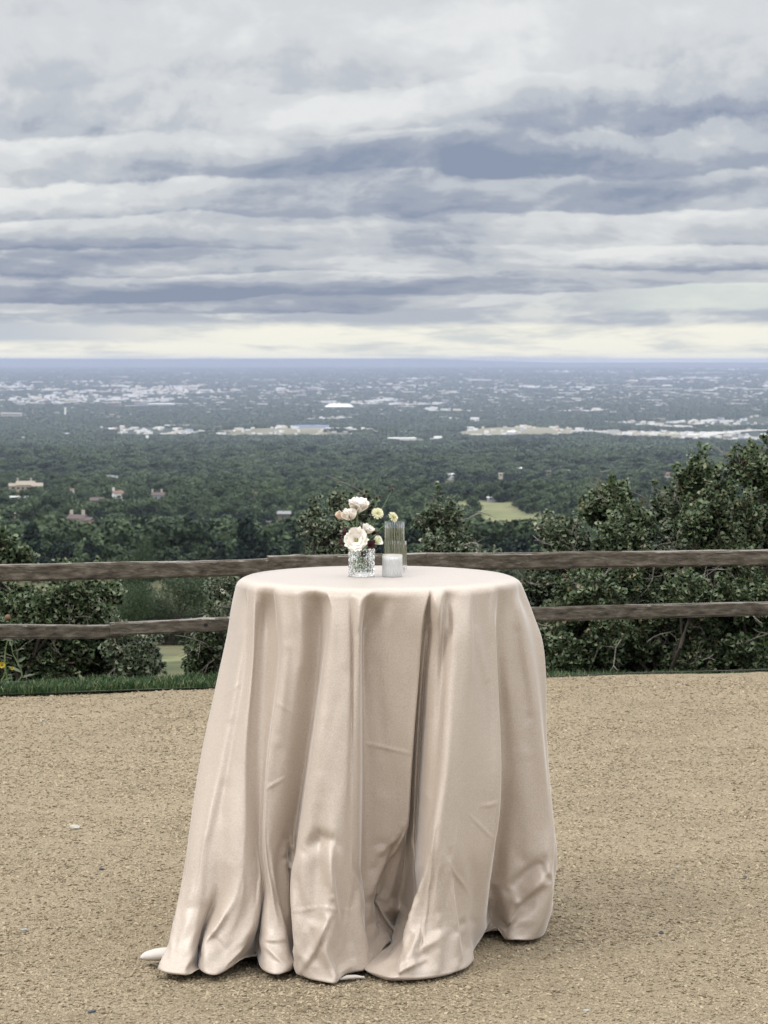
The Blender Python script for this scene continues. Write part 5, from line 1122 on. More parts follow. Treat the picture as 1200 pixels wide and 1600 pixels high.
[32,35,35,34,36,34,32,32,31,30,27,27,38,38,35,40,35,33,38,38,27,18,14,9,-16,-26,-10,18,37,44,37,40,29,26,-10,-46,-53,-62,-63,-67,-61,-37,-29,-28,-25,-19,-1,22,30,28,30,30,30,31,30,34,34,27,28,18,-8,3,3,5,-9,-9,-19,-26,-30,-24,-9,21,33,42,50,48,51,48,-8,-21,-28,-28,-11,-3,8,9,10,12,15,16,21,24,42,51,58,57,59,60,50,42,43,30,25,26,28,24,24,24,26,22,14,-6,-8,-8,-9,-5,9,4,11,10,-10,20,28,28,15,-8,12,16,18,13,10,10,9,6,-5],
[-10,-19,-19,-18,-23,-22,-22,-23,-20,-17,-11,2,-16,-20,-15,-16,-15,-16,-18,-18,-9,6,7,12,18,17,21,15,-15,-21,-13,-19,11,4,8,28,29,31,27,31,29,18,19,21,19,14,10,-10,-17,-15,-18,-18,-17,-17,-17,-17,-14,-10,-9,9,16,15,12,10,7,3,8,10,12,16,25,29,32,36,38,37,38,35,16,9,-8,-10,9,9,8,4,-6,2,10,12,21,20,-11,-21,-29,-28,-29,-29,-23,-17,-14,1,10,1,-4,2,4,6,8,7,-3,-10,-12,-13,-13,-10,-6,-6,-7,-6,-6,-7,-24,-24,-17,-16,-15,-12,-8,-7,-7,-6,-5,-5,-6],
[-15,-15,-15,-7,-5,-16,-16,-17,4,12,10,-16,14,17,-17,-27,-27,-27,-32,-36,-35,-32,-31,-24,-34,-21,-22,14,22,22,18,16,22,-24,-27,33,32,-17,-9,-12,-9,25,34,39,36,15,26,29,29,28,26,29,29,27,17,9,-20,-11,12,24,33,25,21,21,-10,18,22,24,22,13,-19,-37,-48,-53,-58,-58,-59,-58,-32,-26,-26,-22,9,17,27,30,35,23,-7,-28,-30,-14,14,20,15,-3,-12,-20,-13,10,-23,6,26,6,-26,-25,-20,-22,-24,-24,-4,29,35,36,31,22,16,10,13,17,17,28,30,28,30,35,33,21,-21,-17,15,14,11,3,-11],
[33,33,34,39,39,36,39,40,34,32,31,31,40,41,39,45,40,35,40,42,31,23,17,10,-18,-26,-9,27,41,42,34,35,24,7,-25,-54,-57,-66,-67,-70,-64,-38,-31,-29,-28,-21,-7,11,27,27,25,31,31,30,33,34,37,31,28,19,-11,-7,-3,-4,-12,-16,-18,-20,-19,-8,13,26,39,49,54,51,51,49,-7,-21,-26,-28,-11,-10,8,9,10,14,17,21,23,35,47,51,58,56,58,60,54,41,45,35,23,25,27,26,23,23,24,24,15,-5,-9,-9,-10,-6,10,-11,-8,10,9,33,35,34,25,-3,8,15,17,15,11,11,10,8,2],
[-1,-5,-12,-22,-26,-24,-28,-29,-23,-19,-11,11,-16,-24,-21,-16,-16,-14,-18,-19,-11,-4,7,12,22,17,23,7,-18,-19,-8,-11,18,15,15,32,30,32,30,32,30,19,20,21,22,15,11,9,-14,-14,-11,-15,-17,-17,-18,-16,-16,-13,-9,9,17,15,13,10,8,12,9,12,17,21,26,31,34,37,39,39,37,36,18,11,-2,-8,9,12,8,-2,-7,6,11,18,19,0,-21,-21,-28,-26,-28,-29,-25,-13,-16,-8,11,7,-4,-1,4,5,6,7,-4,-11,-13,-14,-14,-11,-7,-4,-4,-7,-6,-27,-29,-20,-18,-16,-16,-13,-10,-9,-10,-8,-7,-7,-8],
[-22,-22,-21,-17,-19,-21,-22,-21,-6,2,-9,-18,14,-6,-18,-32,-32,-32,-40,-39,-39,-36,-35,-30,-38,-22,-27,14,20,19,17,20,21,-34,-26,39,-8,-20,-17,-17,1,29,35,37,37,15,25,29,30,31,31,32,31,27,10,11,-16,-10,22,28,36,29,18,18,-5,19,31,31,26,-10,-26,-44,-54,-60,-59,-59,-60,-65,-41,-33,-29,-25,-7,14,31,36,37,26,-9,-24,-23,19,26,27,16,3,-8,-19,-13,14,-20,-11,27,25,-19,-22,-13,-19,-20,-20,6,30,38,39,35,25,21,19,23,20,27,34,30,29,29,34,34,28,-5,-14,20,18,15,11,8],
[33,34,36,39,39,38,47,45,36,35,34,33,42,41,43,49,45,38,45,43,35,23,21,18,-14,-25,-9,35,40,38,34,26,19,-24,-37,-58,-68,-72,-71,-73,-65,-38,-32,-31,-28,-22,-14,14,18,29,30,31,27,30,35,35,37,35,25,20,-13,-10,-7,-7,-11,-15,-24,-24,-20,-10,17,26,36,49,53,54,52,53,10,-23,-25,-27,-17,-8,9,9,10,15,19,21,24,36,44,50,56,56,56,58,55,47,44,40,24,23,25,25,21,22,23,23,16,-5,-9,-9,-10,-7,7,13,18,17,26,38,41,37,26,8,8,13,16,16,13,12,11,10,8],
[8,-1,-11,-21,-24,-25,-33,-32,-25,-20,-10,12,-17,-14,-23,-17,-17,-12,-16,-19,-14,6,5,12,24,18,24,-11,-16,-15,-3,17,20,21,20,34,34,35,32,34,31,19,21,23,22,15,14,9,3,-14,-14,-16,-12,-17,-18,-17,-16,-14,-6,9,17,16,13,10,8,12,17,19,21,26,29,32,35,39,41,39,37,39,23,14,6,-5,8,13,4,-9,-11,-5,10,16,15,-13,-9,-19,-26,-26,-24,-27,-25,-16,-14,-11,10,11,-4,-5,2,1,3,5,-5,-12,-15,-15,-15,-12,-8,5,9,-11,-22,-30,-23,-21,-17,-16,-16,-14,-12,-10,-11,-10,-9,-8,-10],
[-23,-22,-26,-24,-26,-25,-25,-27,-28,-18,-20,-25,13,-26,-27,-36,-39,-42,-43,-43,-45,-44,-44,-38,-41,-24,-29,11,15,10,12,20,13,-40,-24,37,-30,-28,-21,-20,13,36,47,30,35,17,26,28,31,32,35,35,31,21,14,-7,-7,13,26,32,40,33,17,14,-9,28,33,32,27,-13,-31,-40,-52,-60,-61,-67,-67,-67,-50,-27,-26,-23,2,25,35,42,42,31,18,-6,12,29,29,30,16,8,-12,-16,-16,-6,-6,-10,26,33,9,-17,4,8,-12,-13,14,32,40,41,38,29,27,27,31,27,33,31,31,30,27,32,33,31,20,8,23,21,18,15,14],
[35,35,35,40,39,44,48,43,42,39,37,33,41,42,43,49,46,45,45,44,32,30,29,25,11,-27,-8,33,35,31,25,5,9,-30,-44,-56,-70,-72,-73,-74,-65,-38,-35,-29,-26,-23,-11,6,22,29,32,31,25,33,35,37,37,35,26,18,-15,-12,-10,-9,-11,-19,-22,-21,-17,-5,18,27,34,42,45,46,46,46,28,-27,-28,-29,-21,5,10,9,9,15,19,20,24,35,38,48,55,57,53,55,51,46,43,40,30,21,22,24,20,19,21,21,15,-3,-10,-10,-11,-7,-14,-10,30,29,35,43,45,41,26,13,9,11,15,16,14,13,12,11,11],
[4,-6,6,-20,-21,-29,-34,-29,-25,-20,5,17,-8,22,-18,-11,11,2,-13,-19,12,7,12,16,27,18,24,-4,7,17,22,29,22,21,25,36,36,37,35,34,33,22,34,27,21,16,13,11,-4,-13,-15,-15,-11,-17,-18,-18,-17,-14,-6,10,18,17,13,10,9,18,22,24,26,28,30,33,34,35,40,40,43,41,31,18,12,4,9,11,-8,-18,-19,-14,-4,8,9,-15,15,-17,-24,-26,-20,-24,-14,6,-10,-12,8,13,2,-7,-5,-4,-6,-4,-7,-13,-15,-16,-16,-13,-9,8,14,-16,-28,-25,-24,-23,-15,-15,-16,-15,-13,-11,-12,-11,-10,-9,-11],
[-26,-31,-31,-30,-30,-29,-33,-36,-34,-30,-36,-34,4,-35,-41,-41,-43,-44,-50,-52,-52,-55,-59,-51,-44,-24,-30,17,14,7,6,-6,7,-42,-20,26,-25,-24,-19,-17,15,45,53,36,32,19,23,28,31,37,36,34,31,13,-6,-3,12,22,29,36,43,37,19,7,11,29,31,29,24,20,-26,-42,-47,-51,-56,-56,-61,-57,-42,-31,-24,-9,-22,28,38,45,49,41,31,33,29,33,33,27,19,-8,-9,-9,13,24,-6,6,29,34,25,-11,-8,15,6,-8,17,34,43,43,42,37,28,26,35,37,39,32,28,25,25,29,32,31,28,23,25,23,20,18,18],
[34,33,34,41,42,46,45,46,45,40,38,31,41,43,49,48,46,43,52,42,39,42,38,35,22,-26,-10,28,29,24,9,-13,-14,-33,-46,-54,-67,-71,-71,-71,-61,-41,-37,-30,-24,-24,-22,8,23,31,34,32,26,36,38,37,36,34,28,16,-17,-13,-12,-11,-11,-15,-17,-16,-11,-10,13,22,25,32,35,36,37,31,-14,-25,-32,-34,-23,9,9,3,8,12,16,19,19,29,32,44,51,53,51,49,45,38,41,38,24,19,20,23,22,18,19,20,16,4,-10,-11,-11,-8,13,18,37,39,42,49,45,38,27,17,11,12,14,15,15,14,13,12,12],
[14,16,11,-20,-25,-30,-26,-29,-26,-16,17,20,-4,27,16,12,16,14,-11,20,11,19,33,31,31,18,24,23,20,27,31,31,24,21,26,37,38,37,37,37,33,30,37,30,20,16,17,10,-5,-11,-13,-14,-11,-17,-18,-18,-17,-14,-7,11,19,18,13,10,11,19,23,25,26,32,32,32,34,36,38,41,40,41,26,21,13,13,27,10,-12,-21,-30,-23,-15,-12,5,9,20,3,-17,-20,-17,-11,-3,9,-10,-10,14,14,9,-7,-7,-3,-4,-5,-8,-14,-17,-17,-17,-14,4,15,16,-20,-32,-26,-20,-15,-14,-14,-16,-15,-14,-12,-13,-11,-10,-10,-12],
[-33,-30,-34,-34,-35,-39,-42,-42,-39,-44,-50,-41,-12,-40,-45,-45,-47,-53,-57,-60,-62,-68,-71,-60,-52,-30,-32,-18,-10,-15,-12,8,-14,-42,-26,23,-18,-26,-23,-15,23,40,56,44,16,18,22,27,37,34,37,36,34,20,-16,-11,21,28,33,38,45,39,23,17,28,39,42,40,35,10,-19,-33,-37,-46,-49,-49,-54,-48,-45,-31,-23,-16,-29,-15,39,46,49,50,39,38,40,34,35,32,21,16,16,20,25,27,1,16,30,33,31,15,7,17,-12,-6,24,36,44,48,49,46,38,25,38,47,39,35,21,19,21,26,31,31,29,26,26,24,22,21,22],
[31,36,36,42,42,40,48,47,42,42,35,22,41,43,43,44,47,52,50,48,52,54,46,37,23,-30,-13,10,26,22,-11,-24,-26,-35,-41,-50,-66,-68,-68,-67,-52,-45,-39,-36,-26,-25,-23,-9,24,31,35,35,29,35,40,39,35,31,25,19,-17,-14,-13,-13,-15,-20,-23,-22,-18,-12,1,16,13,20,25,28,29,17,8,-21,-27,-27,-20,-14,5,-10,5,9,12,13,19,20,25,35,42,47,48,44,38,34,39,35,23,20,18,20,21,17,20,20,15,7,-9,-11,-12,-9,13,27,41,48,44,45,41,37,31,22,13,13,14,15,15,14,14,13,14],
[28,12,12,-20,-18,7,-24,-25,-17,-4,32,25,6,30,35,30,21,14,27,25,5,24,44,36,39,25,25,33,29,28,35,38,30,22,26,38,43,44,44,38,40,36,39,36,24,20,17,13,7,-11,-13,-14,-11,-15,-19,-18,-15,-11,4,12,19,18,14,13,19,27,30,32,32,32,35,34,35,34,37,40,41,41,31,25,24,26,31,34,-13,-20,-30,-33,-21,-10,-9,22,25,17,-11,-16,-16,-11,9,11,-8,2,15,14,12,-4,-7,-3,-3,-5,-11,-15,-17,-18,-17,-12,8,19,17,-24,-31,-24,8,-5,-11,-13,-15,-15,-14,-13,-13,-12,-11,-11,-13],
[-42,-38,-38,-40,-44,-44,-45,-47,-53,-58,-50,-47,-33,-37,-51,-50,-55,-57,-60,-64,-73,-77,-79,-68,-51,-34,10,-28,-19,-20,-22,-10,-18,-30,-32,21,-15,-23,-22,-9,23,46,50,38,23,18,28,32,32,33,37,39,37,32,-10,7,24,30,36,39,46,37,32,32,35,42,41,37,33,31,27,-10,-24,-32,-36,-36,-43,-37,-36,-32,-12,-30,-16,-26,38,50,48,49,49,46,38,37,39,41,30,27,26,26,29,28,15,22,27,28,32,22,14,8,10,-6,22,34,43,50,55,54,48,30,42,59,52,32,15,12,14,21,29,30,29,27,26,24,22,23,26],
[28,36,38,37,40,42,42,42,43,43,40,25,39,40,39,43,53,52,51,55,58,55,54,44,30,-28,-8,-9,19,17,8,-21,-33,-34,-37,-45,-59,-61,-61,-56,-47,-42,-38,-32,-26,-23,-11,10,19,23,35,37,36,35,39,38,34,30,24,19,-17,-17,-15,-15,-16,-21,-20,-19,-16,-17,-14,3,-9,-12,15,14,12,-15,-18,-18,-27,-31,-23,-21,-10,-17,-16,6,5,-4,-4,10,18,30,36,37,37,36,32,31,35,31,23,22,17,18,20,21,20,20,18,13,3,-10,-13,-11,10,20,45,55,51,47,39,44,39,29,15,13,14,14,15,14,14,14,16],
[35,19,9,18,21,5,21,19,16,27,35,37,20,32,39,32,18,21,34,24,31,46,51,47,43,42,36,36,30,31,33,38,36,34,25,38,46,49,51,54,41,43,42,37,26,20,17,13,6,6,-12,-14,-11,-5,-17,-17,-14,-10,7,12,19,19,17,20,23,29,31,32,33,38,41,38,37,36,40,42,41,41,34,33,33,29,30,41,-5,-25,-9,-30,-28,-19,20,24,28,25,14,-14,-6,9,13,13,2,10,15,13,12,7,-5,-6,5,-4,-8,-12,-17,-19,-17,-10,12,19,15,-18,-24,-18,16,8,-8,-11,-14,-15,-14,-13,-13,-12,-12,-12,-15],
[-47,-45,-45,-47,-47,-48,-48,-57,-65,-67,-54,-53,-50,-49,-56,-57,-57,-58,-60,-73,-81,-85,-87,-78,-53,-35,-30,-29,-23,-24,-25,-23,14,12,-25,-8,-35,-30,-25,-13,42,44,34,11,31,24,31,32,32,36,38,41,40,37,18,29,38,40,40,41,46,44,47,44,44,46,48,49,49,46,39,29,10,-12,-17,-20,-27,-20,2,16,-21,-19,-28,23,47,47,46,46,45,44,42,40,39,38,36,34,33,33,34,27,24,27,33,24,25,27,18,17,23,25,25,37,40,47,51,48,42,42,48,56,45,40,10,2,-6,15,25,29,30,28,26,25,23,22,23],
[30,31,34,35,35,35,37,42,44,45,41,38,37,39,38,48,52,49,53,57,60,61,59,55,35,-16,-15,-12,14,11,-17,-21,-29,-31,-38,-40,-48,-52,-53,-52,-39,-35,-32,-29,-21,-17,4,14,19,29,32,37,33,35,37,28,22,19,18,15,-14,-10,-19,-16,-22,-25,-25,-25,-25,-23,-20,-17,-10,-21,-20,-9,-17,-24,-24,-24,-30,-28,-22,-19,-20,-20,-16,-11,-12,-15,-19,-16,-13,-9,17,21,23,25,21,27,29,26,18,21,20,18,20,20,19,19,18,14,13,6,-2,-2,11,19,48,57,53,52,46,42,43,31,19,14,14,14,14,14,14,13,14],
[38,36,31,34,35,38,36,32,33,32,34,43,45,46,40,29,23,34,34,42,52,55,63,64,46,46,43,36,33,34,39,40,41,42,31,38,53,56,59,55,54,50,48,45,33,20,18,14,10,2,-6,-10,8,10,-13,23,25,22,19,16,21,23,32,29,36,42,46,47,47,46,43,41,39,39,41,42,41,41,38,36,34,33,37,39,34,25,13,-9,-9,7,20,29,26,25,21,20,21,19,19,14,13,16,20,13,11,13,6,7,10,7,-9,-13,-12,-15,-8,20,23,20,6,27,22,-14,17,15,7,8,-10,-14,-15,-14,-13,-12,-12,-12,-13],
[-48,-48,-49,-49,-48,-48,-47,-55,-62,-63,-58,-51,-52,-59,-59,-57,-57,-60,-67,-76,-83,-90,-90,-86,-59,-44,-37,-28,-26,-27,-27,-34,-31,27,20,-29,-28,-29,-28,-13,40,28,22,-14,18,25,31,32,34,36,37,39,38,34,25,25,34,40,43,46,48,46,47,50,50,50,53,53,53,52,47,35,24,21,15,9,5,-11,-31,-3,-11,-20,-16,39,51,44,44,43,42,40,39,39,39,38,38,37,36,35,34,31,30,29,28,24,23,24,23,24,26,29,32,35,39,41,44,43,36,32,41,49,53,39,23,-7,-12,8,19,27,29,27,26,24,22,21,19],
[29,29,29,30,32,34,37,43,45,44,42,39,37,39,41,45,53,58,62,64,63,64,64,62,38,-19,-15,-5,6,9,-2,11,-15,-29,-30,-36,-43,-44,-47,-44,-33,-30,-27,-23,-21,-13,16,18,23,27,31,33,36,38,37,33,25,14,7,-12,-13,-15,-19,-21,-22,-25,-27,-26,-27,-26,-24,-22,-18,-19,-22,-16,-22,-17,-25,-28,-32,-30,-23,-25,-20,-15,-14,-15,-17,-20,-23,-20,-18,-15,-9,7,12,15,18,21,22,22,23,21,20,20,19,19,18,17,17,16,15,14,12,12,14,22,37,52,57,59,53,45,38,30,22,16,14,14,14,14,13,13,11],
[38,40,40,41,41,39,36,40,35,42,33,45,45,50,40,33,27,29,35,43,57,61,65,70,53,51,45,37,35,34,35,41,40,49,50,40,57,62,66,62,56,58,48,46,35,19,21,13,8,6,4,6,-7,6,-9,29,27,22,22,22,20,30,35,32,37,46,50,52,51,48,45,46,39,43,43,45,43,44,44,40,31,34,43,36,47,32,25,28,31,31,28,28,27,26,25,25,25,23,20,18,18,18,17,13,10,9,11,12,12,9,-6,-9,-10,11,20,25,32,34,33,34,34,14,12,16,22,16,5,-13,-14,-13,-13,-12,-11,-11,-8],
[-49,-51,-52,-52,-53,-54,-57,-57,-65,-65,-60,-49,-52,-56,-67,-65,-66,-71,-78,-83,-86,-90,-89,-87,-57,-44,-38,-29,-27,-27,-33,-37,-30,-10,9,-36,-28,-33,-39,-30,20,32,12,-11,-13,16,22,26,29,31,33,36,28,24,26,30,43,46,47,48,46,49,50,50,51,53,55,55,53,50,43,32,29,23,-16,-15,-24,-23,-11,2,-6,16,-18,35,48,47,46,42,39,37,36,37,37,37,36,36,35,34,33,31,30,29,24,24,23,23,24,25,27,30,33,37,39,42,45,42,34,30,39,54,56,49,42,29,22,26,33,31,28,26,25,23,22,20,19],
[25,24,22,21,25,31,41,45,46,45,42,35,34,36,41,45,52,59,59,62,64,63,63,54,18,-21,-14,-1,9,10,7,10,-13,-25,-28,-33,-42,-43,-45,-43,-35,-32,-26,-25,-23,-9,13,20,24,27,30,34,36,37,35,32,17,10,-9,-15,-13,-17,-18,-22,-24,-24,-27,-29,-29,-28,-27,-26,-25,-25,-24,-24,-26,-24,-29,-30,-32,-33,-24,-26,-22,-15,-15,-20,-23,-26,-26,-25,-22,-19,-16,-12,-7,7,12,15,18,20,22,20,20,20,19,19,18,18,18,18,17,17,15,-23,-24,-17,29,48,58,60,59,51,41,28,13,15,13,12,12,12,11,10,9],
[30,30,28,28,30,38,33,35,48,44,29,50,52,51,30,38,40,38,50,57,59,67,71,61,50,56,48,42,38,37,47,44,42,49,48,44,61,66,66,68,59,58,49,48,44,30,21,15,10,9,11,7,23,17,25,29,21,29,18,24,33,32,35,40,42,48,52,47,48,49,47,38,33,37,44,40,45,41,37,37,26,27,40,34,47,28,18,19,19,16,14,15,16,16,15,14,12,11,6,1,-3,7,22,4,9,1,7,5,9,-5,-4,6,7,12,11,34,41,44,31,30,48,31,11,26,27,27,27,27,-8,-4,0,-4,-5,-5,-6],
[-48,-51,-52,-54,-58,-60,-64,-64,-66,-64,-59,-48,-51,-59,-71,-69,-75,-78,-83,-87,-90,-89,-92,-81,-61,-47,-41,-30,-29,-30,-31,-30,-17,-20,-25,-40,-40,-43,-49,-42,-19,29,22,-1,5,-2,14,19,23,26,29,31,30,25,30,41,50,51,50,51,48,51,51,51,53,56,55,55,55,46,40,30,26,24,8,5,-21,-20,-14,6,21,23,-14,29,47,51,51,45,41,38,35,35,35,34,34,34,33,32,31,29,28,26,24,24,24,24,25,26,28,32,35,38,41,43,46,38,34,26,36,52,56,54,48,45,35,37,40,32,28,26,25,23,22,20,19],
[22,20,19,23,29,36,44,47,44,43,39,27,33,36,42,47,52,59,60,63,65,62,60,47,14,-27,-18,-4,8,9,-3,-15,-25,-27,-28,-31,-41,-42,-44,-41,-36,-31,-28,-25,-25,-21,7,19,24,28,31,34,36,36,34,24,11,-6,-12,-16,-13,-18,-19,-22,-23,-26,-27,-28,-29,-28,-27,-27,-26,-27,-27,-23,-29,-27,-31,-32,-32,-32,-24,-26,-22,-18,-19,-21,-24,-27,-28,-25,-23,-20,-17,-14,-9,3,10,14,17,19,20,20,20,20,20,19,19,19,20,20,19,19,18,-34,-44,-39,-11,36,57,56,62,58,47,36,14,10,11,10,10,10,9,8,6],
[20,17,19,24,35,41,40,44,48,40,28,44,55,42,36,38,50,48,56,61,64,68,68,61,51,49,55,44,42,43,46,44,43,40,41,47,63,63,63,65,65,56,50,47,48,44,35,27,21,17,14,17,12,28,30,21,27,24,13,22,32,34,37,43,51,52,47,49,42,47,47,39,31,32,33,34,38,39,36,25,22,-8,39,31,46,19,15,12,12,20,13,-8,-6,-5,-5,-5,-5,-5,-6,-6,-5,-8,6,-6,-5,-5,-6,-5,-5,-3,-5,-6,-7,-4,-9,33,49,48,33,17,42,49,28,25,26,24,28,9,-8,5,-5,-7,-6,-6,-7],
[-48,-50,-51,-56,-64,-65,-66,-68,-66,-65,-58,-46,-50,-64,-75,-76,-79,-83,-85,-89,-90,-93,-88,-78,-61,-50,-43,-32,-30,-29,-28,-24,-25,-40,-40,-39,-49,-53,-61,-53,-39,9,23,12,-15,-18,-11,7,15,19,23,27,28,32,39,49,53,53,52,53,53,52,52,53,56,56,55,54,48,44,36,33,24,20,6,-10,6,-15,7,18,31,47,3,24,48,52,53,46,43,40,33,32,32,32,32,31,30,29,28,27,25,24,23,23,24,24,25,27,29,33,36,39,42,44,47,41,30,24,34,49,57,57,55,51,48,46,48,32,28,26,24,23,21,20,19],
[18,17,16,24,34,39,45,48,44,42,38,15,31,37,38,48,54,58,60,62,62,60,52,37,-9,-27,-16,-6,7,6,-10,-22,-22,-28,-28,-36,-40,-43,-46,-40,-35,-30,-28,-27,-25,-25,-16,10,21,26,31,34,36,34,29,15,-2,-13,-13,-16,-19,-19,-23,-25,-28,-27,-30,-31,-30,-30,-28,-28,-27,-27,-27,-26,-26,-28,-30,-35,-39,-48,-26,-26,-22,-19,-20,-22,-24,-27,-28,-26,-23,-21,-18,-15,-11,-5,8,12,16,18,19,20,20,20,20,20,20,21,21,21,21,21,21,-31,-54,-54,-36,19,45,57,58,60,53,42,-12,-5,7,7,7,7,5,3,-4],
[-9,9,7,23,39,43,37,44,37,43,34,34,52,32,20,39,49,56,58,65,69,66,66,57,42,43,57,49,46,45,45,45,43,35,36,56,60,57,57,59,62,58,50,46,52,54,47,41,35,30,25,20,19,20,20,23,18,14,22,22,29,36,46,49,52,52,50,41,42,41,43,41,33,29,37,34,33,39,33,8,29,22,28,28,45,16,5,20,8,21,20,-8,-8,-7,-7,-8,-8,-7,-8,-8,-7,-7,-7,-7,-7,-7,-7,-7,-7,-6,0,-7,-6,-6,-4,40,47,51,38,14,30,37,46,33,28,16,18,3,-6,-5,-7,-7,-7,-7,-7]]
# ================================================================== THE DRAPED TABLE
TD = 7.43; TX = at(591, 905, TD).x; TR = .43; TZ = 1.079
# cloth fabric
CF = Mat('champagne_cloth'); CF.vec = CF.tc.outputs['Object']
wv1 = CF.wave(1, vec=CF.map((330, 330, 330)), dist=1.5, d='Z'); wn1 = CF.noise(900, 2, .6)
thr = CF.noise(1, 3, .6, vec=CF.map((28, 28, 300))); thr2 = CF.noise(1, 3, .6, vec=CF.map((300, 300, 28)))
c_ = CF.mix(.5, CF.ramp(thr, [(.3, (.410, .337, .274)), (.7, (.470, .390, .320))]), CF.ramp(thr2, [(.3, (.410, .337, .274)), (.7, (.470, .390, .320))]))
wn2 = CF.noise(260, 2, .7); c_ = CF.mix(.36, c_, CF.ramp(wn2, [(.36, (.33, .266, .212)), (.64, (.55, .465, .388))]))
CF.set(Base_Color=c_, Roughness=.37, Specular_IOR_Level=.6, Sheen_Weight=.70, Sheen_Roughness=.26, Sheen_Tint=(1, .96, .94))
CF.bump(CF.math('ADD', CF.math('ADD', thr, thr2), wn2), .28, .0006)

def foot_dd(y):                                     # depth at which the ground is met
    d = ray(591, y); t = -(EYE - .012) / d.z; return TD - t * d.y
def rim_dd(x):                                      # front half of the table edge
    X = at(x, 905, TD).x - TX; return math.sqrt(max(0, TR * TR - X * X))
# each column of the cloth: rim place, fold line on the way down (height, place, push towards the viewer), foot place
C = []
def col(rx, mids, foot): C.append((rx, mids, foot))
col(371.5, [(950, 361, 0), (985, 356, 0), (1060, 340, 0), (1200, 311, 0), (1380, 284, 0), (1450, 270, 0), (1490, 263, .0)], (254, 1519))
col(374, [(950, 367, .01), (1000, 361, .012), (1200, 321, .02), (1380, 292, .02), (1450, 277, .0)], (266, 1525))
col(378, [(940, 376, .014), (1000, 369, .02), (1200, 332, .025), (1380, 302, .025), (1450, 287, .012)], (282, 1528))
col(386, [(940, 386, .008), (1000, 379, .02), (1200, 344, .018), (1330, 318, .015), (1400, 312, .008), (1460, 302, .012)], (300, 1529))
col(393, [(1000, 386, .0), (1200, 356, -.012), (1330, 330, -.018), (1400, 324, -.02), (1450, 313, -.03), (1490, 314, -.04)], (316, 1522))
col(396, [(1000, 390, .0), (1200, 364, -.006), (1330, 346, -.018), (1400, 338, -.035), (1450, 319, -.05), (1490, 318, -.06)], (319, 1505))
col(400, [(1000, 393, .01), (1200, 376, .014), (1330, 374, .018), (1400, 366, .016), (1440, 342, .012), (1490, 323, .012)], (325, 1524))
col(404, [(1000, 397, .01), (1200, 383, .012), (1330, 383, .012), (1400, 378, .006), (1450, 356, .0), (1490, 338, .015)], (343, 1529))
col(410, [(950, 405, -.012), (1000, 402, -.015), (1200, 391, -.012), (1330, 392, -.012), (1400, 388, -.006), (1450, 374, -.005)], (362, 1528))
col(420, [(950, 416, -.03), (1000, 415, -.036), (1200, 402, -.032), (1330, 400, -.03), (1420, 398, -.015), (1470, 392, -.004)], (388, 1523))
col(431, [(950, 430, -.02), (1000, 428, -.03), (1200, 410, -.04), (1330, 405, -.038), (1420, 407, -.02), (1480, 404, -.012)], (403, 1516))
col(435, [(1000, 434, -.015), (1200, 414, -.034), (1330, 408, -.035), (1400, 413, -.03), (1470, 408, -.04)], (407, 1498))
col(438, [(1000, 437, .0), (1200, 416, -.012), (1330, 411, -.014), (1400, 417, -.006), (1460, 414, .004)], (414, 1521))
col(441, [(1000, 440, .010), (1200, 418, .016), (1330, 413, .014), (1390, 421, .016), (1440, 428, .012), (1480, 433, .008)], (434, 1527))
col(446, [(1000, 445, .012), (1200, 422, .018), (1330, 418, .016), (1390, 427, .018), (1440, 441, .012), (1480, 450, .004)], (455, 1523))
col(456, [(1000, 456, .006), (1200, 431, .012), (1330, 426, .010), (1390, 433, .006), (1440, 447, -.002), (1480, 456, -.01)], (459, 1508))
col(470, [(1000, 471, .0), (1100, 460, -.002), (1200, 447, -.002), (1330, 440, -.016), (1400, 447, -.026), (1450, 456, -.034)], (462, 1492))
col(484, [(940, 486, -.015), (1000, 491, -.03), (1100, 482, -.035), (1200, 466, -.035), (1300, 454, -.045), (1335, 449, -.055), (1400, 450, -.05)], (465, 1488))
col(492, [(940, 498, -.018), (1000, 500, -.038), (1100, 491, -.045), (1200, 476, -.05), (1335, 458, -.06), (1420, 456, -.055)], (462, 1498))
col(498, [(940, 508, -.006), (970, 509, -.006), (1020, 505, -.02), (1100, 495, -.03), (1200, 481, -.03), (1335, 463, -.03), (1420, 456, -.02)], (458, 1514))
col(506, [(935, 514, .004), (965, 516, .014), (1050, 506, .024), (1120, 496, .028), (1200, 484, .030), (1290, 470, .030), (1380, 456, .030), (1420, 452, .030), (1460, 454, .028)], (460, 1526))
col(515, [(965, 521, .014), (1050, 514, .026), (1200, 493, .034), (1300, 482, .036), (1400, 466, .034), (1450, 464, .030)], (474, 1531))
col(526, [(1000, 529, .016), (1200, 508, .030), (1300, 500, .024), (1350, 496, .020), (1400, 486, .024), (1450, 480, .026)], (490, 1535))
col(537, [(1000, 540, .014), (1200, 529, .026), (1310, 517, .036), (1400, 511, .046), (1435, 507, .046), (1480, 500, .034)], (510, 1539))
col(546, [(1000, 546, .010), (1200, 542, .022), (1310, 532, .030), (1400, 526, .034), (1440, 524, .032)], (524, 1534))
col(551, [(1000, 550, .004), (1200, 548, .014), (1330, 545, .018), (1440, 540, .016), (1480, 536, .012)], (540, 1524))
col(555, [(1000, 554, .014), (1200, 553, .022), (1330, 552, .022), (1440, 548, .020), (1480, 546, .012)], (552, 1519))
col(566, [(940, 562, .01), (1000, 561, .018), (1200, 560, .024), (1330, 560, .022), (1440, 560, .016)], (564, 1512))
col(578, [(930, 570, .008), (960, 566, .006), (1000, 564, .012), (1200, 564, .014), (1330, 564, .010)], (572, 1504))
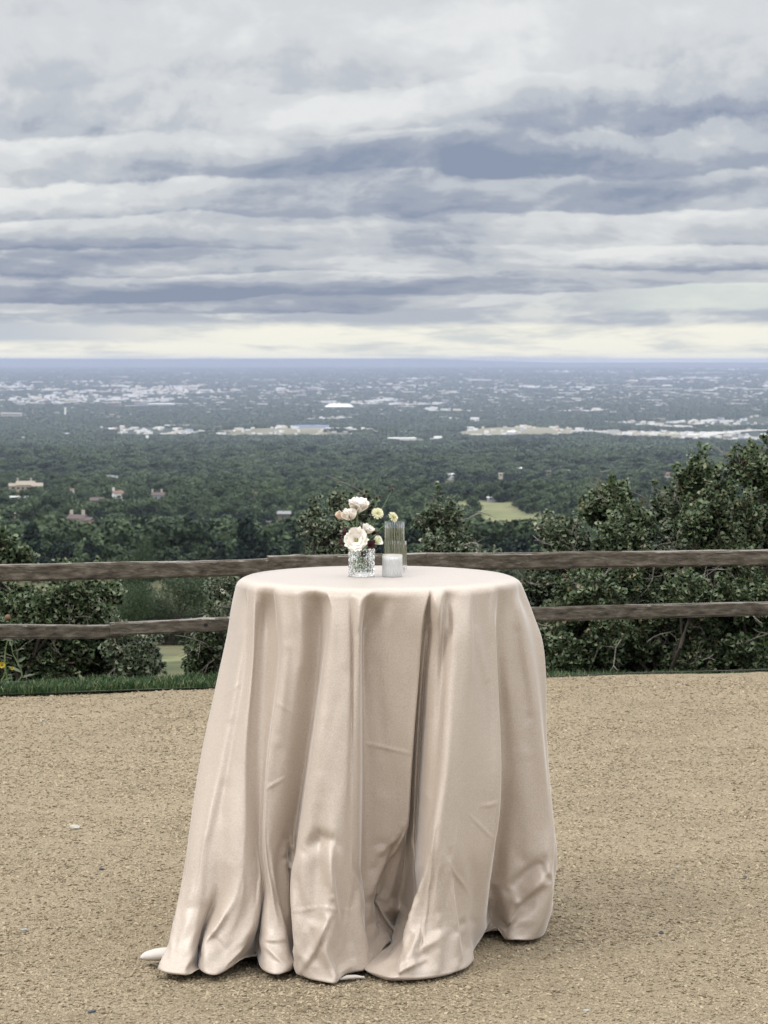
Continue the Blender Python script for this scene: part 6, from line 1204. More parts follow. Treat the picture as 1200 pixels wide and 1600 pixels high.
col(594, [(930, 582, -.004), (950, 574, -.014), (985, 568, -.022), (1100, 568, -.020), (1200, 567, -.010), (1440, 567, -.006)], (578, 1496))
col(606, [(935, 598, -.006), (960, 586, -.014), (1000, 577, -.016), (1100, 575, -.012), (1200, 573, -.006), (1400, 572, .0)], (584, 1490))
col(624, [(950, 616, .0), (1000, 604, -.002), (1100, 598, .002), (1200, 592, .008), (1400, 588, .012)], (594, 1484))
col(644, [(950, 638, .004), (1000, 630, .006), (1100, 622, .012), (1200, 615, .020), (1400, 604, .020)], (606, 1479))
col(660, [(940, 659, .008), (1000, 649, .014), (1100, 640, .022), (1200, 633, .030), (1300, 626, .034), (1400, 616, .032)], (616, 1477))
col(668, [(940, 667, .010), (960, 662, .014), (1000, 658, .018), (1050, 655, .020), (1130, 648, .030), (1200, 643, .035), (1310, 636, .038), (1380, 625, .034), (1440, 619, .028)], (621, 1477))
col(670, [(945, 666, .0), (1000, 657, -.012), (1200, 641, -.02), (1310, 633, -.03), (1400, 622, -.03)], (619, 1470))
col(671, [(945, 667, -.012), (1000, 659, -.035), (1200, 643, -.07), (1310, 636, -.09), (1400, 628, -.10)], (618, 1464))
col(673, [(935, 671, -.006), (950, 670, -.008), (1000, 664, -.034), (1200, 650, -.075), (1310, 645, -.095), (1400, 640, -.11), (1450, 630, -.06)], (600, 1484))
col(676, [(935, 674, .008), (950, 674, .008), (1000, 668, -.016), (1200, 655, -.06), (1310, 650, -.065), (1400, 644, -.06), (1450, 634, -.02), (1490, 590, .01)], (553, 1517))
col(681, [(935, 680, .018), (960, 682, .016), (1000, 675, .0), (1200, 662, -.03), (1310, 656, -.03), (1400, 648, -.02), (1450, 636, .0), (1490, 612, .02)], (572, 1527))
col(687, [(945, 688, .020), (985, 686, .010), (1050, 682, -.004), (1200, 671, -.006), (1310, 662, -.004), (1400, 653, .008), (1450, 641, .014), (1490, 620, .02)], (600, 1533))
col(692, [(940, 693, .004), (1000, 692, -.010), (1100, 688, -.006), (1200, 681, .004), (1310, 669, .012), (1400, 660, .022), (1450, 650, .026), (1490, 636, .03)], (622, 1534))
col(697, [(930, 698, -.008), (960, 700, -.008), (1000, 701, .002), (1100, 695, .014), (1200, 690, .026), (1310, 676, .034), (1400, 666, .034), (1450, 660, .034)], (645, 1533))
col(704, [(930, 706, -.006), (960, 708, .002), (1000, 710, .014), (1100, 704, .026), (1200, 698, .036), (1310, 684, .040), (1400, 675, .038), (1460, 668, .036)], (664, 1531))
col(715, [(960, 720, .008), (1000, 723, .018), (1100, 716, .028), (1200, 709, .034), (1310, 697, .036), (1400, 689, .034), (1470, 686, .028)], (684, 1527))
col(728, [(960, 734, .012), (1000, 736, .020), (1100, 730, .026), (1200, 724, .028), (1310, 716, .026), (1400, 710, .022), (1470, 704, .016)], (703, 1523))
col(735, [(960, 740, .004), (1000, 742, .008), (1100, 740, .018), (1200, 736, .022), (1310, 729, .020), (1400, 720, .018), (1450, 714, .014), (1480, 712, .0)], (718, 1517))
col(748, [(1000, 753, .002), (1100, 752, .014), (1200, 750, .020), (1310, 744, .020), (1400, 733, .020), (1450, 726, .012), (1480, 722, .0)], (729, 1510))
col(760, [(960, 762, .006), (1000, 764, .006), (1100, 766, .014), (1200, 767, .022), (1310, 760, .022), (1400, 746, .020), (1450, 735, .012)], (735, 1500))
col(768, [(940, 770, .010), (1000, 774, .015), (1060, 777, .020), (1130, 780, .025), (1200, 782, .030), (1270, 780, .030), (1330, 770, .030), (1400, 755, .025), (1440, 745, .015), (1470, 736, .0)], (731, 1488))
col(770, [(1000, 774, -.005), (1200, 780, -.01), (1330, 768, -.02), (1400, 753, -.02), (1440, 744, -.01)], (733, 1476))
col(772, [(1000, 774, -.016), (1200, 776, -.05), (1330, 764, -.06), (1400, 750, -.05)], (738, 1462))
col(778, [(940, 779, -.004), (1000, 779, -.014), (1200, 786, -.044), (1330, 774, -.05), (1400, 762, -.04), (1430, 758, -.03)], (748, 1458))
col(788, [(960, 789, .0), (1040, 793, .0), (1200, 806, -.018), (1330, 798, -.016), (1400, 786, -.012), (1430, 778, -.004)], (760, 1467))
col(796, [(940, 799, .0), (1000, 806, .002), (1060, 812, .002), (1200, 828, -.004), (1330, 824, -.004), (1400, 812, .004), (1440, 800, .01)], (782, 1473))
col(803, [(930, 806, .010), (950, 811, .016), (985, 818, .020), (1060, 831, .022), (1130, 842, .018), (1200, 849, .010), (1290, 852, .006), (1345, 856, .014), (1400, 838, .02), (1440, 824, .015)], (806, 1474))
col(808, [(930, 812, .0), (965, 826, -.008), (1000, 836, -.008), (1060, 844, -.004), (1160, 851, -.004), (1270, 862, .0), (1345, 868, .014), (1370, 862, .004), (1400, 854, .01), (1440, 840, .01)], (826, 1470))
col(811, [(915, 816, 0), (965, 835, 0), (1000, 847, 0), (1040, 852, 0), (1160, 855, 0), (1270, 864, 0), (1335, 871, 0), (1352, 872, 0), (1380, 866, 0), (1420, 858, 0)], (846, 1457))
NROW = 190
def pchip(xk, yk, x):
    xk, yk = np.array(xk, float), np.array(yk, float); h = np.diff(xk); dl = np.diff(yk) / h; n = len(xk); d = np.zeros(n)
    for i in range(1, n - 1):
        d[i] = 0 if dl[i - 1] * dl[i] <= 0 else 2 * dl[i - 1] * dl[i] / (dl[i - 1] + dl[i])
    # softer: average slopes so that lines flow
    for i in range(1, n - 1): d[i] = .5 * d[i] + .5 * (dl[i - 1] * h[i] + dl[i] * h[i - 1]) / (h[i] + h[i - 1])
    d[0], d[-1] = dl[0], dl[-1]
    i = np.clip(np.searchsorted(xk, x) - 1, 0, n - 2); t = (x - xk[i]) / h[i]
    return (2 * t**3 - 3 * t**2 + 1) * yk[i] + (t**3 - 2 * t**2 + t) * h[i] * d[i] + (-2 * t**3 + 3 * t**2) * yk[i + 1] + (t**3 - t**2) * h[i] * d[i + 1]
T = np.linspace(0, 1, NROW); T = np.where(T < .5, T, T)
KEY = []                                            # (row, 3) for each column
FD = np.array([foot_dd(c[2][1]) for c in C]); FDs = FD.copy()
for _ in range(14): FDs = np.concatenate([[FDs[0]], .5 * FDs[1:-1] + .25 * (FDs[:-2] + FDs[2:]), [FDs[-1]]])
for ci_, (rx, mids, (fx, fy)) in enumerate(C):
    Xr = max(-.9995, min(.9995, (at(rx, 905, TD).x - TX) / TR)); dr = TR * math.sqrt(1 - Xr * Xr)
    p0 = Vector((TX + Xr * TR, TD - dr, TZ)); dv = p0 - Vector((0, 0, EYE))
    # picture height of the rim point
    c_p, s_p = math.cos(PITCH), math.sin(PITCH); zc = dv.y * c_p - dv.z * s_p; yc = dv.y * s_p + dv.z * c_p
    y0 = 800 - F * yc / zc; x0 = 600 + F * dv.x / zc
    df = foot_dd(fy)
    yk = [y0] + [q[0] for q in mids if q[0] > y0 + 8] + [fy]; xk = [x0] + [q[1] for q in mids if q[0] > y0 + 8] + [fx]; ok_ = [0] + [q[2] for q in mids if q[0] > y0 + 8] + [0]
    yy = y0 + (fy - y0) * T; xx = pchip(yk, xk, yy); oo = pchip(yk, ok_, yy) * (1 + .4 * np.exp(-((T - .07) / .07) ** 2)) * (.65 if rx < 408 else .5 if 669.5 < rx < 674 else 1.4)
    dd = dr + (FDs[ci_] - dr) * T ** 1.05 + (df - FDs[ci_]) * T ** 9 + oo
    KEY.append(np.array([at(xx[i], yy[i], TD - dd[i]) for i in range(NROW)]))
# back half, generic folds, joined to both silhouettes
lastR, lastL = KEY[-1], KEY[0]
nb = 26; BK = []
zrow = lastR[:, 2]
for k in range(1, nb + 1):
    t = k / (nb + 1); th = math.pi * t                                   # from the right silhouette round the back to the left
    A_, B_ = lastR, lastL; row = np.zeros((NROW, 3))
    for i in range(NROW):
        s = T[i]; ra = abs(A_[i][0] - TX); rb = abs(B_[i][0] - TX); rad = ra + (rb - ra) * t
        q = s * .045 * math.sin(th * 11 + .6) * min(1, 4 * t, 4 * (1 - t)); rad = min(rad, TR + .25 * s) * (1 - .0 * s) if 0.15 < t < .85 else rad
        r_ = rad + q; dy0 = (TD - A_[i][1]) * (1 - t) ** 3 + (TD - B_[i][1]) * t ** 3
        row[i] = (TX + r_ * math.cos(th), TD + r_ * math.sin(th) * .98 - dy0, A_[i][2] * (1 - t) + B_[i][2] * t)
    BK.append(row)
KEYS = KEY + BK; K = len(KEYS); A = np.stack(KEYS, 0)                     # K x NROW x 3
SUBU = 9
out = []
for i in range(K):                                                       # centripetal catmull-rom round the cloth
    P0, P1, P2, P3 = A[i - 1], A[i], A[(i + 1) % K], A[(i + 2) % K]
    al = .5
    d01 = np.maximum(np.linalg.norm(P1 - P0, axis=1), 1e-4) ** al; d12 = np.maximum(np.linalg.norm(P2 - P1, axis=1), 1e-4) ** al; d23 = np.maximum(np.linalg.norm(P3 - P2, axis=1), 1e-4) ** al
    t0 = np.zeros(NROW); t1 = t0 + d01; t2 = t1 + d12; t3 = t2 + d23
    for s in range(SUBU):
        t = (t1 + (t2 - t1) * s / SUBU)[:, None]; a0, a1, a2, a3 = t0[:, None], t1[:, None], t2[:, None], t3[:, None]
        A1 = (a1 - t) / (a1 - a0) * P0 + (t - a0) / (a1 - a0) * P1; A2 = (a2 - t) / (a2 - a1) * P1 + (t - a1) / (a2 - a1) * P2; A3 = (a3 - t) / (a3 - a2) * P2 + (t - a2) / (a3 - a2) * P3
        B1 = (a2 - t) / (a2 - a0) * A1 + (t - a0) / (a2 - a0) * A2; B2 = (a3 - t) / (a3 - a1) * A2 + (t - a1) / (a3 - a1) * A3
        out.append((a2 - t) / (a2 - a1) * B1 + (t - a1) / (a2 - a1) * B2)
G = np.stack(out, 0).transpose(1, 0, 2)                                   # NROW x NU x 3
NU = G.shape[1]
def smooth_u(G, w, it):
    for _ in range(it): G = G + w[:, None, None] * (.5 * (np.roll(G, 1, 1) + np.roll(G, -1, 1)) - G)
    return G
G = smooth_u(G, np.full(NROW, .5), 2)
def smooth_v(G, it):
    for _ in range(it):
        M = G.copy(); M[1:-1] = G[1:-1] * .5 + .25 * (G[:-2] + G[2:]); G = M
    return G
G = smooth_v(G, 3)
# pushes, dents and creases of the hanging cloth, each at its real place on the surface
def pix(G):
    d = G - np.array([0, 0, EYE]); c_p, s_p = math.cos(PITCH), math.sin(PITCH)
    zc = d[..., 1] * c_p - d[..., 2] * s_p; yc = d[..., 1] * s_p + d[..., 2] * c_p
    return 600 + F * d[..., 0] / zc, 800 - F * yc / zc
PX, PYi = pix(G); front = np.zeros(NU, bool); front[:len(C) * SUBU] = True
DISP = np.zeros(PX.shape)
def seg(x0, y0, x1, y1, w, amp, fade=12.0):         # a crease line: ridge (amp > 0) or valley
    global DISP
    dx_, dy_ = x1 - x0, y1 - y0; L2 = dx_ * dx_ + dy_ * dy_; t = ((PX - x0) * dx_ + (PYi - y0) * dy_) / L2; tc = np.clip(t, 0, 1)
    d2 = (PX - x0 - tc * dx_) ** 2 + (PYi - y0 - tc * dy_) ** 2
    DISP += (2.4 if w < 3 else 1.5) * amp * np.exp(-d2 / (w * w)) * np.sin(np.pi * np.clip(tc, .08, .92)) ** .5
def dent(x, y, rx, ry, amp):
    global DISP
    DISP += amp * np.exp(-(((PX - x) / rx) ** 2 + ((PYi - y) / ry) ** 2))
for s_ in ((478, 1330, 500, 1309, 11, -.010), (500, 1309, 524, 1320, 11, -.010), (517, 1325, 516, 1400, 7, .012), (507, 1434, 462, 1520, 5, .010), (507, 1434, 490, 1470, 4, .006),
           (545, 1425, 526, 1505, 4, .006), (408, 1472, 372, 1512, 6, .008), (408, 1470, 446, 1470, 4, .006), (408, 1474, 452, 1515, 4, .007), (350, 1430, 318, 1480, 6, .010), (330, 1462, 358, 1490, 7, -.009),
           (280, 1420, 325, 1419, 14, -.006), (320, 1470, 300, 1520, 6, .006), (455, 1330, 441, 1345, 4, -.010), (441, 1345, 456, 1356, 4, .008),
           (660, 1500, 612, 1522, 4, .012), (655, 1490, 640, 1440, 8, .006), (612, 1522, 614, 1480, 4, .007), (712, 1450, 650, 1490, 7, .009), (712, 1455, 713, 1500, 4, .010),
           (735, 1440, 700, 1460, 7, -.009), (600, 1480, 575, 1500, 4, .008), (768, 1450, 800, 1405, 7, .014), (800, 1405, 868, 1353, 8, .018), (790, 1392, 850, 1345, 9, -.014), (846, 1352, 858, 1385, 5, -.008),
           (752, 1452, 768, 1462, 3, .006), (832, 1470, 870, 1360, 8, .006),
           (565, 1160, 640, 1177, 1.6, .0016), (455, 1424, 494, 1417, 1.8, .0018), (494, 1417, 545, 1422, 1.8, .0015), (565, 1418, 610, 1426, 1.8, .0018), (415, 1232, 445, 1216, 1.8, .002),
           (345, 1090, 375, 1068, 1.8, .0012), (700, 1345, 740, 1400, 2, .0022), (735, 1275, 770, 1310, 2, .0018), (752, 1260, 778, 1255, 2, .002), (716, 1290, 710, 1345, 2, .0014),
           (655, 1230, 672, 1250, 4, .004), (640, 1400, 652, 1330, 6, .01), (640, 1440, 610, 1400, 8, .012),
           (420, 1090, 470, 1120, 3, .0012), (540, 1050, 500, 1200, 10, -.003), (605, 940, 566, 990, 8, -.006), (500, 1250, 505, 1120, 14, .004), (600, 1250, 610, 1420, 14, .004), (590, 1040, 600, 1180, 9, -.003),
           (745, 985, 760, 1060, 6, .006), (806, 990, 826, 1120, 10, -.006), (820, 1180, 825, 1330, 14, .006), (760, 1090, 770, 1200, 6, -.003), (670, 1130, 660, 1230, 6, .006), (385, 960, 360, 1120, 8, .004), (352, 1230, 340, 1400, 10, -.005), (450, 1010, 436, 1160, 8, .005), (470, 930, 474, 1040, 8, .004)):
    seg(*s_)
DISP += (fbm(PX / 60, PYi / 110, 5, 3) - .5) * .008 + (fbm(PX / 16, PYi / 30, 9, 2) - .5) * .0014
DISP *= np.clip((PYi - 925) / 40, 0, 1) * front[None, :]
edge_fade = np.minimum(np.arange(NU) / 20.0, np.abs(len(C) * SUBU - 9 - np.arange(NU)) / 20.0); DISP *= np.clip(edge_fade, 0, 1)[None]
G[..., 1] -= DISP
G[..., 2] = np.maximum(G[..., 2], .006)
# small buckles where the cloth meets the ground: offsets settled under gravity once, kept as a compact table
q_ = np.array(BUCKLES, float).reshape(26, 3, 135).transpose(0, 2, 1); q_ = np.sign(q_) * (q_ / 99) ** 2 * .14
BD = np.zeros((51, 270, 3)); rk_ = np.array(list(range(0, 51, 2))); ck_ = np.arange(0, 270, 2)
for k in range(3):
    mid_ = np.stack([np.interp(np.arange(270), ck_, q_[r, :, k]) for r in range(len(rk_))])
    BD[:, :, k] = np.stack([np.interp(np.arange(51), rk_, mid_[:, c]) for c in range(270)], 1)
BD[:, 1:-1] = .5 * BD[:, 1:-1] + .25 * (BD[:, :-2] + BD[:, 2:])
BD *= np.clip((270 - 1 - np.arange(270)) / 14, 0, 1)[None, :, None]
R0 = 51; ri_ = np.unique(np.concatenate([np.arange(0, NROW, 2), [NROW - 1]])); cf = np.arange(NU) / 2.0
def upcol(row):
    return np.stack([np.interp(cf, np.arange(row.shape[0]), row[:, k], right=0) for k in range(3)], -1)
BD *= (.45 + .55 * np.clip((np.arange(270) - 60) / 30, 0, 1))[None, :, None]
BR = np.stack([upcol(r) for r in BD], 0); nb_ = len(ri_) - R0
foot0 = G[-1].copy()
full = np.zeros_like(G)
for k in range(3):
    for j in range(NU): full[:, j, k] = np.interp(np.arange(NROW), np.concatenate([[0], ri_[R0:]]), np.concatenate([[0], BR[:nb_, j, k]])) if cf[j] < BD.shape[1] else 0
full[:ri_[R0] - 2] = 0
G = G + full
nr0 = np.stack([foot0[:, 0] - TX, foot0[:, 1] - TD, foot0[:, 0] * 0], -1); nr0 /= np.linalg.norm(nr0, axis=1)[:, None]
HEM = []
for k in range(1, 7):
    h = foot0 - nr0 * .012 * k; h[:, 2] = .008; HEM.append(h + BR[nb_ + k - 1])
# soft turn at the table edge, and the hem rolled under at the ground
cen = np.array([TX, TD, 0])
rimrow = G[0].copy(); disc = []
for fr in (.0, .25, .5, .7, .85, .94, .985):
    r_ = cen + (rimrow - cen) * np.array([fr, fr, 0]); r_[:, 2] = TZ; disc.append(r_)
G[0, :, 2] = TZ
rows_top = np.stack(disc[1:], 0)
G2 = np.concatenate([rows_top, G], 0)
nt_ = len(rows_top)
for _ in range(14):                                 # round off the first centimetres
    M = G2.copy(); a_, b_ = nt_ - 1, nt_ + 4
    M[a_:b_] = .5 * G2[a_:b_] + .25 * (G2[a_ - 1:b_ - 1] + G2[a_ + 1:b_ + 1]); G2 = M
foot = G2[-1]; nrm = np.stack([foot[:, 0] - TX, foot[:, 1] - TD, foot[:, 0] * 0], -1); nrm /= np.linalg.norm(nrm, axis=1)[:, None]
# bulge then tuck
hem = []
for dz_, dr_ in ((-.004, -.012), (-.004, -.035), (.0, -.07), (.012, -.10)):
    h_ = foot + nrm * dr_; h_[:, 2] = np.maximum(.004, foot[:, 2] + dz_); hem.append(h_)
G3 = np.concatenate([G2, np.stack(HEM, 0)], 0); NR3 = len(G3)
V = np.concatenate([np.array([[TX, TD, TZ]]), G3.reshape(-1, 3)])
ii, jj = np.meshgrid(np.arange(NR3 - 1), np.arange(NU), indexing='ij'); j2 = (jj + 1) % NU
Fq = np.stack([1 + ii * NU + jj, 1 + ii * NU + j2, 1 + (ii + 1) * NU + j2, 1 + (ii + 1) * NU + jj], -1).reshape(-1, 4)
me = bpy.data.meshes.new('tablecloth')
me.from_pydata(V.tolist(), [], Fq.tolist() + [(0, 1 + (j + 1) % NU, 1 + j) for j in range(NU)]); me.materials.append(CF.m)
me.polygons.foreach_set('use_smooth', np.ones(len(me.polygons), dtype=bool)); me.update()
cloth = bpy.data.objects.new('tablecloth', me); COL.objects.link(cloth)
tag(cloth, 'champagne satin tablecloth draped to the gravel over a tall round cocktail table', 'tablecloth')
# loose tail of the hem lying out on the gravel at the left
def hemroll(pts, rad, label_, mat, flatn=.55, name='hem_tail', par=None):
    mb = MB(); P_ = [Vector(p) for p in pts]; n = 14; v = []; k = len(P_)
    for i, p in enumerate(P_):
        t = (P_[min(i + 1, k - 1)] - P_[max(i - 1, 0)]).normalized(); s = Vector((-t.y, t.x, 0))
        for j in range(n):
            w = 2 * math.pi * j / n; v.append(p + s * math.cos(w) * rad[i] + Vector((0, 0, 1)) * (math.sin(w) * rad[i] * flatn))
    f = [(i * n + j, i * n + (j + 1) % n, (i + 1) * n + (j + 1) % n, (i + 1) * n + j) for i in range(k - 1) for j in range(n)] + [tuple(range(n)), tuple((k - 1) * n + j for j in reversed(range(n)))]
    mb.add(v, f); o = mb.build(name, mat, par, True); return o
def gnd(x, y, h): d = ray(x, y); t = -(EYE - h) / d.z; return Vector((d.x * t, d.y * t, h))
UND = Mat('pale_hem'); UND.set(Base_Color=(.50, .45, .40), Roughness=.7)
A0_ = gnd(226, 1494, .022)
hemroll([A0_ + Vector((-.012, 0, -.004)), A0_, A0_ + Vector((.03, -.0, .004)), A0_ + Vector((.07, .0, .008)), A0_ + Vector((.13, .02, .006)), A0_ + Vector((.20, .06, .0))], [.008, .020, .029, .030, .028, .02], '', UND.m, .60, par=cloth)
A1_ = gnd(536, 1530, .008)
hemroll([A1_ + Vector((-.01, .0, 0)), A1_ + Vector((.01, .005, .004)), A1_ + Vector((.035, .015, .003)), A1_ + Vector((.06, .02, 0))], [.003, .009, .008, .004], '', UND.m, .7, 'lining_corner', cloth)

# ================================================================== GLASSES
ZT = TZ + .001
def glassmat(name, rough=.0, tint=(1, 1, 1)):
    m = Mat(name); m.set(Base_Color=tint, Roughness=rough, Transmission_Weight=1.0, IOR=1.47); return m.m
def thinglass(name, frost, tint=(.97, .98, .98)):
    m = Mat(name); tp = m.n.new('ShaderNodeBsdfTransparent'); tp.inputs[0].default_value = tint + (1,)
    gl = m.n.new('ShaderNodeBsdfGlossy'); gl.inputs['Roughness'].default_value = .03
    lw = m.n.new('ShaderNodeLayerWeight'); lw.inputs[0].default_value = .40
    mx = m.n.new('ShaderNodeMixShader'); m.l.new(m.math('MULTIPLY', lw.outputs['Fresnel'], .8, clamp=True), mx.inputs[0]); m.l.new(tp.outputs[0], mx.inputs[1]); m.l.new(gl.outputs[0], mx.inputs[2])
    out = mx.outputs[0]
    if frost:
        df = m.n.new('ShaderNodeBsdfDiffuse'); df.inputs[0].default_value = (.9, .9, .9, 1); tr = m.n.new('ShaderNodeBsdfTranslucent'); tr.inputs[0].default_value = (.9, .9, .9, 1)
        a_ = m.n.new('ShaderNodeMixShader'); m.l.new(df.outputs[0], a_.inputs[1]); m.l.new(tr.outputs[0], a_.inputs[2])
        b_ = m.n.new('ShaderNodeMixShader'); b_.inputs[0].default_value = frost; m.l.new(out, b_.inputs[1]); m.l.new(a_.outputs[0], b_.inputs[2]); out = b_.outputs[0]
    m.l.new(out, m.out.inputs['Surface']); return m.m
G_clear = glassmat('clear_glass', .0, (.99, 1, .99)); G_clear.node_tree.nodes['Principled BSDF'].inputs['IOR'].default_value = 1.38; G_rib = glassmat('ribbed_glass', .015, (.99, .99, 1)); G_rib.node_tree.nodes['Principled BSDF'].inputs['IOR'].default_value = 1.40
def place_on_table(x, y):                           # a point of the table top seen at x, y
    d = ray(x, y); t = (ZT - EYE) / d.z; return Vector((d.x * t, d.y * t, ZT))
def shell(outer, inner, n, H, base, rows_o, rows_i):
    """closed glass vessel; outer(w, t) and inner(w, t) give radii"""
    v, f = [], []
    def ring(fn, t, z):
        a = len(v)
        for j in range(n): w = 2 * math.pi * j / n; r_ = fn(w, t); v.append((r_ * math.cos(w), r_ * math.sin(w), z))
        return a
    rings = [ring(outer, i / rows_o, H * i / rows_o) for i in range(rows_o + 1)]
    rings += [ring(inner, 1 - i / rows_i, H - (H - base) * i / rows_i) for i in range(rows_i + 1)]
    for a, b in zip(rings[:-1], rings[1:]):
        for j in range(n): f.append((a + j, a + (j + 1) % n, b + (j + 1) % n, b + j))
    f.append(tuple(reversed(range(rings[0], rings[0] + n)))); f.append(tuple(range(rings[-1], rings[-1] + n)))
    return v, f
# diamond-cut tumbler
vp = place_on_table(565, 900); VR, VH = .0415, .090
def dia(w, t):
    if t < .04 or t > .93: return VR * (.985 if t < .04 else 1.0)
    u, q = w / (2 * math.pi) * 11, t * 4.6
    a_, b_ = (u + q) % 1, (u - q) % 1
    return VR * (1.0) - .0048 * (1 - 2 * min(abs(a_ - .5), abs(b_ - .5)) * 1.0) * (1 if True else 0) * .9
v, f = shell(dia, lambda w, t: VR - .0085, 132, VH, .014, 46, 6)
vase = obj('flower_vase', v, f, G_clear); vase.location = vp; tag(vase, 'diamond cut clear glass tumbler holding the flowers on the table', 'vase')
wt = Mat('water'); wt.set(Base_Color=(.96, 1, .97), Roughness=0, Transmission_Weight=1.0, IOR=1.33)
mb = MB(); mb.tube([(0, 0, .0145), (0, 0, .052)], VR - .0088, 48); w_ = mb.build('water', wt.m, vase)
# ribbed candle glasses
def ribbed(name, x, y, rad, H, ribs, label, thick=.0025, mat=G_rib, depth=.0016):
    p = place_on_table(x, y)
    v, f = shell(lambda w, t: rad - depth * (1 - abs(math.cos(w * ribs / 2))) * (1 if .03 < t < .97 else 0), lambda w, t: rad - thick - depth, ribs * 6, H, .006, 8, 4)
    o = obj(name, v, f, mat); o.location = p; tag(o, label, 'candle holder'); return o
def pxh(y0, y1, D): return (y1 - y0) / F * D
Dg = place_on_table(616, 893).y
g1 = ribbed('candle_holder', 616.5, 893, 16 / F * Dg, .156, 26, 'tallest clear ribbed glass cylinder on the table, right of the vase')
g2 = ribbed('candle_holder', 613, 900.5, 15.5 / F * Dg, .066, 24, 'short frosted ribbed glass holding a pale candle in front of the tall one', mat=thinglass('frosted_ribbed_glass', .55))
g3 = ribbed('candle_holder', 627, 889, 8.5 / F * Dg, .088, 16, 'slim ribbed glass half hidden behind the tallest glass')
wax = Mat('candle_wax'); wax.set(Base_Color=(.88, .87, .85), Roughness=.5, Subsurface_Weight=.3, Subsurface_Radius=(.01, .008, .006))
gold = Mat('gold_rim'); gold.set(Base_Color=(.75, .58, .30), Metallic=1.0, Roughness=.3)
def candle(g, rad, H, label):
    mb = MB(); mb.tube([(0, 0, 0), (0, 0, H - .003), (0, 0, H)], [rad, rad, rad - .002], 32)
    r_ = empty('candle', (g.location.x, g.location.y, g.location.z + .0065)); tag(r_, label, 'candle')
    mb.build('wax', wax.m, r_, False); mb = MB(); mb.tube([(0, 0, H), (.0005, 0, H + .006)], .0008, 6); mb.build('wick', brn, r_)
    return r_
candle(g2, 15.5 / F * Dg - .0045, .050, 'pale wax candle inside the short frosted glass')
candle(g1, 8 / F * Dg, .030, 'pale wax candle low inside the tallest glass')
n = 64; rr_ = 15.5 / F * Dg - .0015; v, f = [], []
for j in range(n):
    w = 2 * math.pi * j / n
    for dr_, dz_ in ((-.0012, 0), (0, .0006), (.0006, 0), (0, -.0004)): v.append(((rr_ + dr_) * math.cos(w), (rr_ + dr_) * math.sin(w), .0664 + dz_))
f = [(j * 4 + q, j * 4 + (q + 1) % 4, ((j + 1) % n) * 4 + (q + 1) % 4, ((j + 1) % n) * 4 + q) for j in range(n) for q in range(4)]
obj('gold_rim', v, f, gold.m, g2, True)

# ================================================================== FLOWERS
def petmat(name, a, b, tl=.3):
    m = Mat(name); gz_ = m.noise(60, 3); i_ = m.island(); col_ = m.mix(.5, m.ramp(gz_, [(.3, a), (.7, b)]), m.ramp(i_, [(0, a), (1, b)]))
    m.set(Base_Color=col_, Roughness=.55, Specular_IOR_Level=.3)
    tr = m.n.new('ShaderNodeBsdfTranslucent'); mx = m.n.new('ShaderNodeMixShader'); mx.inputs[0].default_value = tl
    m.l.new(col_, tr.inputs[0]); m.l.new(m.p.outputs[0], mx.inputs[1]); m.l.new(tr.outputs[0], mx.inputs[2]); m.l.new(mx.outputs[0], m.out.inputs['Surface']); return m.m
PM = {'cream': petmat('cream_petal', (.88, .85, .77), (.94, .92, .88)), 'blush': petmat('blush_petal', (.86, .77, .68), (.93, .87, .80)),
      'pink': petmat('pink_petal', (.76, .50, .46), (.88, .74, .62)), 'lime': petmat('lime_petal', (.62, .64, .34), (.82, .82, .58)), 'yellow': petmat('pale_yellow_petal', (.76, .73, .50), (.88, .86, .70)),
      'burg': petmat('burgundy_leaf', (.030, .010, .012), (.075, .022, .022), .12)}
stem_m = flat('flower_stem', (.12, .20, .07), .5); grn_m = flat('green_throat', (.40, .48, .12), .5); stam_m = flat('stamen', (.30, .20, .03), .6); dk_m = flat('dark_bud', (.035, .014, .014), .7)
def petal(L, W, curl, ruffle, seed, cup):
    """a petal sheet growing from the origin; +z is the flower axis, +x outward"""
    rs = random.Random(seed); nu, nv = 9, 10; v, f = [], []; ph = rs.random() * 6
    for i in range(nv + 1):
        t = i / nv; a_ = cup + curl * t * t; 
        w = W * math.sin(math.pi * min(1, .10 + t * .66)) ** .8 * (1 if t < .85 else 1 - .25 * ((t - .85) / .15) ** 2)
        for j in range(nu + 1):
            s = (j / nu - .5) * 2; rf = ruffle * t ** 3 * math.sin(s * 7 + ph) * L * .10 + ruffle * t ** 4 * math.sin(s * 15 + ph * 2) * L * .035
            tt = t * (1 - .10 * s * s) + (t > .9) * .02 * math.sin(s * 11 + ph)
            x = L * (math.sin(a_) * tt) + rf * .9; z = L * (math.cos(a_ * .75) * tt) + rf * .4 + L * .12 * s * s * t
            v.append((x - L * .10 * s * s * t, s * w, z))
    for i in range(nv):
        for j in range(nu): q = i * (nu + 1) + j; f.append((q, q + 1, q + nu + 2, q + nu + 1))
    return v, f
VC = Vector((vp.x, vp.y, ZT + .05))
FY = vp.y
def fpt(x, y, dy=0.0): return at(x, y, FY + dy)
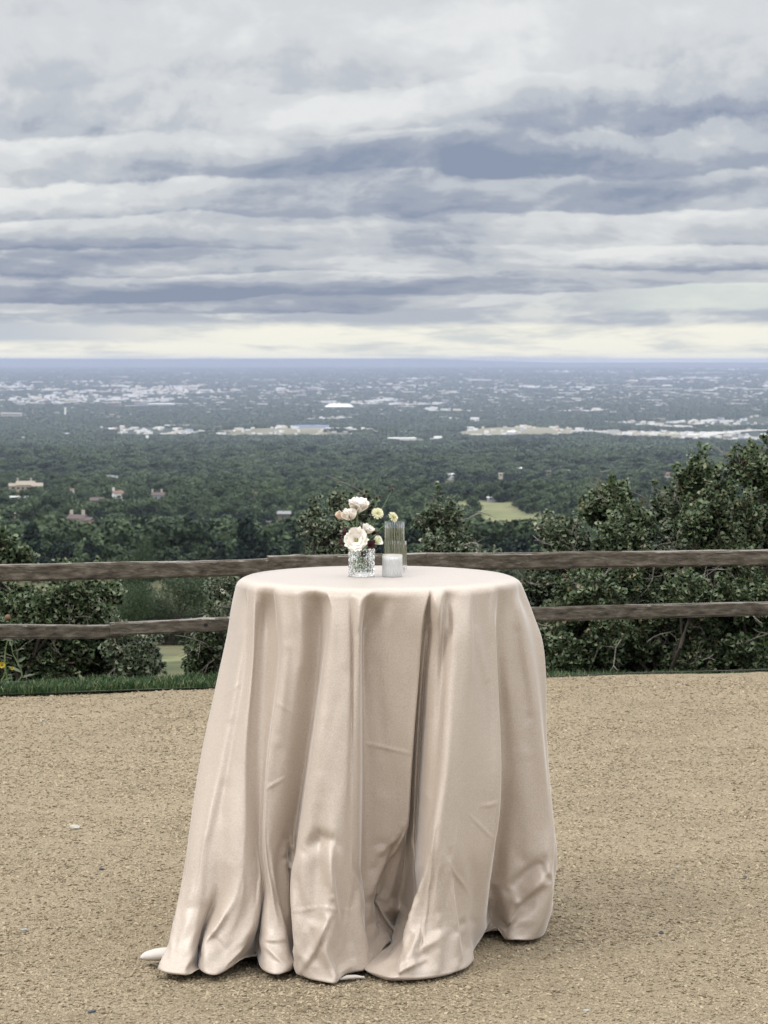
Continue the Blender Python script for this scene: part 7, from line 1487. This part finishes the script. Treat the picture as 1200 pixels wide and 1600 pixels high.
def stem_to(root, head, axis, seed, r_=.0016):
    rs = random.Random(seed); b0 = Vector((vp.x + rs.uniform(-.02, .02), vp.y + rs.uniform(-.02, .02), ZT + .018)); neck = Vector((vp.x + rs.uniform(-.022, .022), vp.y + rs.uniform(-.02, .02), ZT + VH))
    L_ = root.location; mid = neck.lerp(head, .5) - Vector(axis) * .008
    pts = [b0, b0.lerp(neck, .5), neck, mid, head - Vector(axis) * .004, head]
    P_ = []
    for i in range(len(pts) - 1):
        for q in range(4): P_.append(pts[i].lerp(pts[i + 1], q / 4))
    P_.append(head)
    for _ in range(3): P_ = [P_[0]] + [(P_[i - 1] + P_[i] * 2 + P_[i + 1]) / 4 for i in range(1, len(P_) - 1)] + [P_[-1]]
    mb = MB(); mb.tube([p - L_ for p in P_], r_, 7); mb.build('stem', stem_m, root, True)
def bloom(name, label, x, y, dy, axis, size, mats, seed, layers, throat=False, dx=0, green=None):
    axis = Vector(axis).normalized(); head = fpt(x, y, dy)
    root = empty(name, (vp.x, vp.y, ZT + .018)); tag(root, label, 'flower'); stem_to(root, head, axis, seed)
    q = axis.to_track_quat('Z', 'Y'); rs = random.Random(seed)
    for li, (n, L, W, cup, curl, ruf) in enumerate(layers):
        for k in range(n):
            v, f = petal(L * size * rs.uniform(.92, 1.08), W * size, curl + rs.uniform(-.12, .12), ruf, seed * 31 + li * 7 + k, cup + rs.uniform(-.08, .08))
            o = obj('petal', v, f, mats[(k + li) % len(mats)], root, True); o.location = head - root.location
            o.rotation_mode = 'QUATERNION'; o.rotation_quaternion = q @ Euler((0, 0, 2 * math.pi * k / n + li * .6 + rs.uniform(-.12, .12))).to_quaternion()
    mb = MB(); mb.tube([Vector((0, 0, -.006)), Vector((0, 0, .0)), Vector((0, 0, .006))], [.002, .005, .0065], 8); o = mb.build('calyx', stem_m, root, True); o.location = head - root.location; o.rotation_mode = 'QUATERNION'; o.rotation_quaternion = q
    if throat:
        bm = bmesh.new(); bmesh.ops.create_icosphere(bm, subdivisions=2, radius=size * .10); o = bobj('pistil', bm, grn_m, root, True); o.location = head - root.location + axis * size * .22; o.scale = (1, 1, 1.5)
        mb = MB()
        for k in range(9):
            a_ = k * .7; d = Vector((math.cos(a_) * .5, math.sin(a_) * .5, 1)).normalized(); mb.tube([(0, 0, 0), d * size * .36, d * size * .42], [.0005, .0005, .0012], 5)
        o = mb.build('stamens', stam_m, root); o.location = head - root.location; o.rotation_mode = 'QUATERNION'; o.rotation_quaternion = q
    return root
cr_, bl_, pk_, lm_, yl_ = PM['cream'], PM['blush'], PM['pink'], PM['lime'], PM['yellow']
bloom('lisianthus', 'topmost ruffled cream bloom of the bouquet, opening upwards', 559, 799, .005, (.12, -.25, 1), .040, [cr_, cr_, bl_], 2, [(4, 1.0, .62, .15, .35, .8), (5, 1.0, .70, .36, .45, 1.0), (6, .92, .72, .58, .35, .9)])
bloom('lisianthus', 'blush cream bloom left of and below the topmost bloom', 548, 811, -.015, (-.25, -.35, .95), .036, [bl_, cr_], 5, [(3, .85, .55, .08, .15, .4), (4, .92, .68, .24, .25, .6), (5, .85, .70, .40, .3, .5)])
bloom('lisianthus', 'half closed pink tinged bud at the far left of the bouquet', 538, 810, .0, (-.85, -.10, .62), .033, [pk_, pk_, lm_], 8, [(3, .90, .34, .06, .12, .2), (4, .95, .38, .16, .2, .3)])
bloom('lisianthus', 'widest open cream bloom with green throat at the rim of the vase', 557, 845, -.040, (-.10, -1, .30), .036, [cr_, cr_, bl_], 11, [(4, .80, .62, .42, .30, .6), (5, .98, .78, .72, .30, .7), (5, 1.05, .80, .98, .25, .8)], throat=True)
bloom('lisianthus', 'small cream bloom tucked behind the open bloom, facing right', 572, 832, -.012, (.35, -.4, .85), .027, [cr_, bl_], 14, [(4, .85, .6, .2, .35, .6), (5, .95, .7, .45, .4, .7)])
bloom('lisianthus', 'greenish cream bud at the right side over the vase rim', 585, 847, -.020, (.75, -.55, .35), .026, [lm_, cr_, yl_], 17, [(3, .8, .4, .15, .3, .3), (4, .9, .5, .4, .4, .4)])
def scabiosa(label, x, y, dy, axis, size, seed):
    axis = Vector(axis).normalized(); head = fpt(x, y, dy); root = empty('scabiosa', (vp.x, vp.y, ZT + .018)); tag(root, label, 'flower'); stem_to(root, head, axis, seed, .0012)
    rs = random.Random(seed); mb = MB(); q = axis.to_track_quat('Z', 'Y')
    for ring, (n, el_, L) in enumerate(((16, -.1, 1.05), (15, .25, .95), (12, .55, .88), (9, .95, .75), (5, 1.3, .7))):
        for k in range(n):
            a_ = 2 * math.pi * k / n + ring * .3 + rs.uniform(-.15, .15); e_ = el_ + rs.uniform(-.12, .12)
            d = Vector((math.cos(a_) * math.cos(e_), math.sin(a_) * math.cos(e_), math.sin(e_))); s_ = Vector((-math.sin(a_), math.cos(a_), 0)) * size * .13
            p1 = d * size * L * .55; p2 = d * size * L
            mb.add([d * size * .2, p1 + s_, p2 + s_ * 1.2 + Vector((0, 0, size * .08)), p2 * 1.07, p2 - s_ * 1.2 + Vector((0, 0, size * .08)), p1 - s_], [(0, 1, 2, 3), (0, 3, 4, 5)])
    o = mb.build('florets', yl_, root); o.location = head - root.location; o.rotation_mode = 'QUATERNION'; o.rotation_quaternion = q
    bm = bmesh.new(); bmesh.ops.create_icosphere(bm, subdivisions=2, radius=size * .26); o = bobj('centre', bm, grn_m, root, True); o.location = head - root.location + axis * size * .12
scabiosa('pale yellow scabiosa pincushion flower right of the topmost cream bloom', 590, 802, -.005, (.25, -.8, .5), .0175, 3)
scabiosa('pale yellow scabiosa flower leaning over the rim of the tall ribbed glass', 614, 808, .0, (.75, -.45, .55), .0165, 6)
def bud(label, x, y, dy, seed, size):
    head = fpt(x, y, dy); root = empty('flower_bud', (vp.x, vp.y, ZT + .018)); tag(root, label, 'flower bud'); stem_to(root, head, Vector((.1, 0, 1)), seed, .0008)
    bm = bmesh.new(); bmesh.ops.create_icosphere(bm, subdivisions=2, radius=size); o = bobj('bud', bm, dk_m, root, True); o.location = head - root.location; o.scale = (1.2, 1.2, .8)
    mb = MB()
    for k in range(9):
        a_ = k * .7; d = Vector((math.cos(a_), math.sin(a_), -.15 + .25 * (k % 2))); s_ = Vector((-math.sin(a_), math.cos(a_), 0)) * size * .35
        mb.add([d * size * .8 + s_, d * size * 1.7, d * size * .8 - s_], [(0, 1, 2)])
    o = mb.build('sepals', grn_m if seed % 2 else yl_, root); o.location = head - root.location
bud('highest bud of the bouquet, tiny and dark on a long thin stem leaning right', 612.5, 764, .01, 4, .0056)
bud('tiny dark bud on a thin stem above the first scabiosa', 593, 775, .015, 9, .0048)
def sprig(label, x, y, dy, axis, seed, n, L):
    head = fpt(x, y, dy); root = empty('leaf_sprig', (vp.x, vp.y, ZT + .018)); tag(root, label, 'leaf sprig'); stem_to(root, head, Vector(axis).normalized(), seed, .001); rs = random.Random(seed)
    base_q = Vector(axis).normalized().to_track_quat('Z', 'Y')
    for k in range(n):
        v, f = petal(L * rs.uniform(.8, 1.15), L * .30, .5, .5, seed * 9 + k, .2 + rs.uniform(0, .7)); o = obj('leaf', v, f, PM['burg'], root, True); o.location = head - root.location
        o.rotation_mode = 'QUATERNION'; o.rotation_quaternion = base_q @ Euler((0, 0, 2 * math.pi * k / n + rs.random())).to_quaternion()
sprig('dark burgundy leaves between the small cream bloom and the tall glass', 582, 836, .0, (.45, -.3, .8), 21, 6, .024)
sprig('dark burgundy leaves at the left below the pink bud', 541, 838, .0, (-.5, -.3, .75), 22, 4, .024)
sprig('dark burgundy leaves low on the right just above the vase rim', 577, 853, -.028, (.35, -.9, .1), 23, 6, .021)
sprig('dark burgundy leaves low on the left just over the vase rim', 540, 850, .0, (-.85, -.5, .1), 24, 4, .020)
sprig('dark leaves hanging inside the upper part of the cut glass vase', 567, 862, -.005, (.1, -.6, -.5), 25, 4, .018)
